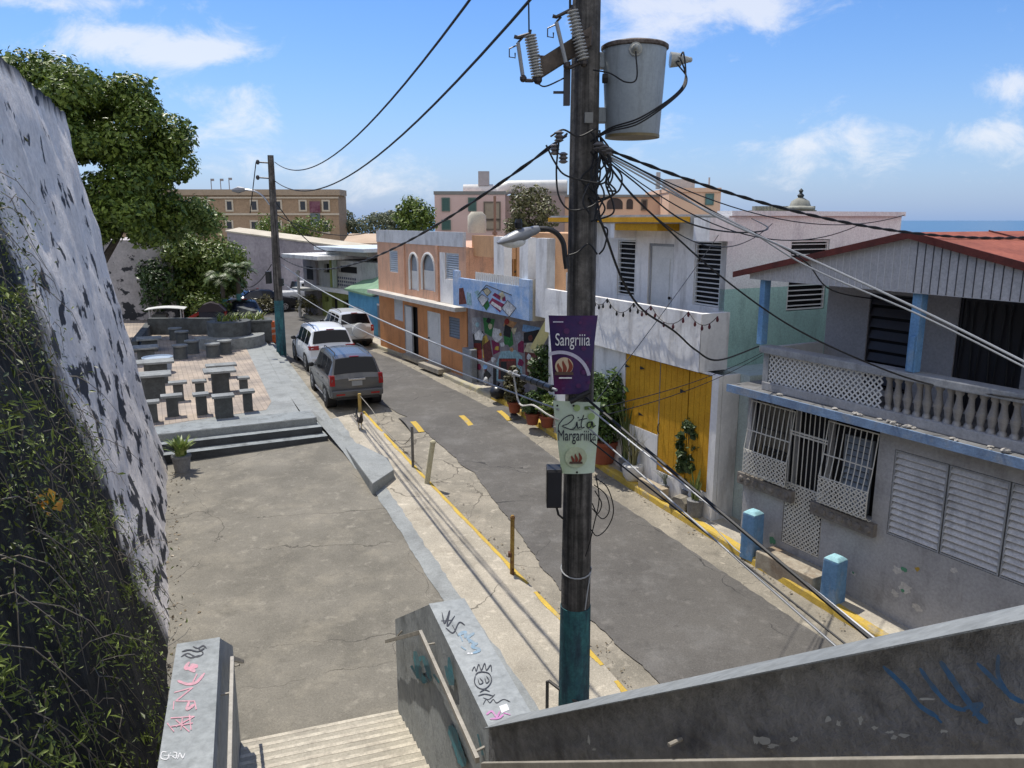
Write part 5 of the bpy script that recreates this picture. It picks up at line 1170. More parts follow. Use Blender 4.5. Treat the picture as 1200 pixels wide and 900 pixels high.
# transformer leads and tangles at the pole
wire('lead_wire','black lead from the transformer front bushing back to the pole','wire',spline([aty(745,60,8.62),aty(746,92,8.62),aty(733,96,8.62),aty(715,86,8.75),aty(695,82,8.85)],8),.008)
for i in range(3):
    o=.014*i
    wire('lead_wire',['upper','middle','lower'][i]+' black lead looping from the transformer side bushing under the can','wire',spline([aty(797,68+i*2,9.1),aty(801-i*4,62+i*6,9.05),aty(803+i,92,8.95),aty(790+i*2,112,8.75),aty(750,138+i*3,8.62),aty(715,150+i*2,8.75),aty(692,166,8.85)],8),.009)
wire('lead_wire','thin lead from the outer fuse cutout to the pole','wire',spline([aty(630,98,8.65),aty(640,101,8.7),aty(664,90,8.8)],8),.008)
wire('lead_wire','vertical lead dropping from above to the outer fuse cutout','wire',[aty(619,-40,8.65),aty(620,40,8.65)],.008)
wire('lead_wire','short lead dropping from above to the inner fuse cutout','wire',[aty(668,-40,8.7),aty(668,10,8.7)],.012)
coilspec=[[(640,170),(650,190),(662,205),(690,213),(705,212),(716,190),(712,180)],[(655,165),(652,200),(655,230),(668,246),(690,243),(702,236)],[(700,175),(712,188),(728,205),(726,222),(715,230)],[(704,178),(700,205),(708,228),(700,250),(704,262)],[(712,182),(718,205),(712,222),(722,224)],[(645,160),(660,152),(678,160),(700,150)],[(700,235),(705,262),(712,270),(708,290),(702,298)],[(663,300),(676,296),(690,286),(700,298)]]
for k in range(9):
    x,y=random.uniform(694,716),random.uniform(166,200); c=[(random.uniform(690,704),random.uniform(150,182))]
    for q in range(4): c.append((x,y)); x+=random.uniform(-13,13); y+=random.uniform(4,26)
    c.append((random.uniform(690,702),y)); coilspec.append(c)
for i,c in enumerate(coilspec):
    wire('tangled_wire','loose black wire loop tangled around the pole below the transformer','wire',spline([aty(x,y,8.66+.014*i) for x,y in c],7),.010,group='tangled wires around the pole')
mb=MB()
for (x,y) in ((655,160),(650,175),(660,185)): 
    q=aty(x,y,8.72); mb.lathe([(.02,-.06),(.055,-.04),(.03,-.02),(.055,0),(.03,.02),(.055,.04),(.02,.06)],q,9)
o=mb.build('spool_insulator',flat('spool_grey',(.16,.15,.15),rough=.35),smooth=True); tag(o,'stack of dark spool insulators on the left of the pole','insulator')
mb=MB()
for i in range(3): q=aty(702+i*5,172+i*3,8.75); mb.lathe([(.03,-.05),(.07,-.02),(.03,0),(.07,.02),(.03,.05)],q,10)
o=mb.build('spool_insulator',flat('spool_grey',(.16,.15,.15),rough=.35),smooth=True); tag(o,'stack of ribbed insulators on the right of the pole under the transformer','insulator')
for i,c in enumerate([[(698,560),(712,572),(719,598),(712,618),(700,628),(692,620)],[(696,568),(710,580),(714,598),(706,608),(694,596)],[(698,556),(702,585),(696,615),(690,640),(686,652)],[(697,575),(705,590),(700,602),(694,590)]]):
    wire('wire_coil','thin black wire coil hanging on the pole under the green sign','wire',spline([aty(x,y,8.9-.02*i) for x,y in c],7),.007,group='wire coils under the green sign')
wire('wire_band','pale wire tied around the pole above the teal foot','wire',[(PX+.19*math.cos(a),PY+.19*math.sin(a),-4.30+.05*math.sin(a)) for a in [i*.35 for i in range(19)]]+[(PX+.12,PY-.22,-4.55),(PX+.10,PY-.22,-4.75)],.009,CABLEG)
# meter box
bx=thing('junction_box','black electrical box mounted on the left of the pole below the signs','electrical box',P9(650,570,8.82))
MB().box(-.10,.08,-.10,.13,-.24,.24).build('box',BLACK,bx,bevel=.012); MB().box(-.088,.07,-.115,-.101,-.22,.22).build('cover',flat('black_cover',(.02,.02,.025)),bx,bevel=.004)
MB().tube([(.02,0,-.24),(.05,.0,-.36),(.12,.05,-.44)],.014,6).build('conduit',CABLE,bx)
# ------------------------------------------------------------------ street lamp on the pole
lp=thing('street_lamp','grey cobra-head street lamp on a curved black arm fixed to the pole','street lamp',P9(663,298,8.9))
o0=P9(663,298,8.9); A_=[P9(x,y,8.82)-o0 for x,y in ((664,315),(662,300),(660,285),(653,274),(643,269),(632,268))]
MB().tube(spline(A_,5),.030,9).build('arm',flat('arm_black',(.02,.02,.022)),lp,smooth=True)
mb=MB(); h0=P9(632,268,8.82)-o0; h1=P9(583,285,8.70)-o0; dd_=(h1-h0)
secs=[(0,.035,.035),(.1,.05,.05),(.22,.055,.055),(.24,.075,.06),(.45,.10,.075),(.7,.11,.06),(.92,.08,.03),(1.0,.03,.012)]
vs=[];n=12; sd_=dd_.cross(Vector((0,0,1))).normalized(); uu=sd_.cross(dd_).normalized()
for t_,a_,b2 in secs:
    c=h0+dd_*t_
    for j in range(n):
        th=6.2832*j/n; vs.append(c+sd_*math.cos(th)*a_+uu*math.sin(th)*b2)
mb.add(vs,[(i*n+j,i*n+(j+1)%n,(i+1)*n+(j+1)%n,(i+1)*n+j) for i in range(len(secs)-1) for j in range(n)]+[tuple(range(n)),tuple((len(secs)-1)*n+j for j in range(n))])
hd=mb.build('head',flat('lamp_grey',(.25,.26,.28),rough=.45,metal=.3),lp,smooth=True)
c=h0+dd_*.66-uu*.035; gl=MB().blob((0,0,0),(.155,.085,.075),14,8).build('lens',flat('lamp_glass',(.70,.71,.70),rough=.15),lp,smooth=True); gl.location=c; gl.rotation_euler=(0,-dd_.to_track_quat('X','Z').to_euler().y*0,math.atan2(dd_.y,dd_.x))
q=h0+dd_*.45+uu*.08; MB().lathe([(.04,0),(.045,.06),(.03,.10)],q,10).build('photocell',BLACK,lp)
# ------------------------------------------------------------------ banner signs
def signsheet(pts,curve,y0):
    """curved sheet through 4 local corners TL,TR,BR,BL"""
    TL,TR,BR,BL=[Vector(p) for p in pts]; vs=[]; n=10
    for j in range(n+1):
        for i in range(n+1):
            a=TL.lerp(TR,i/n).lerp(BL.lerp(BR,i/n),j/n); x=i/n*2-1; a=a+Vector((0,curve*x*x+.006*math.sin(j*.9),-.02*(1-x*x)*(0)))
            vs.append(a)
    return vs,[(j*(n+1)+i,j*(n+1)+i+1,(j+1)*(n+1)+i+1,(j+1)*(n+1)+i) for j in range(n) for i in range(n)]
S1o=P9(671,415,8.80); s1=thing('banner_sign','purple Sangriiia drink banner tied to the pole above a green one','sign',S1o)
loc=lambda x,y,o,Y=8.80:(lambda p:(p.x-o.x,p.y-o.y,p.z-o.z))(aty(x,y,Y))
PURP=mat('purple_banner',(.060,.022,.105),(.028,.020,.085),scale=1.6,rough=.45,bump=.05,streak=(.12,.015,.07),samt=.7,sz=1,sscale=2.6,grain=.1)
vs,fs=signsheet([loc(643,370,S1o),loc(701,370,S1o),loc(690,461,S1o),loc(650,463,S1o)],.035,0)
MB().add(vs,fs).add([v+Vector((0,.006,0)) for v in vs],[tuple(reversed(f)) for f in fs]).build('banner',PURP,s1,smooth=True)
WT=flat('print_white',(.72,.72,.74)); RX=R(90)
def L1_(x,y,d=.012): p=loc(x,y,S1o); return (p[0],p[1]-d,p[2])
text('Sangriiia','lettering',.205,WT,s1,L1_(671,398.5),(RX,0,0),sx=.60)
def arcmesh(cx,cz,r0,r1,a0,a1,y,n=18):
    mb=MB()
    for i in range(n):
        p,q=R(a0+(a1-a0)*i/n),R(a0+(a1-a0)*(i+1)/n)
        mb.quad((cx+r0*math.cos(p),y,cz+r0*math.sin(p)),(cx+r1*math.cos(p),y,cz+r1*math.sin(p)),(cx+r1*math.cos(q),y,cz+r1*math.sin(q)),(cx+r0*math.cos(q),y,cz+r0*math.sin(q)))
    return mb
c=L1_(656,447); arcmesh(c[0],c[2],.325,.365,12,112,-.008).build('white_ribbon',flat('print_lilac',(.50,.48,.60)),s1)
def emblem(par,cx,cz,r,y,ring=True):
    if ring: arcmesh(cx,cz,0,r,0,360,y,26).build('emblem_disc',flat('print_cream',(.55,.44,.30)),par)
    for k,(ox,hh,lean) in enumerate(((-.45,1.0,-.15),(-.02,1.25,.0),(.42,1.45,.25))):
        w=r*.20; x0=cx+ox*r; z0=cz-r*.72; mb=MB(); L_,Rr=[],[]
        for i in range(9):
            u=i/8; xx=x0+lean*r*math.sin(u*2.6)+.12*r*math.sin(u*5); ww=w*math.sin(math.pi*min(1,(.25+u*.75)))**.8+.002; L_.append((xx-ww,y-.003,z0+hh*r*1.1*u)); Rr.append((xx+ww,y-.003,z0+hh*r*1.1*u))
        for i in range(8): mb.quad(L_[i],Rr[i],Rr[i+1],L_[i+1])
        mb.build('emblem_flame',flat('print_redbrown',(.22,.045,.025)),par)
    MB().quad((cx-r*1.05,y-.006,cz-r*.98),(cx+r*1.05,y-.006,cz-r*.98),(cx+r*1.0,y-.006,cz-r*.62),(cx-r*1.0,y-.006,cz-r*.62)).build('emblem_band',flat('print_brown',(.10,.06,.045)),par)
c=L1_(661,429); emblem(s1,c[0],c[2],.105,-.014)
MB().quad(L1_(655,443.5),L1_(670,443.5),L1_(670,441.8),L1_(655,441.8)).build('small_print',WT,s1)
MB().quad(L1_(648,377.8),L1_(660,377.8),L1_(660,376.4),L1_(648,376.4)).build('small_print',flat('print_lilac',(.50,.48,.60)),s1)
dots=MB()
for (x,y,r) in ((664,388,.035),(690,396,.022),(684,408,.03),(688,425,.022),(684,436,.03),(690,448,.02),(660,455,.02),(678,452,.03),(680,372+6,.02)): q=L1_(x,y,.006); dots.poly([(q[0]+r*math.cos(i*.628),q[1],q[2]+r*math.sin(i*.628)) for i in range(10)])
dots.build('berry_print',flat('print_magenta',(.085,.02,.10)),s1)
S2o=P9(676,513,8.80); s2=thing('banner_sign','pale green Rita Margariiita drink banner tied to the pole below the purple one','sign',S2o)
PG=mat('pale_green_banner',(.58,.68,.56),(.52,.62,.50),scale=1.2,rough=.45,bump=.04,grain=.08,streak=(.52,.64,.30),samt=.5,sz=1,sscale=2)
vs,fs=signsheet([loc(648,470,S2o),loc(704,472,S2o),loc(697,555,S2o),loc(658,556,S2o)],.035,0)
MB().add(vs,fs).add([v+Vector((0,.006,0)) for v in vs],[tuple(reversed(f)) for f in fs]).build('banner',PG,s2,smooth=True)
def L2_(x,y,d=.012): p=loc(x,y,S2o); return (p[0],p[1]-d,p[2])
DKT=flat('print_navy',(.02,.022,.04))
text('Margariiita','lettering',.19,DKT,s2,L2_(676,510.5),(RX,0,0),sx=.56)
text('Classic','small_print',.045,flat('print_greygreen',(.2,.25,.2)),s2,L2_(676,502.5),(RX,0,0))
scr=[[(654,506),(655,497),(662,489),(670,486),(672,490),(666,496),(659,499),(666,502),(671,503),(675,499)],[(675,499),(676,494),(677,501),(680,500)],[(684,486),(681,496),(682,501),(685,500)],[(678,492),(688,490)],[(694,494),(689,495),(688,500),(692,500),(694,494),(695,500),(698,498)]]
mb=MB()
for s_ in scr: mb.tube(spline([L2_(x,y,.014) for x,y in s_],5),.0062,4)
q=L2_(677.5,489,.014); mb.blob(q,(.009,.004,.009),6,4); mb.build('script_lettering',DKT,s2)
q=L2_(695,487,.006)
for (x,y,r) in ((693,488,.042),(692,498,.05),(676,478,.04)): q=L2_(x,y,.005); arcmesh(q[0],q[2],0,r,0,360,q[1]).build('green_dot',flat('print_lime',(.36,.50,.20)),s2)
MB().quad(L2_(685,480,.008),L2_(697,479.5,.008),L2_(697,475.5,.008),L2_(685,476,.008)).build('small_badge',flat('print_olive',(.10,.17,.04)),s2)
c=L2_(675,536,.008); arcmesh(c[0],c[2],0,.13,0,360,c[1]+.003).build('halo_print',flat('print_halo',(.52,.58,.40)),s2); emblem(s2,c[0],c[2],.075,-.014,False)
mb=MB()
for (x,y) in ((676,553),(653,475),(672,475)): q=L2_(x,y,.014); mb.blob(q,(.014,.008,.014),7,4)
mb.build('fixing_bolt',BLACK,s2)
for i,(x,y) in enumerate(((674,468),(682,463))):
    q=P9(x,y,8.72); tag(MB().tube([q+Vector((-.06,0,-.03)),q+Vector((.09,0,.04))],.032,8).build('cable_clamp',BLACK),['black cable clamp between the two signs, left one','black cable clamp between the two signs, right one'][i],'clamp')
# ------------------------------------------------------------------ far pole with lamp
p2=thing('utility_pole','slim distant utility pole with teal foot beside the orange barrel','utility pole',pole2_b)
top2=Q2(317,182); hp=top2.z-pole2_b.z; lean=(top2.x-pole2_b.x)
MB().tube([(0,0,-.3),(lean*.5,0,hp*.5),(lean,0,hp)],[.20,.165,.12],12).build('shaft',WOOD,p2,smooth=True)
zz=(Q2(327,352).z-pole2_b.z); MB().tube([(0,0,-.1),(lean*zz/hp,0,zz)],[.21,.19],12).build('painted_foot',TEAL,p2,smooth=True)
for (x,y) in ((302,190),(302,208)):
    q=Q2(x,y)-pole2_b; qq=Q2(317,y+1)-pole2_b; MB().tube([qq,q],.03,6).blob(q,(.08,.08,.10),8,6).build('line_post',flat('insulator_dark',(.05,.05,.055)),p2)
q=Q2(320,325)-pole2_b; MB().box(q.x-.25,q.x-.08,-.2,.1,q.z-.25,q.z+.25).box(q.x+.1,q.x+.42,-.15,.05,q.z-.35,q.z-.05).build('equipment_box',BLACK,p2)
l2=thing('street_lamp','small distant street lamp with curved grey arm on the far pole','street lamp',Q2(315,240))
o0=Q2(315,240); mb=MB(); mb.tube(spline([Q2(x,y)-o0 for x,y in ((316,240),(308,230),(298,224),(285,222))],5),.035,6).build('arm',STEEL,l2)
a=Q2(287,222)-o0; b_=Q2(272,223)-o0; MB().tube([a,a.lerp(b_,.5),b_],[.07,.14,.05],8).build('head',flat('lamp_grey',(.25,.26,.28)),l2,smooth=True)
wire('guy_wire','thin slack wire dropping from the far pole beside its lamp','wire',sagline(Q2(300,190),Q2(293,250),.0),.02)
wire('service_drop','thin distant cable from the far pole down to the canopy house','cable',sagline(Q2(322,235),aty(400,292,44),.8),.022)
wire('service_drop','second thin distant cable from the far pole to the orange house roof','cable',sagline(Q2(322,250),O.w(ox0+.4,-.1,oz3),.5),.018)
wire('service_drop','thin distant cable from the far pole to the grey city wall','cable',sagline(Q2(318,310),aty(285,335,50),.4),.02)

for k,(px,py,Y,lab) in enumerate(((1060,252,15.2,'black service wire fanning from the pole to the far corner of the white house'),(1010,262,13.2,'black service wire fanning from the pole low over the white house side roof'),(905,262,14.6,'short black service wire from the pole to the white house front roof corner'))):
    wire('service_drop',lab,'cable',sagline(aty(703,174+k*4,8.95),aty(px,py,Y),.45+.12*k),.008)
# ================================================================== vehicles (local: x right, y forward, origin at rear bumper on the ground)
def carpaint(name,c,metal=.3):
    m=mat(name,c,tuple(x*.94 for x in c),scale=1.5,rough=.25,bump=0,grain=.04,metal=metal,spec=.5); 
    try: m.node_tree.nodes['Principled BSDF'].inputs['Coat Weight'].default_value=.2
    except Exception: pass
    return m
TAIL=flat('tail_red',(.30,.012,.012),rough=.2); CHROME=flat('chrome',(.6,.6,.62),rough=.2,metal=.9); TRIMB=flat('trim_black',(.022,.022,.024),rough=.55)
ALLOY=flat('alloy',(.42,.43,.45),rough=.35,metal=.7); TYRE=flat('tyre',(.018,.018,.018),rough=.9); CGLASS=flat('car_glass',(.006,.007,.010),rough=.12,spec=.3)
HEADL=flat('headlight_glass',(.6,.62,.65),rough=.15); AMBER=flat('amber',(.5,.18,.02),rough=.3)
SUVST=[(0,.46,1.00,1.03,.83,.79),(.05,.40,1.05,1.09,.87,.79),(.16,.34,1.06,1.30,.89,.74),(.33,.32,1.06,1.66,.90,.66),(.62,.30,1.06,1.72,.905,.65),(1.9,.30,1.02,1.74,.905,.66),(2.65,.30,1.00,1.69,.90,.655),(3.38,.30,.99,1.06,.90,.72),(3.55,.30,.98,1.01,.895,.74),(4.15,.32,.88,.91,.87,.70),(4.36,.40,.74,.78,.80,.62),(4.42,.46,.62,.66,.76,.58)]
PICK=[(0,.50,.98,1.0,.82,.80),(.04,.44,1.02,1.04,.86,.83),(1.45,.40,1.03,1.05,.89,.86),(1.50,.40,1.03,1.06,.89,.80),(1.62,.38,1.03,1.66,.89,.66),(2.4,.38,1.02,1.73,.90,.66),(3.15,.38,1.01,1.67,.90,.66),(3.85,.38,1.0,1.07,.90,.72),(4.0,.38,.99,1.02,.895,.74),(4.85,.40,.92,.95,.87,.70),(5.05,.46,.78,.82,.80,.62),(5.1,.5,.66,.70,.76,.58)]
SED=[(0,.42,.86,.90,.80,.72),(.06,.36,.92,.96,.84,.72),(.75,.30,.94,.98,.87,.70),(.85,.30,.94,1.0,.87,.68),(1.45,.28,.94,1.38,.88,.58),(2.1,.28,.93,1.44,.88,.58),(2.75,.28,.92,1.38,.88,.58),(3.5,.28,.90,.97,.87,.70),(3.6,.28,.89,.92,.865,.72),(4.25,.30,.78,.81,.84,.66),(4.42,.38,.64,.68,.78,.6),(4.46,.42,.54,.58,.74,.56)]
def car(name,label,cat,loc,az,paint,ST=SUVST,sx=1,sy=1,szz=1,wheels=(.85,3.47),wr=.36,spare=False,rails=True,glass=None,taily=(.86,1.12),tailw=.14,lower=None,rear=True,rot=None,doors=((.75,1.65),(1.72,2.62)),dark_lower=None):
    t=thing(name,label,cat,loc,R(az) if rot is None else rot)
    ST=[(a*sy,b*szz,c*szz,d*szz,e*sx,f*sx) for a,b,c,d,e,f in ST]; wheels=[w_*sy for w_ in wheels]
    def at(y):
        for p,q in zip(ST,ST[1:]):
            if p[0]<=y<=q[0]:
                u=(y-p[0])/(q[0]-p[0]+1e-9); return [p[i]+(q[i]-p[i])*u for i in range(6)]
        return list(ST[-1] if y>ST[-1][0] else ST[0])
    def sec(S):
        y,zb,bl,rf,wb,wr_=S; h=bl-zb
        return [(wb*.86,zb),(wb*.955,zb+.05),(wb*.985,zb+h*.35),(wb,zb+h*.62),(wb*.985,bl-.05),(wb*.955,bl),(wr_+(wb*.955-wr_)*.12,max(bl+.01,rf-.09)),(wr_*.94,max(bl+.015,rf-.025)),(wr_*.6,rf-.002),(0,rf+.012)]
    dens=[]
    ys=sorted({*[s[0] for s in ST],*[y for y in np.arange(.2,ST[-1][0],.22)]})
    vs=[];rows=[]
    for y in ys:
        S=at(y); s_=sec(S); r=[(x,y,z) for x,z in s_]+[(-x,y,z) for x,z in s_[-2::-1]]; rows.append(len(r)); vs+=r
    k=rows[0]; mb=MB(); fs=[(i*k+j,i*k+j+1,(i+1)*k+j+1,(i+1)*k+j) for i in range(len(ys)-1) for j in range(k-1)]
    fs+=[(i*k+k-1,i*k,(i+1)*k,(i+1)*k+k-1) for i in range(len(ys)-1)]
    mb.add(vs,fs+[tuple(range(k)),tuple((len(ys)-1)*k+j for j in range(k))]); body=mb.build('body',paint,t,smooth=True,ang=38)
    glass=glass or CGLASS
    def sp(y,u,sg,o=.008):
        S=at(y); a=(S[4]*.955,S[2]); b=(S[5]+(S[4]*.955-S[5])*.12,max(S[2]+.01,S[3]-.09)); return (sg*(a[0]+(b[0]-a[0])*u+o),y,a[1]+(b[1]-a[1])*u)
    tall=[s[0] for s in ST if s[3]-s[2]>.45]; y0,y1=tall[0],tall[-1]
    cuts=[y0+.06]+[y0+(y1-y0)*f for f in (.30,.34,.66,.695)]+[y1+.38*sy]
    for sg in (1,-1):
        for a,b in ((cuts[0],cuts[1]),(cuts[2],cuts[3]),(cuts[4],cuts[5])):
            mb=MB(); n=5; A=[];B=[]
            for i in range(n+1):
                y=a+(b-a)*i/n; S=at(y); hi=.93 if S[3]-S[2]>.4 else .8
                A.append(sp(y,.08,sg)); B.append(sp(y,hi,sg))
            for i in range(n): mb.quad(A[i],A[i+1],B[i+1],B[i])
            mb.build('side_window',glass,t)
    # rear and front screens follow the shell
    def screen(ya,yb,wide,nm):
        mb=MB(); n=6; Lr=[]
        up_=1 if yb>ya else -1
        for i in range(n+1):
            y=ya+(yb-ya)*i/n; S=at(y); wv=S[5]*wide+(S[4]-S[5])*.25*(1-i/n)
            row=[(wv*(j/4-1),y-.012*up_,S[3]+.012*(1-abs(j/4-1))+.008-.022*abs(j/4-1)**3) for j in range(9)]; Lr.append(row)
        for i in range(n):
            for j in range(8): mb.quad(Lr[i][j],Lr[i][j+1],Lr[i+1][j+1],Lr[i+1][j])
        return mb.build(nm,glass,t,smooth=True)
    i0=next(i for i,s in enumerate(ST) if s[3]-s[2]>.45); i1=max(i for i,s in enumerate(ST) if s[3]-s[2]>.45)
    pre=next(i for i in range(i0,-1,-1) if ST[i][3]-ST[i][2]<.08)
    ya=ST[pre][0]+(ST[i0][0]-ST[pre][0])*.16; yb=ST[pre][0]+(ST[i0][0]-ST[pre][0])*.95
    screen(ya,yb,.90,'rear_window')
    post=i1+1; screen(ST[post][0]-(ST[post][0]-ST[i1][0])*.1,ST[i1][0]+.05,.86,'windscreen')
    # wheels
    for y in wheels:
        for sg in (1,-1):
            S=at(y); xo=sg*(S[4]-.01)
            MB().cyl((sg*(S[4]-.30),y,wr+.02),(xo+sg*.006,y,wr+.02),wr+.075,n=22).build('wheel_arch',TRIMB,t)
            wt=MB().cyl((sg*(S[4]-.24),y,wr),(xo+sg*.012,y,wr),wr,n=22).build('wheel',TYRE,t,bevel=.02)
            mb=MB().cyl((xo-sg*.06,y,wr),(xo+sg*.016,y,wr),wr*.62,n=16).build('rim',ALLOY,wt)
            m2=MB()
            for q in range(5):
                a=q*1.2566+.3; m2.cyl((xo+sg*.016,y+math.cos(a)*wr*.38,wr+math.sin(a)*wr*.38),(xo+sg*.0185,y+math.cos(a)*wr*.38,wr+math.sin(a)*wr*.38),wr*.14,n=8)
            m2.build('rim_hole',TRIMB,wt)
    W=ST[1][4]; bl=ST[1][2]
    if rear:
        for sg in (1,-1):
            z0_,z1_=taily[0]*szz,taily[1]*szz; mb=MB()
            x0_,x1_=sg*(W-tailw),sg*(W*1.0)
            mb.hexa([(x0_,-.03,z0_),(x1_,-.005,z0_),(x1_+sg*.012,.22,z0_+.03),(x0_,.10,z0_),(x0_,.0,z1_),(x1_*.985,.03,z1_),(x1_*.985+sg*.008,.26,z1_-.02),(x0_,.12,z1_)]); mb.build('tail_light',TAIL,t,bevel=.012)
        zc=ST[0][1]
        MB().box(-W*.96,W*.96,-.10,.12,zc-.02,zc+.20*szz).build('rear_bumper',dark_lower or paint,t,bevel=.04)
        MB().box(-.70*sx,-.42*sx,-.115,-.09,zc+.04,zc+.09).box(.42*sx,.70*sx,-.115,-.09,zc+.04,zc+.09).build('reflector',TAIL,t) if not spare else None
        MB().box(-W*.8,W*.8,-.06,.05,zc-.10,zc-.021).build('bumper_skirt',TRIMB,t)
        if not spare:
            MB().box(-.26,.26,-.02,.02,bl-.09,bl-.03).build('tailgate_trim',CHROME,t,bevel=.008)
            MB().box(-.16,.16,-.012,.02,bl-.26,bl-.11).build('number_plate',flat('plate',(.30,.31,.32)) ,t)
            MB().box(-W*.70,W*.70,-.006,.02,bl-.42,bl-.405).build('tailgate_seam',TRIMB,t)
    MB().box(-.14,.14,ST[i0][0]-.04,ST[i0][0]+.03,ST[i0][3]+.012,ST[i0][3]+.035).build('brake_light',TAIL,t)
    if spare:
        s_=MB().lathe([(.02,.0),(.30,.0),(.345,.03),(.35,.12),(.34,.20),(.28,.235),(.02,.24)],n=24)
        s_.v=[(x,-z,y) for x,y,z in s_.v]; o=s_.build('spare_wheel_cover',paint,t,smooth=True); o.location=(.12,.01,.86*szz)
    if rails:
        for sg in (1,-1):
            xr_=sg*ST[4][5]*.86; zz=ST[4][3]
            MB().tube([(xr_,y0+.25,zz-.0),(xr_,y0+.35,zz+.055),(xr_,(y0+y1)/2,zz+.075),(xr_,y1-.25,zz+.05),(xr_,y1-.12,zz-.01)],.016,6).build('roof_rail',TRIMB,t)
    for sg in (1,-1):
        S=at(y1+.12); x_=sg*(S[4]+.10); MB().blob((x_,y1+.10,S[2]+.08),(.10,.06,.08),8,6).build('mirror',dark_lower or TRIMB,t,smooth=True)
        mb=MB(); 
        for a in (cuts[1]+.02,cuts[3]+.02):
            S=at(a); 
            for q in range(5):
                s1_=sec(S); p0=s1_[min(q,4)]; p1=s1_[min(q+1,5)]
                mb.quad((sg*(p0[0]+.003),a-.006,p0[1]),(sg*(p0[0]+.003),a+.006,p0[1]),(sg*(p1[0]+.003),a+.006,p1[1]),(sg*(p1[0]+.003),a-.006,p1[1]))
        mb.build('door_seam',TRIMB,t)
        S=at(cuts[3]); 
        for a in (cuts[1]+.15,cuts[3]+.15): S=at(a); MB().box(sg*S[4]-.012,sg*S[4]+.016,a,a+.16,S[2]-.16,S[2]-.13).build('door_handle',dark_lower or paint,t)
        e=ST[-2]; MB().box(sg*(e[4]-.25)-.11,sg*(e[4]-.25)+.11,e[0]-.05,e[0]+.05,e[2]-.13,e[2]-.02).build('headlight',HEADL,t,bevel=.01)
        MB().box(sg*(W*.985)-.02,sg*(W*.985)+.045,wheels[0]+wr+.12,wheels[1]-wr-.12,.26*szz,.31*szz).build('side_step',flat('step_grey',(.35,.35,.36)),t)
    e=ST[-1]; MB().box(-.45,.45,e[0]-.02,e[0]+.015,e[1]+.06,e[2]-.02).build('grille',TRIMB,t)
    return t
GRAYP=carpaint('grey_car_paint',(.10,.10,.102),.1); WHP=carpaint('white_car_paint',(.74,.75,.76),.0); SILV=carpaint('silver_white_paint',(.60,.61,.60),.15); BLKP=carpaint('black_car_paint',(.012,.013,.016),.2)
car('parked_car','grey SUV with roof rails parked nearest on the left side of the street','car',(-4.72,23.05,zg(24)+.012),23.5,GRAYP,sx=.94,sy=.94,szz=.94,wr=.34,taily=(.80,1.14),tailw=.15)
car('parked_car','white SUV parked between the grey SUV and the one with a spare wheel','car',(-6.72,28.6,zg(29)+.012),24.5,WHP,sx=.99,sy=1.0,szz=.95,taily=(.94,1.10),tailw=.36)
car('parked_car','white SUV with a covered spare wheel on its tailgate','car',(-6.95,34.3,zg(34)+.012),27,SILV,spare=True,sx=.93,sy=.9,szz=.92,taily=(.80,1.1))
car('pickup_truck','white double-cab pickup parked by the grey city wall','pickup',(-15.6,50.6,-5.62),-50,WHP,ST=PICK,wheels=(1.0,4.15),rails=False,wr=.37)
car('parked_car','black car parked beside the white pickup near the far wall','car',(-17.6,47.2,-5.62),-55,BLKP,ST=SED,wheels=(.8,3.5),rails=False,wr=.32,taily=(.72,.84))
car('parked_car','black car parked just behind the orange barrel','car',(-13.6,39.4,-5.60),20,BLKP,ST=SED,wheels=(.8,3.5),rails=False,wr=.32,taily=(.72,.84))
car('parked_car','silver car half hidden behind the planter and bushes','car',(-20.6,49.5,-5.62),-35,SILV,ST=SED,wheels=(.8,3.5),rails=False,wr=.32,taily=(.72,.84))
# ================================================================== posts, barrel, rooster on the pavement
def post(px,py,h,r,lean,m,label,square=False,top=None):
    p=ong(px,py,.10); t=thing('bollard_post',label,'post',p)
    if square: MB().hexa([(-r,-r,-.05),(r,-r,-.05),(r,r,-.05),(-r,r,-.05)]+[(a*r+lean[0],b*r+lean[1],h) for a,b in ((-1,-1),(1,-1),(1,1),(-1,1))]).build('shaft',m,t,bevel=.008)
    else: MB().tube([(0,0,-.05),(lean[0]*.5,lean[1]*.5,h*.5),(lean[0],lean[1],h)],r,10).build('shaft',m,t,smooth=True)
    if top: MB().lathe([(r*1.12,-.04),(r*1.15,.0),(r*.7,.03)],(lean[0],lean[1],h),10).build('cap',top,t)
    return t,p
YPOST=mat('post_yellow',(.50,.36,.12),(.42,.29,.09),scale=4,bump=.2,streak=(.3,.27,.2),samt=.7)
CRP=mat('post_cream',(.56,.52,.36),(.48,.43,.28),scale=4,bump=.2,streak=(.3,.28,.22),samt=.6)
post(600,672,1.08,.038,(.01,.0),RUST,'rusty yellow steel post with clasp nearest the dark pole',top=RUST)
q=ong(600,672,.1); tag(MB().box(-.07,.0,-.05,.05,.33,.41).box(.0,.04,-.06,.06,.0,.10).build('hasp',flat('rust_dark',(.12,.05,.02)),loc=q),'rusty hasp fixed low on the nearest steel post','hasp')
post(500,566,.98,.062,(.16,.06),CRP,'leaning cream concrete post with dark top hole',top=CRP)
post(484,547,1.02,.035,(.0,.0),mat('post_grey',(.20,.19,.17),(.13,.12,.11),scale=5),'thin grey steel post beside the leaning cream post')
t4,p4=post(422,482,.55,.045,(0,0),YPOST,'short yellow post just behind the grey SUV',square=True)
post(348,421,.9,.05,(0,0),flat('post_dark',(.05,.045,.04)),'dark steel post beside the white SUV front wheel')
wire('chain_rope','slack rope running from the short yellow post along the kerb','rope',spline([p4+Vector((0,0,.5)),p4+Vector((.5,-.7,.2)),ong(447,498,.16),ong(470,520,.13),ong(484,510,.75)],8),.012,flat('rope_grey',(.3,.28,.24),rough=.9))
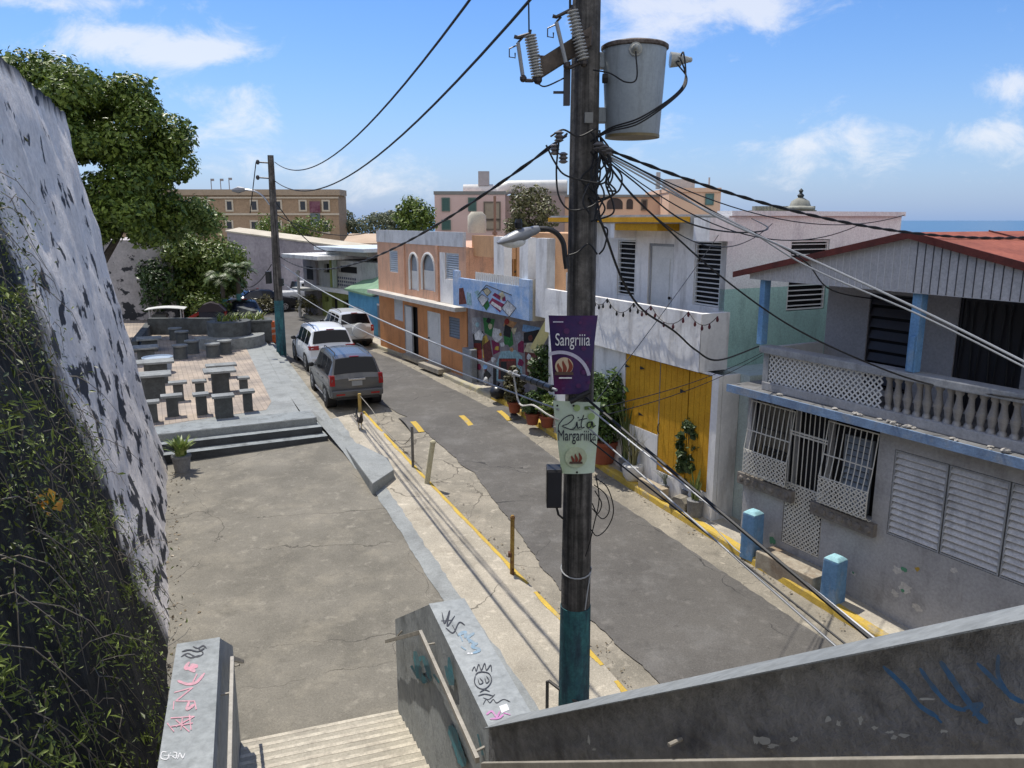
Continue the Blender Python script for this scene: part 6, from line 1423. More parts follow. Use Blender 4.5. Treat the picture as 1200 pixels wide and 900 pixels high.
# bin-like orange barrel
b0=ong(317,401,.02); bt=thing('traffic_barrel','orange plastic traffic barrel standing beside the far pole','traffic barrel',b0)
ORP=flat('barrel_orange',(.62,.13,.03),rough=.5)
MB().lathe([(.33,0),(.34,.05),(.31,.06),(.31,.30),(.29,.31),(.29,.55),(.27,.56),(.27,.80),(.25,.81),(.25,.98),(.08,1.0)],n=20).build('drum',ORP,bt,smooth=True)
for z in (.37,.62): MB().lathe([(.294-.01*(z>.5),z),(.296-.01*(z>.5),z+.10)],n=20).build('reflective_band',flat('barrel_band',(.62,.42,.34)),bt)
# rooster
rp0=ong(422,503,.10)
ro_=thing('rooster','small dark rooster walking on the left pavement behind the grey SUV','rooster',rp0,R(-60))
mb=MB(); mb.tube([(-.17,0,.30),(-.12,0,.28),(-.04,0,.26),(.06,0,.27),(.12,0,.32),(.145,0,.39),(.15,0,.44),(.175,0,.465),(.20,0,.46)],[.02,.055,.085,.085,.06,.04,.032,.034,.01],10)
mb.build('body',flat('feather_dark',(.03,.022,.018),rough=.6),ro_,smooth=True)
mb=MB()
for k in range(6):
    a=.4+k*.2; mb.tube(spline([(-.14,0,.30),(-.20-.03*k,.01*(k-3),.36+.03*k),(-.26-.01*k,.012*(k-3),.36+.02*k),(-.30,.012*(k-3),.28+.02*k)],4),[.014]*12+[.004],5)
mb.build('tail',flat('feather_black',(.012,.014,.015),rough=.4),ro_)
mb=MB().prism([(.13,-.006,.465),(.19,-.006,.475),(.185,-.006,.505),(.17,-.006,.49),(.16,-.006,.515),(.145,-.006,.49),(.13,-.006,.505)],(0,.012,0)); mb.build('comb',flat('comb_red',(.4,.02,.02)),ro_)
MB().tube([(.195,0,.458),(.225,0,.448)],[.010,.002],6).build('beak',flat('beak',(.4,.28,.1)),ro_)
for sg in (1,-1):
    x0_=.02+.03*sg; mb=MB().tube([(x0_,.03*sg,.20),(x0_-.02,.03*sg,.11),(x0_+.005,.03*sg,.012)],[.02,.009,.008],6)
    for k in (-.5,0,.5): mb.tube([(x0_+.005,.03*sg,.008),(x0_+.05,.03*sg+k*.05,.004)],.005,4)
    mb.tube([(x0_+.005,.03*sg,.008),(x0_-.025,.03*sg,.004)],.005,4); mb.build('leg',flat('rooster_leg',(.35,.25,.08)),ro_)
# metal handrail stub behind the parapet by the pole
h0=ong(641,838,.1); MB_=MB().tube([(0,0,-.1),(0,0,.50),(.02,-.02,.52),(.62,-.55,.33)],.022,8); tag(MB_.build('pipe_rail',flat('rail_iron',(.09,.085,.08),rough=.5,metal=.4),loc=h0,smooth=True),'short bent pipe rail standing at the foot of the near pole','handrail')
# ================================================================== plaza furniture
BTOPM=mat('bench_top',(.30,.315,.31),(.21,.22,.22),scale=3,bump=.2,streak=(.08,.08,.08),samt=.6,sz=1)  # tops kept lighter than the shade-darkened sides
def slabseat(nm,cat,label,px,py,w,d,h,leg,rot=R(25),group=None,top_t=.07,z=ZU):
    p=onz(px,py,z); t=thing(nm,label,cat,(p.x,p.y,z),rot,group)
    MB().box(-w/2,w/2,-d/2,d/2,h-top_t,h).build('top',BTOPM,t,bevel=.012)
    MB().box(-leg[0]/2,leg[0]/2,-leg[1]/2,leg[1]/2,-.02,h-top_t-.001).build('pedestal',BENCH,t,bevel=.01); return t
GT='concrete tables and stools on the brick plaza'
slabseat('plaza_table','table','square concrete table at the centre of the right-hand plaza set',259,459,.95,.75,.72,(.50,.42),group=GT)
slabseat('plaza_stool','stool','wide concrete stool in front of the right-hand table, nearest the steps',263,488,.58,.40,.62,(.46,.32),group=GT)
slabseat('plaza_stool','stool','concrete stool left of the right-hand table, nearer one',237,485,.42,.36,.60,(.28,.26),group=GT)
slabseat('plaza_stool','stool','concrete stool left of the right-hand table, farther one',235,464,.42,.36,.50,(.26,.25),group=GT)
slabseat('plaza_stool','stool','concrete stool right of the right-hand table, nearer one',291,481,.40,.36,.60,(.24,.24),group=GT)
slabseat('plaza_stool','stool','concrete stool right of the right-hand table, farther one',286,459,.38,.34,.48,(.24,.24),group=GT)
slabseat('plaza_table','table','long concrete bench table behind the right-hand set',260,442,1.0,.55,.46,(.55,.30),group=GT)
slabseat('plaza_table','table','concrete table hugging the wall, nearest of the left-hand ones',180,466,1.1,.8,.76,(.7,.5),group=GT)
slabseat('plaza_table','table','concrete table hugging the wall, second of the left-hand ones',184,448,1.15,.8,.74,(.7,.5),group=GT)
slabseat('plaza_table','table','concrete table hugging the wall, third of the left-hand ones',172,424,.9,.9,.60,(.6,.6),group=GT)
slabseat('plaza_table','table','concrete table hugging the wall, farthest of the left-hand ones',176,411,.95,.9,.55,(.6,.6),group=GT)
slabseat('plaza_stool','stool','concrete stool right of the left-hand tables, nearer one',203,487,.56,.36,.60,(.30,.28),group=GT)
slabseat('plaza_stool','stool','concrete stool right of the left-hand tables, farther one',210,469,.52,.36,.58,(.28,.26),group=GT)
slabseat('plaza_stool','stool','concrete stool at the wall edge, lowest of the left-hand set',179,494,.42,.36,.58,(.28,.26),group=GT)
p=onz(186,436,ZU); tb=thing('round_tub','pale blue round basin standing between the left-hand tables','basin',(p.x,p.y,ZU))
MB().lathe([(.42,0),(.48,.40),(.52,.55),(.50,.56),(.46,.5),(.1,.46)],n=20).build('tub',flat('tub_blue',(.34,.42,.52)),tb,smooth=True)
p=onz(177,431,ZU)
STOOLC='round concrete stools in the tree shade'
for px,py,lab in ((212,420,'round concrete stool in the shade, far left one'),(226,414,'round concrete stool in the shade, second from left'),(250,418,'round concrete stool in the shade, second from right'),(264,414,'round concrete stool in the shade, far right one'),(206,398,'round concrete stool at the back under the tree, left one'),(214,402,'round concrete stool at the back under the tree, right one')):
    p=onz(px,py,ZU); t=thing('round_stool',lab,'stool',(p.x,p.y,ZU),0,STOOLC)
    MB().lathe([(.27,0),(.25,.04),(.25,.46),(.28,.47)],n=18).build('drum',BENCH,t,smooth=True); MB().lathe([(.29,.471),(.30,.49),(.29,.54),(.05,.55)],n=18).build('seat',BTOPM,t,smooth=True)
# curved seat wall and planter
p=onz(270,404,ZU); cw=thing('curved_bench','curved grey concrete bench with a high back at the plaza rear','bench',(p.x,p.y,ZU))
def arcwall(r0,r1,a0,a1,z0,z1,n=18):
    mb=MB()
    for i in range(n):
        a,b=R(a0+(a1-a0)*i/n),R(a0+(a1-a0)*(i+1)/n)
        pts=[(r0*math.cos(a),r0*math.sin(a)),(r1*math.cos(a),r1*math.sin(a)),(r1*math.cos(b),r1*math.sin(b)),(r0*math.cos(b),r0*math.sin(b))]
        mb.hexa([(x,y,z0) for x,y in pts]+[(x,y,z1) for x,y in pts])
    return mb
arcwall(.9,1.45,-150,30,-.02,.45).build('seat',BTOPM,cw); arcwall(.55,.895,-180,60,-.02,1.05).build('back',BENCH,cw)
p=onz(279,402,ZU); pl=thing('planter','grey concrete planter box filled with spiky green plants','planter',(p.x,p.y+.6,ZU),R(20))
MB().box(-1.25,1.25,-.5,.5,-.02,.85).build('box',BENCH,pl,bevel=.02); MB().box(-1.3,1.3,-.55,.55,.852,.95).build('rim',BENCH,pl,bevel=.015)
mb=MB()
for i in range(120):
    a=random.uniform(0,6.28); bx_,by_=random.uniform(-1.0,1.0),random.uniform(-.35,.35); l=random.uniform(.35,.75); w_=.035; pr=None
    for q in range(5):
        u=q/4; x=bx_+math.cos(a)*l*.75*u*u; y=by_+math.sin(a)*l*.75*u*u; z=.9+l*(u-.4*u*u); k=1-u; cur=((x-math.sin(a)*w_*k,y+math.cos(a)*w_*k,z),(x+math.sin(a)*w_*k,y-math.cos(a)*w_*k,z))
        if pr: mb.quad(pr[0],pr[1],cur[1],cur[0])
        pr=cur
mb.build('foliage',leafmat('lime_leaf',(.09,.15,.02),(.30,.34,.09)),pl)
# low dark walls at the back of the plaza
def lowwall(a,b,h,th,label,m=BENCH,z=ZU):
    A,B=onz(*a,z),onz(*b,z); d=(B-A); L_=math.hypot(d.x,d.y); o=MB().box(0,L_,-th/2,th/2,-.1,h).build('low_wall',m,loc=(A.x,A.y,z),rot=math.atan2(d.y,d.x),bevel=.02); return tag(o,label,'low wall')
lowwall((176,391),(262,391),.75,.35,'low dark concrete wall closing the shaded back of the plaza')
lowwall((158,413),(175,389),.45,.3,'low concrete edge wall running along the left of the shaded plaza')
lowwall((300,385),(262,372),.9,.3,'grey concrete wall beyond the planter at the rear of the plaza')
# playground hut with red slide, and the small white-roofed shelter
p=onz(241,384,ZU); hut=thing('playhouse','dark playground hut with pitched roof beside a red slide','playhouse',(p.x,p.y+1.0,ZU),R(15))
hut.scale=(.62,.62,.62)
DK=flat('hut_navy',(.02,.022,.04),rough=.6)
MB().box(-.95,.95,-.7,.7,0,1.2).build('cabin',DK,hut); MB().prism([(-1.15,-.85,1.2),(1.15,-.85,1.2),(.62,-.85,1.75),(0,-.85,1.95),(-.62,-.85,1.75)],(0,1.7,0)).build('roof',flat('hut_roof',(.03,.02,.028),rough=.5),hut)
MB().box(.96,1.15,-.4,.4,.75,1.15).build('side_panel',flat('slide_red',(.45,.03,.025)),hut)
p=onz(222,384,ZU); sd2=thing('slide','red and white plastic playground slide left of the dark hut','slide',(p.x,p.y+1.0,ZU),R(15))
sd2.scale=(.62,.62,.62)
mb=MB(); A=[(-1.5,0,.12),(-1.0,0,.18),(.2,0,.85),(.7,0,.95)]
for a,b in zip(A,A[1:]): mb.hexa([(a[0],-.28,a[2]),(b[0],-.28,b[2]),(b[0],.28,b[2]),(a[0],.28,a[2]),(a[0],-.28,a[2]+.06),(b[0],-.28,b[2]+.06),(b[0],.28,b[2]+.06),(a[0],.28,a[2]+.06)])
for y in (-.3,.3):
    for a,b in zip(A,A[1:]): mb.hexa([(a[0],y-.02,a[2]),(b[0],y-.02,b[2]),(b[0],y+.02,b[2]),(a[0],y+.02,a[2]),(a[0],y-.02,a[2]+.28),(b[0],y-.02,b[2]+.28),(b[0],y+.02,b[2]+.28),(a[0],y+.02,a[2]+.28)])
mb.build('chute',flat('slide_red',(.45,.03,.025)),sd2); MB().box(-2.4,-1.52,-.3,.3,.05,.3).build('landing_mat',flat('mat_white',(.6,.6,.6)),sd2); MB().tube([(.5,-.2,0),(.5,-.2,.9)],.04,6).build('strut',DK,sd2)
p=onz(190,386,ZU); sk=thing('shelter','small shelter with white curved roof at the foot of the bastion wall','shelter',(p.x,p.y+.8,ZU),R(15))
sk.scale=(.66,.66,.66)
MB().box(-1.1,-.1,-.4,.4,0,1.0).build('counter',BENCH,sk); 
for x in (-1.2,1.0):
    for y in (-.6,.6): MB().tube([(x,y,0),(x,y,1.45)],.045,6).build('post',flat('post_white',(.5,.5,.5)),sk)
mb=MB(); A=[(-1.5+i*.35,0,1.4+.13*math.sin(math.pi*i/8)) for i in range(9)]
for a,b in zip(A,A[1:]): mb.hexa([(a[0],-.8,a[2]),(b[0],-.8,b[2]),(b[0],.8,b[2]),(a[0],.8,a[2]),(a[0],-.8,a[2]+.05),(b[0],-.8,b[2]+.05),(b[0],.8,b[2]+.05),(a[0],.8,a[2]+.05)])
mb.build('roof',WHITEC,sk)
# plaza lamp
p=onz(237,380,ZU); pl2=thing('plaza_lamp','slim white plaza lamp post with small lantern before the hedge','street lamp',(p.x,p.y+2.5,ZU))
MB().tube([(0,0,0),(0,0,2.1)],.05,8).build('pole',flat('post_white',(.5,.5,.5)),pl2); MB().lathe([(.07,2.1),(.13,2.2),(.13,2.5),(.05,2.62)],n=10).build('lantern',flat('lantern_white',(.65,.65,.62),rough=.3),pl2,smooth=True); MB().tube([(0,0,2.62),(-.05,0,3.6),(-.25,0,3.75)],.03,6).build('arm',flat('post_grey2',(.2,.2,.2)),pl2)
# potted plant at the steps
p=onz(214,553,zg(17.2)+.10)
POTG=mat('pot_grey',(.26,.26,.26),(.18,.18,.18),scale=4,bump=.2)
pot_plant('potted_plant','leafy green plant in a square grey pot beside the plaza steps',(p.x,p.y,p.z),[(.17,0),(.21,.36),(.23,.37),(.23,.42)],POTG,'blade',.55,leafmat('pothos_leaf',(.07,.13,.02),(.33,.38,.12)),n=70,spread=.42,leaf=.07)
# ================================================================== plants and clutter on the right pavement
def rp(px,py,o=.125): return ong(px,py,o)
TP=[(.15,0),(.20,.26),(.225,.27),(.225,.33)]
pot_plant('potted_plant','dark leafed shrub in a terracotta pot, farthest of the pots before the mural',rp(603,483),TP,TERRA,'bush',1.05,leafmat('bronze_leaf',(.035,.03,.012),(.12,.11,.05)),n=420,spread=.33,leaf=.13)
pot_plant('potted_plant','small bushy plant in a terracotta pot, second of the pots before the mural',rp(624,497),TP,TERRA,'bush',.65,LEAFD,n=420,spread=.30,leaf=.12)
pot_plant('potted_plant','low plant in a small terracotta pot behind the purple sign',rp(641,500),TP,TERRA,'bush',.6,LEAFY,n=350,spread=.28,leaf=.11)
pot_plant('potted_plant','tall dense green shrub standing between the mural and the sign',rp(640,492),[(.18,0),(.24,.3),(.26,.36)],POTG,'bush',1.9,LEAFD,n=800,spread=.42,leaf=.12)
pot_plant('potted_plant','big bushy tree in a large terracotta pot left of the yellow shutter',rp(706,541),[(.27,0),(.38,.48),(.42,.49),(.42,.58)],TERRA,'bush',1.85,leafmat('lush_leaf',(.025,.055,.012),(.10,.17,.04)),n=1500,spread=.62,leaf=.12)
pot_plant('potted_plant','spindly dry plant in a rounded white pot under the yellow shutter',rp(741,562),[(.15,0),(.22,.1),(.25,.28),(.245,.36),(.215,.37)],flat('pot_white',(.66,.65,.62),rough=.35),'blade',1.05,leafmat('dry_leaf',(.10,.10,.04),(.28,.26,.14)),n=45,spread=.38,leaf=.018)
pot_plant('potted_plant','tall dark climbing shrub against the yellow door',rp(808,590),[(.16,0),(.2,.3),(.21,.34)],POTG,'bush',1.75,leafmat('dark_leaf2',(.02,.04,.012),(.09,.13,.04)),n=1000,spread=.30,leaf=.13)
pot_plant('potted_plant','sword-leafed plant in a grey tin pot at the white column',rp(814,604),[(.15,0),(.175,.34),(.18,.35)],POTG,'sword',.75,leafmat('sword_leaf',(.10,.14,.04),(.25,.28,.10)),n=16,spread=.18,leaf=.035)
pot_plant('potted_plant','feathery grey-green fern behind the concrete bench block',rp(781,578),[(.13,0),(.15,.2),(.16,.22)],POTG,'blade',.5,leafmat('fern_leaf',(.10,.13,.09),(.25,.28,.22)),n=60,spread=.35,leaf=.014)
pot_plant('potted_plant','wispy palm-like plant rising beside the yellow shutter',rp(733,551),[(.13,0),(.17,.24),(.18,.28)],POTG,'blade',1.75,leafmat('wisp_leaf',(.05,.08,.02),(.16,.20,.07)),n=50,spread=.5,leaf=.03)
q=rp(765,578); tag(MB().box(-.45,.45,-.09,.09,0,.24).build('bench_block',mat('tan_block',(.42,.35,.25),(.34,.28,.2),scale=4,bump=.2),loc=q,rot=K.rot,bevel=.015),'tan concrete bench block lying on the pavement by the white pot','block')
q=rp(797,596); mb=MB().prism([(-.2,-.13,0),(.2,-.13,0),(.2,-.13,.18),(.1,-.13,.28),(-.1,-.13,.28),(-.2,-.13,.18)],(0,.26,0)); tag(mb.build('clay_tunnel',mat('hollow_block',(.40,.36,.28),(.2,.18,.15),scale=5,bump=.4),loc=q,rot=K.rot+.3,bevel=.01),'small broken hollow block beside the grey tin pot','block')
q=rp(656,508); tag(MB().box(-.16,.16,-.1,.1,0,.18).box(-.1,-.02,-.101,-.1,.04,.14).build('hollow_block',mat('grey_block',(.36,.34,.3),(.27,.25,.22),scale=5,bump=.3),loc=q,rot=K.rot,bevel=.008),'small grey concrete block on the kerb behind the green sign','block')
q=rp(583,467); tag(MB().blob((0,0,.2),(.26,.24,.22),12,9,.07).tube([(0,0,.38),(.02,0,.47),(.05,.02,.5)],[.05,.04,.06],7).build('rubbish_bag',flat('bag_black',(.02,.02,.022),rough=.3),loc=q,smooth=True),'black plastic rubbish bag left on the pavement before the mural','rubbish bag')
q=rp(543,443); tag(MB().box(-.35,.35,-.12,.1,0,1.15).box(-.3,.3,-.135,-.121,.1,1.05).build('utility_cabinet',mat('cabinet_grey',(.28,.30,.32),(.22,.24,.26),scale=3,rough=.5),loc=U.w(ux0+.45,-.16,.03),rot=U.rot,bevel=.012),'grey metal utility cabinet at the corner between orange house and mural','cabinet')
# door stone slabs in front of the orange house
for i,(px,py) in enumerate(((489,421),(510,432))):
    q=rp(px,py); tag(MB().box(-.9,.9,-.3,.3,-.05,.14).build('door_slab',CONC,loc=q,rot=O.rot,bevel=.02),['flat pale stone slab below the open white door','flat pale stone slab below the closed white door'][i],'stone slab')
wire('white_cable','white twin cable trailing along the kerb stones at the white column','cable',spline([rp(825,610,.13),rp(836,617,.14),rp(858,640,.14),rp(868,648,.14)],6),.012,CABLEG)
q=rp(571,451); tag(MB().blob((0,0,.14),(.14,.12,.15),8,6,.1).build('white_bucket',flat('bucket_white',(.5,.5,.5)),loc=q,smooth=True),'small pale bundle at the foot of the mural wall','bundle')
# ================================================================== trees on the left
bl=clumps(95,(-.3,0,8.3),(4.9,4.3,4.1),.55,1.2)+clumps(16,(2.2,-1.0,5.6),(2.8,2.4,1.3),.5,.9)+clumps(12,(-2,-1,9.2),(3.8,3,2.2),.8,1.3)
TR=tree('almond_tree','big dense green almond tree towering behind the white fort wall','tree',(-18.6,34.8,-5.4),bl,1150,.215,LEAF,.36,(.2,.1,5.2))
bl=clumps(20,(2.9,2.2,5.35),(2.5,1.6,.9),.4,.75); C,N=shell(bl,900); leaves(C,N,.20,leafmat('pale_almond',(.04,.085,.015),(.22,.29,.08)),'crown',TR)
bl=clumps(34,(0,0,2.6),(2.4,1.8,2.7),.7,1.2)
tree('ficus_hedge','tall dense light green hedge against the grey city wall','hedge',(-17.6,43.6,-5.5),bl,560,.22,LEAFY,.15,(0,0,2.2),limbs=4)
bl=clumps(16,(0,0,2.2),(1.6,1.5,2.3),.6,1.0)
tree('ficus_hedge','darker hedge column left of the palms','hedge',(-18.6,42.8,-5.5),bl,460,.22,LEAFD,.15,(0,0,1.8),limbs=3)
bl=clumps(9,(0,0,.9),(1.0,.8,.7),.4,.6)
tree('round_shrub','round bright green shrub beside the plaza lamp','shrub',(-16.0,40.4,-5.35),bl,600,.14,LEAFY,.06,(0,0,.6),limbs=3)
def palm(name,label,base,h,nf,fl,m,teal=True,lean=(0,0)):
    t=thing(name,label,'palm tree',base,random.random()*6)
    MB().tube([(0,0,-.1),(lean[0]*.5,lean[1]*.5,h*.5),(lean[0],lean[1],h)],[.13,.11,.10],9).build('trunk',mat('palm_trunk',(.16,.13,.10),(.09,.075,.06),scale=5,bump=.5),t,smooth=True)
    if teal: MB().tube([(0,0,-.05),(lean[0]*.3,lean[1]*.3,h*.55)],[.15,.135],9).build('painted_band',mat('palm_teal',(.10,.30,.28),(.07,.2,.2),scale=3),t)
    mb=MB()
    for i in range(nf):
        a=i*2.4+random.uniform(-.3,.3); el=random.uniform(.25,1.25); L_=fl*random.uniform(.8,1.1); P_=[]; dr=Vector((math.cos(a),math.sin(a),0))
        for q in range(9): u=q/8; P_.append(Vector((lean[0],lean[1],h))+dr*(L_*u*math.cos(el*.6)*(1-.1*u))+Vector((0,0,L_*(math.sin(el)*u-.85*u*u))))
        sd_=Vector((-dr.y,dr.x,0))
        for q in range(1,9):
            for s_ in (-1,1):
                for w_ in (.0,.5):
                    p0=P_[q-1].lerp(P_[q],w_); ln=L_*.26*math.sin(math.pi*min(1,(q+w_)/9+.12)); tip=p0+sd_*s_*ln+dr*ln*.5+Vector((0,0,-ln*.45)); ww=(P_[q]-P_[q-1])*.22
                    mb.add([p0-ww,p0+ww,tip],[(0,1,2)])
    mb.build('fronds',m,t); return t
palm('palm_tree','drooping palm with teal painted trunk, left of the pair',(-15.4,41.3,-5.5),2.5,30,1.7,LEAFP)
palm('palm_tree','drooping palm with teal painted trunk, right of the pair',(-14.8,42.0,-5.5),2.9,30,1.6,LEAFP)
# shrubs at the corner of the far pavement
for i,(px,py,s_,lab) in enumerate(((364,372,.8,'ragged shrub on the street corner, nearest one'),(372,362,1.0,'ragged shrub on the street corner before the canopy house'),(306,368,.7,'small shrub growing behind the grey plaza wall'))):
    q=ong(px,py,0); bl=clumps(8,(0,0,s_*.8),(s_,s_*.8,s_*.7),.35,.55); tree('corner_shrub',lab,'shrub',q,bl,420,.16,leafmat('brown_green_leaf',(.05,.05,.02),(.2,.18,.08)),.05,(0,0,.5),limbs=3)
q=ong(352,372,0); tag(MB().tube([(0,0,0),(0,0,2.6)],.09,8).lathe([(.12,2.6),(.14,2.7),(.04,2.78)],n=8).build('white_post',flat('post_white',(.5,.5,.5)),loc=q),'plain white post on the street corner before the canopy house','post')
# ================================================================== background
def wallbox(name,label,A,B,z0,za,zb,th,m,cop=None):
    """wall from A to B (xy) with sloping top"""
    A,B=Vector(A),Vector(B); d=B-A; L_=d.length
    t=thing(name,label,'wall',(A.x,A.y,z0),math.atan2(d.y,d.x))
    MB().hexa([(0,0,-1),(L_,0,-1),(L_,th,-1),(0,th,-1),(0,.35,za-z0),(L_,.35,zb-z0),(L_,th,zb-z0),(0,th,za-z0)]).build('face',m,t)
    if cop: MB().hexa([(-.1,.30,za-z0+.003),(L_+.1,.30,zb-z0+.003),(L_+.1,th+.4,zb-z0+.22),(-.1,th+.4,za-z0+.22),(-.1,.30,za-z0+.10),(L_+.1,.30,zb-z0+.10),(L_+.1,th+.4,zb-z0+.30),(-.1,th+.4,za-z0+.30)]).build('coping',cop,t)
    return t
CITYW=mat('city_wall_plaster',(.47,.42,.43),(.36,.32,.335),scale=.35,bump=.2,bscale=6,streak=(.18,.165,.185),samt=.6,sz=.4,sscale=.8,dist=.05)
COP=mat('cream_coping',(.62,.56,.44),(.48,.42,.33),scale=.8)
a=aty(262,272,54); b_=aty(455,298,50)
wallbox('city_wall','long purple-grey city wall with cream coping closing the street',(a.x,54),(b_.x,50),-5.7,a.z,b_.z,1.4,CITYW,COP)
BASTM=wallmat('bastion_plaster',False,(.55,.50,.49),(.42,.38,.37))
A=aty(96,385,41.0); B=aty(213,383,42.0); 
mb=MB(); n=24; m_=14; vs=[]
for i in range(n+1):
    for j in range(m_+1):
        u=i/n; z=-5.8+(4.75)*j/m_; xx=A.x-3+(B.x-A.x+3)*u-(z+5.8)*.16*(u>.98); vs.append((xx,41+u+.10*(z+5.8)+noise.noise((xx*.6,z*.6,3))*.06,z))
k=m_+1; mb.add(vs,[(i*k+j,(i+1)*k+j,(i+1)*k+j+1,i*k+j+1) for i in range(n) for j in range(m_)])
top=[vs[i*k+m_] for i in range(n+1)]
for p,q in zip(top,top[1:]): mb.quad(p,q,(q[0],q[1]+2.5,q[2]+.1),(p[0],p[1]+2.5,p[2]+.1))
e=[vs[n*k+j] for j in range(k)]
for p,q in zip(e,e[1:]): mb.quad(p,q,(q[0]-.3,44.5,q[2]),(p[0]-.3,44.5,p[2]))
tag(mb.build('bastion_wall',BASTM,smooth=True,ang=40),'pinkish grey plastered bastion wall with dark peeling patches behind the big tree','wall')
# brown fort barracks
def winblock(par,rects,y,mf,mg,fw=.22,nm='window'):
    for r in rects:
        w_=MB().box(r[0],r[1],y-.02,y+.05,r[2],r[3]).build(nm,mg,par)
        MB().box(r[0]-fw,r[0]-.001,y-.06,y+.04,r[2]-fw,r[3]+fw).box(r[1]+.001,r[1]+fw,y-.06,y+.04,r[2]-fw,r[3]+fw).box(r[0],r[1],y-.06,y+.04,r[3]+.001,r[3]+fw).box(r[0],r[1],y-.06,y+.04,r[2]-fw,r[2]-.001).build('frame',mf,w_)
BR=Fr((-18.4,84.0,-4.0),90)
# az 90: x axis = (1,0), n = (0,1)
brk=thing('barracks','long three-storey brown barracks with cream trim far behind the city wall','building',BR.o,BR.rot)
BRW=mat('brown_render',(.44,.31,.205),(.38,.265,.17),scale=.25,bump=.1,bscale=4); CRT=flat('cream_trim',(.66,.57,.44))
xr_=BR.pix(397,250)[0]; xl_=BR.pix(110,250)[0]; ztp=BR.pix(397,222)[1]
MB().box(xl_,xr_,0,4,-3,ztp-.6).build('wall',BRW,brk)
za_=BR.pix(300,231)[1]; MB().box(xl_-.1,xr_+.25,-.25,3.2,ztp-.599,ztp).build('cornice',mat('brown_cornice',(.46,.36,.26),(.40,.31,.22)),brk)
MB().box(xl_,xr_+.05,-.15,-.001,za_-.14,za_+.02).build('band',CRT,brk); zb_=BR.pix(300,251)[1]; MB().box(xl_,xr_+.05,-.12,-.001,zb_-.1,zb_+.1).build('band',CRT,brk)
rs=[]
for px in (240,269,298,326,355,382): 
    for (y0_,y1_) in ((236,246),(260,268) if px!=382 else (260,272)): rs.append(BR.rect((px-3.2,y0_),(px+3.2,y1_)))
winblock(brk,rs,-.03,CRT,flat('window_dark',(.04,.045,.055),rough=.2),.17)
q=BR.rect((363,236),(376,249)); MB().box(q[0],q[1],-.2,-.15,q[2],q[3]).build('wall_banner',mat('banner_maroon',(.16,.05,.08),(.30,.16,.19),scale=2),brk); q=BR.rect((364,250),(376,266)); MB().box(q[0],q[1],-.2,-.15,q[2],q[3]).build('wall_banner',mat('banner_teal',(.10,.16,.17),(.26,.24,.27),scale=2),brk)
for px,h_ in ((248,1.2),(259,1.2),(269,1.3)):
    x,z=BR.pix(px,222,2); p_=BR.w(x,2,ztp); ft=MB().tube([(0,0,0),(0,0,h_)],.05,5).box(.05,.35,-.01,.01,h_-.25,h_); tag(ft.build('roof_mast',flat('mast',(.3,.3,.32)),loc=p_),['thin mast with flag on the barracks roof, left one','thin mast with flag on the barracks roof, middle one','thin mast with flag on the barracks roof, right one'][(248,259,269).index(px)],'mast')
# pink upper-town building
PB=Fr((-6.1,62.0,-3.0),90)
pk_=thing('building','pale pink flat-roofed building with green shutters above the orange house','building',PB.o,PB.rot)
PNK=mat('pale_pink_render',(.80,.58,.52),(.74,.52,.46),scale=.4,bump=.1); PCH=mat('peach_render',(.86,.58,.40),(.80,.52,.36),scale=.4,bump=.1)
def blk(nm,px0,px1,py,y0,y1,m,par=pk_,zb=-3,dz=0):
    xa,z1_=PB.pix(px0,py,y0); xb=PB.pix(px1,py,y0)[0]; return MB().box(xa,xb,y0,y1,zb,z1_+dz).build(nm,m,par)
blk('wing',509,592,224,0,9,PNK); blk('roof_parapet',508,593,224,-.05,9.05,flat('parapet_grey',(.26,.25,.23)),zb=PB.pix(550,228)[1]+.0) 
blk('recess_wall',592.2,662,229,1.5,9,mat('grey_pink',(.42,.32,.29),(.36,.27,.25)))
blk('rear_block',662.2,784,229,2.5,9,PCH); blk('rear_roof',660,784,228.0,2.3,9,flat('parapet_grey',(.26,.25,.23)),zb=PB.pix(700,231,2.5)[1])
ew=blk('end_wing',784.3,845,225,-1.5,9,PCH); MB().box(PB.pix(783.8,225,-1.6)[0],PB.pix(845.4,225,-1.6)[0],-1.6,9,PB.pix(800,225,-1.6)[1],PB.pix(800,220,-1.6)[1]).build('roof_parapet',PCH,pk_)
GW=flat('green_shutter',(.07,.15,.13)); winblock(pk_,[PB.rect(a,b,-.02) for a,b in (((519,233),(526,246)),((550,233),(557,246)),((519,259),(527,268)))],-.03,flat('green_frame',(.12,.19,.16)),GW,.10)
winblock(pk_,[PB.rect((568.5,238),(585,256),-.02),PB.rect((568.5,259),(585,268),-.02)],-.03,flat('beige_frame',(.20,.16,.12)),flat('beige_panel',(.42,.34,.25)),.12)
winblock(pk_,[PB.rect((828,228),(835,239),-1.55)],-1.53,flat('green_frame',(.12,.19,.16)),flat('teal_glass',(.12,.25,.25)),.08)
for (a,b,y0_,y1_) in ((648,661,235,246),(711,730,232,245),(734,742,233,245)):
    xa,z0_=PB.pix(a,y1_,2.45); xb,z1_=PB.pix(b,y0_,2.45); cx_=(xa+xb)/2; r=(xb-xa)/2; rr=min(r,(z1_-z0_)*.5)
    MB().poly([(xa,2.44,z0_),(xb,2.44,z0_)]+[(cx_+r*math.cos(i*math.pi/12),2.44,z1_-rr+rr*math.sin(i*math.pi/12)) for i in range(13)]).build('arched_opening',flat('arch_dark',(.06,.04,.035)),pk_)
winblock(pk_,[PB.rect((753,235),(757,245),2.45)],2.45,flat('beige_frame',(.20,.16,.12)),flat('arch_dark',(.06,.04,.035)),.1)
xa,z_=PB.pix(543,221,4); xb=PB.pix(577,221,4)[0]; pm_=flat('duct_white',(.60,.60,.58),rough=.4)
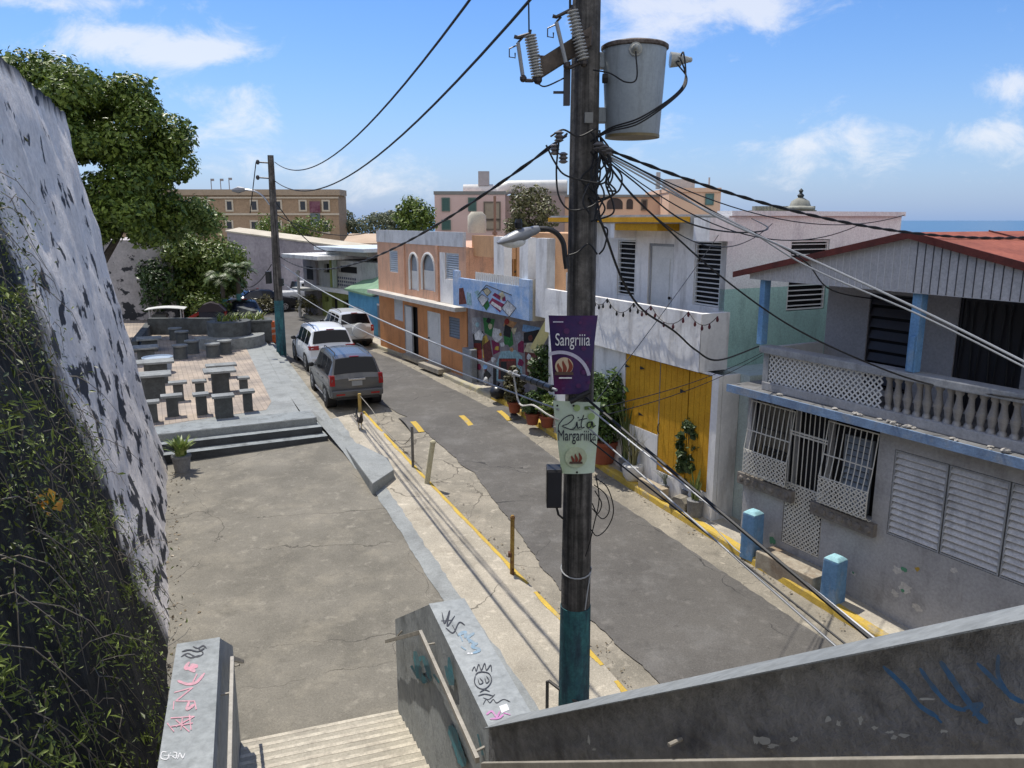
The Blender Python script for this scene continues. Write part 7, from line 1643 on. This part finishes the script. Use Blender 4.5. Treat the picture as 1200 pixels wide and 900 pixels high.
tag(MB().tube([(xa,0,0),(xb,0,0),(xb+.4,0,-.3)],.5,12).build('roof_duct',pm_,loc=PB.w(0,4,z_-.15),rot=PB.rot,smooth=True),'fat white duct on the pink building roof, short left one','roof duct')
xa,z_=PB.pix(588,220,4); xb=PB.pix(664,218,4)[0]; mb=MB().tube([(xa-.6,0,-.9),(xa,0,-.2),(xa+.6,0,.05),(xb,0,.1)],.55,12)
tag(mb.build('roof_duct',pm_,loc=PB.w(0,4,z_-.0),rot=PB.rot,smooth=True),'fat white duct on the pink building roof, long right one','roof duct')
xa,z_=PB.pix(612,212,7); xb=PB.pix(665,212,7)[0]; tag(MB().box(xa,xb,0,4,-3.0,0).build('roof_plant_room',flat('plant_grey',(.30,.28,.25)),loc=PB.w(0,7,z_),rot=PB.rot),'grey louvred plant room on the pink building roof','plant room')
xa,z_=PB.pix(567,209,4); tag(MB().box(-.45,.45,-.4,.4,-.6,.55).build('roof_tank',flat('tank_grey',(.30,.31,.32)),loc=PB.w(xa,4,z_),rot=PB.rot),'small grey tank on top of the left duct','tank')
xa,z_=PB.pix(795,217,2); tag(MB().box(-1.2,1.2,-.5,.5,-.4,.35).box(-1.8,-1.5,-.2,.2,-.4,.9).box(2.4,2.5,-.1,.1,-.4,.5).build('roof_vent',flat('vent_grey',(.4,.4,.4)),loc=PB.w(xa,2,z_+.1),rot=PB.rot),'low grey vents on the peach end wing roof','roof vent')
# trees by the pink building
q=aty(484,262,58); bl=clumps(26,(0,0,2.7),(1.55,1.5,1.75),.4,.75); tree('park_tree','round green tree left of the pale pink building','tree',(q.x+.2,58,q.z-2.6),bl,420,.26,LEAF,.2,(0,0,2),limbs=5)
q=aty(622,262,56); bl=clumps(18,(0,0,2.6),(1.9,1.6,1.9),.6,1.0); tree('park_tree','olive bushy tree growing between the pink and peach wings','tree',(q.x,56,q.z-2.0),bl,420,.24,leafmat('olive_leaf',(.05,.055,.02),(.20,.19,.08)),.2,(0,0,1.6),limbs=5)
# far low hill with vegetation
for i,(x,h_,lab) in enumerate(((-24,2.0,'low grey-green thicket on the far hill, left one'),(-17,2.6,'low grey-green thicket on the far hill, middle one'),(-11,2.2,'low grey-green thicket on the far hill, right one'))):
    bl=clumps(22,(0,0,h_*.5),(4.2,2.5,h_*.55),.7,1.2); q=aty(600,272,100); tree('thicket',lab,'thicket',(x-2-1.5*(2-i),92-i*3,-1.7),bl,200,.34,leafmat('haze_leaf',(.07,.09,.05),(.20,.22,.13)),.2,(0,0,h_*.4),limbs=3)
for i,px in enumerate((322,360)):
    q=aty(px,268,58); bl=clumps(12,(0,0,.9),(2.2,1.2,.8),.5,.8); tree('wall_shrub',['shrub growing behind the city wall below the barracks, left one','shrub growing behind the city wall below the barracks, right one'][i],'shrub',(q.x,58,q.z-.9),bl,300,.2,LEAF,.08,(0,0,.6),limbs=3)
tag(MB().box(-2.2,2.4,0,5,-4,.0).prism([(-2.5,-.3,0),(2.7,-.3,0),(2.7,3,.8),(-2.5,3,.8)],(0,0,.15)).box(-1,.0,-.02,0,-1.2,-.4).build('hill_house',mat('beige_far_house',(.55,.42,.30),(.45,.33,.23),scale=.5),loc=(-13.0,72,-2.2)),'low beige tiled house on the far hill between barracks and pink building','house')
# lighthouse-like turret behind the white house roof
q=aty(937,248,70); tt=thing('turret','small grey stone turret with dark finial behind the white house','turret',(q.x,70,q.z-1.0))
STN=mat('old_stone',(.33,.33,.28),(.22,.22,.19),scale=2,bump=.3)
MB().lathe([(1.0,0),(1.0,1.1),(1.25,1.2),(1.25,1.35),(.9,1.5),(.75,1.9),(.25,2.2)],n=14).build('body',STN,tt,smooth=True); MB().lathe([(.2,2.15),(.32,2.4),(.12,2.6),(.22,2.8),(.02,3.0)],n=8).build('finial',flat('finial_dark',(.04,.05,.05)),tt)
a=aty(885,249,70); b_=aty(957,247,70); o=MB().box(0,b_.x-a.x,0,2,-2,.35)
for i in range(18): o.box(i*(b_.x-a.x)/18,(i+.55)*(b_.x-a.x)/18,0,1,.351,.7)
tag(o.build('battlement_wall',STN,loc=(a.x,70,a.z-.15)),'grey stone battlement wall beside the turret','wall')
# canopy house at the bend
CH=Fr((-8.9,42.8,-5.55),40)
ch=thing('house','green and white house with wide white concrete canopies at the street bend','house',CH.o,CH.rot)
LG=mat('lime_wall',(.30,.34,.11),(.22,.26,.08),scale=1,streak=(.1,.12,.05)); WG=mat('aged_white_wall',(.48,.48,.46),(.38,.38,.36),scale=1,streak=(.2,.2,.2),sz=.3)
xa=CH.pix(378,360)[0]; xb=CH.pix(412,360)[0]; zm=CH.pix(400,340)[1]; ztp=CH.pix(400,305)[1]
MB().facade(xa,xb+3,-.3,zm,0,[(xa+1.2,xa+1.9,0,zm-.5),(xa+2.6,xa+3.2,0,zm-.5),(xa+.3,xa+.8,.9,zm-.5)],.2,1).build('lower_wall',[LG,DARKV],ch)
MB().box(xa,xb+3,.22,7,-.3,ztp).build('core',WG,ch)
MB().facade(xa-.2,xb+3,zm,ztp,-.05,[(xa+.5,xa+1.2,zm+.9,ztp-.25),(xa+2.2,xa+4.4,zm+1.0,ztp-.3)],.2,1).build('upper_wall',[WG,DARKV],ch)
bb=MB()
for i in range(9):
    for j in range(3): bb.box(xa+2.2+i*.24,xa+2.32+i*.24,-.07,-.051,zm+.25+j*.2,zm+.36+j*.2)
bb.build('breeze_block_panel',flat('breeze_dark',(.05,.06,.10)),ch)
MB().box(xa-.3,xb+3,-.5,-.06,zm-.1,zm+.12).build('floor_band',WHITEC,ch)
MB().box(xa-1.7,xb-.6,-1.6,3,ztp+.05,ztp+.28).build('canopy',WHITE,ch,bevel=.03); MB().box(xa+.9,xb+3.0,-.8,5,ztp+.55,ztp+.75).build('canopy',mat('pale_blue_roof',(.50,.58,.66),(.6,.64,.68),scale=1),ch,bevel=.03)
MB().box(xa+.8,xb+2,0,5,ztp+.281,ztp+.549).build('attic',WG,ch)
for x in (xa+1.7,xa+2.0): MB().box(x,x+.18,-.30,-.10,zm+.13,ztp+.04).build('pillar',LG if x<xa+1.9 else flat('pale_green_post',(.40,.48,.42)),ch)
MB().box(xa-1.9,xa-.21,-.2,5,-.3,ztp-.1).build('side_wing',mat('grey_wing_wall',(.30,.28,.29),(.22,.21,.22),scale=1,streak=(.12,.11,.12)),ch)
q=MB().box(xa-1.4,xa-.6,-.22,-.201,zm+.4,ztp-.5).build('wing_window',DARKV,ch)
MB().box(xa-2.1,xa-.22,-.9,-.202,zm-.2,zm-.08).build('awning',WG,ch)
# ================================================================== graffiti on the parapets (thin painted strokes, 2-3 mm proud)
SCNT=[0]
def stroke(mb,pts,f,w,n=7):
    SCNT[0]+=1; dz_=Vector((0,0,.00016)) if f is ftop else Vector((-.0004*.8,-.0004*.6,0)); dz_=dz_*(SCNT[0]%18)
    w=w*(300 if f is fface else 132)
    P=[Vector((a,b)) for a,b in pts]
    if len(P)>2:
        S=spline([(a.x,a.y,0) for a in P],n); P=[Vector((s.x,s.y)) for s in S]
    prev=None
    for i,p in enumerate(P):
        t=(P[min(i+1,len(P)-1)]-P[max(i-1,0)]); t=t.normalized() if t.length>1e-9 else Vector((1,0)); nn=Vector((-t.y,t.x))*w/2
        kw=(.75+.5*abs(noise.noise((p.x*.25,p.y*.25,SCNT[0]))))*min(1,.45+i*.3,.45+(len(P)-1-i)*.3); cur=(f(p+nn*kw)+dz_*(1+i*.02),f(p-nn*kw)+dz_*(1+i*.02))
        if prev: mb.quad(prev[0],prev[1],cur[1],cur[0])
        prev=cur
def toloc(px,py,z,dz=.0035):
    p=onz(px,py,z); l=loc2((p.x,p.y)); return Vector((l.x,l.y,z+dz))
# strokes on the near parapet face
def fface(p,o=-.022):
    d=ray(p.x,p.y); A=Vector((R0.x,R0.y)); 
    k0=up(0,o,0); k1=up(1,o,0); c_,s_=math.cos(SR),math.sin(SR)
    W0=Vector((R0.x+k0[0]*c_-k0[1]*s_,R0.y+k0[0]*s_+k0[1]*c_)); W1=Vector((R0.x+k1[0]*c_-k1[1]*s_,R0.y+k1[0]*s_+k1[1]*c_)); dd=W1-W0; nn=Vector((-dd.y,dd.x))
    t=W0.dot(nn)/(d[0]*nn.x+d[1]*nn.y); P=(d[0]*t,d[1]*t,d[2]*t); l=loc2((P[0],P[1])); return Vector((l.x,l.y,P[2]))
ftop=lambda p: toloc(p.x,p.y,ZT)
PINK=mat('pink_spray',(.62,.30,.36),(.50,.33,.36),scale=14,bump=0); BLK=flat('black_marker',(.03,.03,.035)); WSP=flat('white_marker',(.68,.68,.68)); BSP=mat('blue_spray',(.05,.17,.36),(.10,.15,.21),scale=9,bump=0); LBS=mat('pale_blue_spray',(.22,.33,.43),(.27,.33,.37),scale=9,bump=0); MAG=mat('magenta_spray',(.55,.20,.45),(.42,.28,.38),scale=12,bump=0)
mb=MB()
for s in ([(222,776),(219,782),(228,787),(224,780),(231,781),(217,784),(222,776)],[(240,789),(230,800),(219,802),(208,798)],[(231,790),(226,800)],[(204,812),(226,806)],[(226,806),(206,822)],[(206,822),(228,822)],[(204,822),(203,832)],[(222,822),(219,832),(228,826)],[(228,822),(230,832)],[(200,842),(228,840)],[(228,840),(206,852)],[(206,844),(222,858)],[(214,842),(212,856)],[(222,838),(224,856)],[(196,848),(204,858)],[(200,852),(226,848)]): stroke(mb,s,ftop,.028)
mb.build('pink_graffiti',PINK,stair)
mb=MB()
for s in ([(213,764),(222,762),(232,764),(240,760)],[(212,770),(220,766),(230,770),(238,766),(232,760)],[(216,768),(224,771),(234,768)],[(226,758),(232,760),(238,757),(242,760)]): stroke(mb,s,ftop,.012)
mb.build('black_graffiti',BLK,stair)
mb=MB()
for s in ([(196,882),(190,882),(189,889),(196,890),(198,884)],[(200,882),(198,890)],[(201,886),(206,889),(207,883),(203,882)],[(208,890),(211,883),(214,889),(217,883)],[(192,886),(216,887)]): stroke(mb,s,ftop,.010)
mb.build('white_graffiti',WSP,stair)
mb=MB()
for s in ([(518,718),(521,731),(527,716),(524,734),(533,722)],[(517,728),(530,727)],[(522,736),(531,742),(538,730),(545,733)],[(530,733),(537,746)]): stroke(mb,s,ftop,.012)
# cartoon face scribble
for s in ([(557,792),(556,800),(560,806),(567,808),(573,804),(576,797),(573,790),(566,788),(560,789),(557,792)],[(553,787),(556,782),(558,787),(561,779),(564,786),(568,778),(570,786),(575,780),(576,788)],[(560,796),(562,802),(566,800),(562,795)],[(568,795),(570,801),(573,798),(570,793)],[(562,812),(568,809),(574,811)],[(560,816),(568,814),(578,816)],[(566,818),(572,820),(576,818),(580,814)],[(566,826),(570,820),(574,824),(578,820),(582,824),(590,820),(598,823)]): stroke(mb,s,ftop,.009)
mb.build('black_graffiti',BLK,stair)
mb=MB()
for s in ([(538,742),(542,752)],[(536,745),(545,741),(545,748)],[(546,740),(550,754)],[(556,742),(548,748),(557,755)],[(560,754),(553,758),(562,762),(554,766)],[(540,758),(546,762)]): stroke(mb,s,ftop,.03)
mb.build('blue_graffiti',LBS,stair)
mb=MB()
for s in ([(570,838),(576,834),(582,840),(586,834)],[(574,843),(584,842),(590,838)],[(590,836),(598,838)]): stroke(mb,s,ftop,.022)
mb.build('magenta_graffiti',MAG,stair)
mb=MB(); mb.quad(*[ftop(Vector(q)) for q in ((585,828),(594,825),(597,832),(588,836))]); mb.build('paper_sticker',flat('paper',(.78,.78,.78)),stair)
mb=MB()
for q in ((549,766),(553,766)): c=ftop(Vector(q)); mb.poly([(c.x+.014*math.cos(i*.7),c.y+.014*math.sin(i*.7),c.z) for i in range(9)])
mb.build('white_dot',WSP,stair)
mb=MB()
for s,w_ in (([(1035,780),(1062,806),(1078,826),(1100,840)],.022),([(1078,782),(1092,802),(1112,824),(1132,832)],.020),([(1102,774),(1124,806),(1146,836),(1158,846)],.026),([(1128,830),(1150,824),(1140,838)],.02),([(1145,776),(1172,802),(1186,815),(1200,822)],.024),([(1170,766),(1170,790),(1182,812)],.018),([(1092,834),(1104,846)],.022)): stroke(mb,s,fface,w_)
mb.build('blue_graffiti',BSP,stair)
def scuff(mb,px,py,rx,ry,f):
    n=11; mb.poly([f(Vector((px+math.cos(6.283*i/n)*rx*random.uniform(.35,1.2),py+math.sin(6.283*i/n)*ry*random.uniform(.35,1.2)))) for i in range(n)])
mb=MB()
for (x,y,a,b_) in ((895,868,9,6),(886,866,5,7),(905,874,9,3),(930,866,5,4),(970,843,4,5),(983,848,3,6),(1008,843,3,6),(1058,862,8,3),(1043,858,6,2),(1025,853,5,3),(1105,857,6,3),(1048,864,5,3),(690,868,2,7),(696,878,3,2),(1085,819,10,2),(1195,845,7,5)): scuff(mb,x,y,a,b_,fface)
mb.build('paint_chip',flat('chip_pale',(.48,.49,.47)),stair)
# teal sprays on the stair-side faces
fB=lambda p:(lambda d:(lambda t:(lambda P:Vector((loc2((P[0],P[1])).x,loc2((P[0],P[1])).y,P[2])))((d[0]*t,d[1]*t,d[2]*t)))(((R0.x-.022*math.cos(SR))*math.cos(SR)+(R0.y-.022*math.sin(SR))*math.sin(SR))/(d[0]*math.cos(SR)+d[1]*math.sin(SR))))(ray(p.x,p.y))
mb=MB()
for s,w_ in (([(486,763),(492,790),(500,800)],.06),([(488,775),(497,772),(505,798)],.05),([(482,780),(490,795)],.05),([(508,790),(515,800)],.05),([(522,780),(530,802),(526,770)],.05),([(528,850),(536,875),(544,898)],.09),([(560,860),(566,885)],.05)): stroke(mb,s,fB,w_)
mb.build('teal_graffiti',mat('teal_spray',(.06,.27,.32),(.14,.20,.22),scale=6),stair)
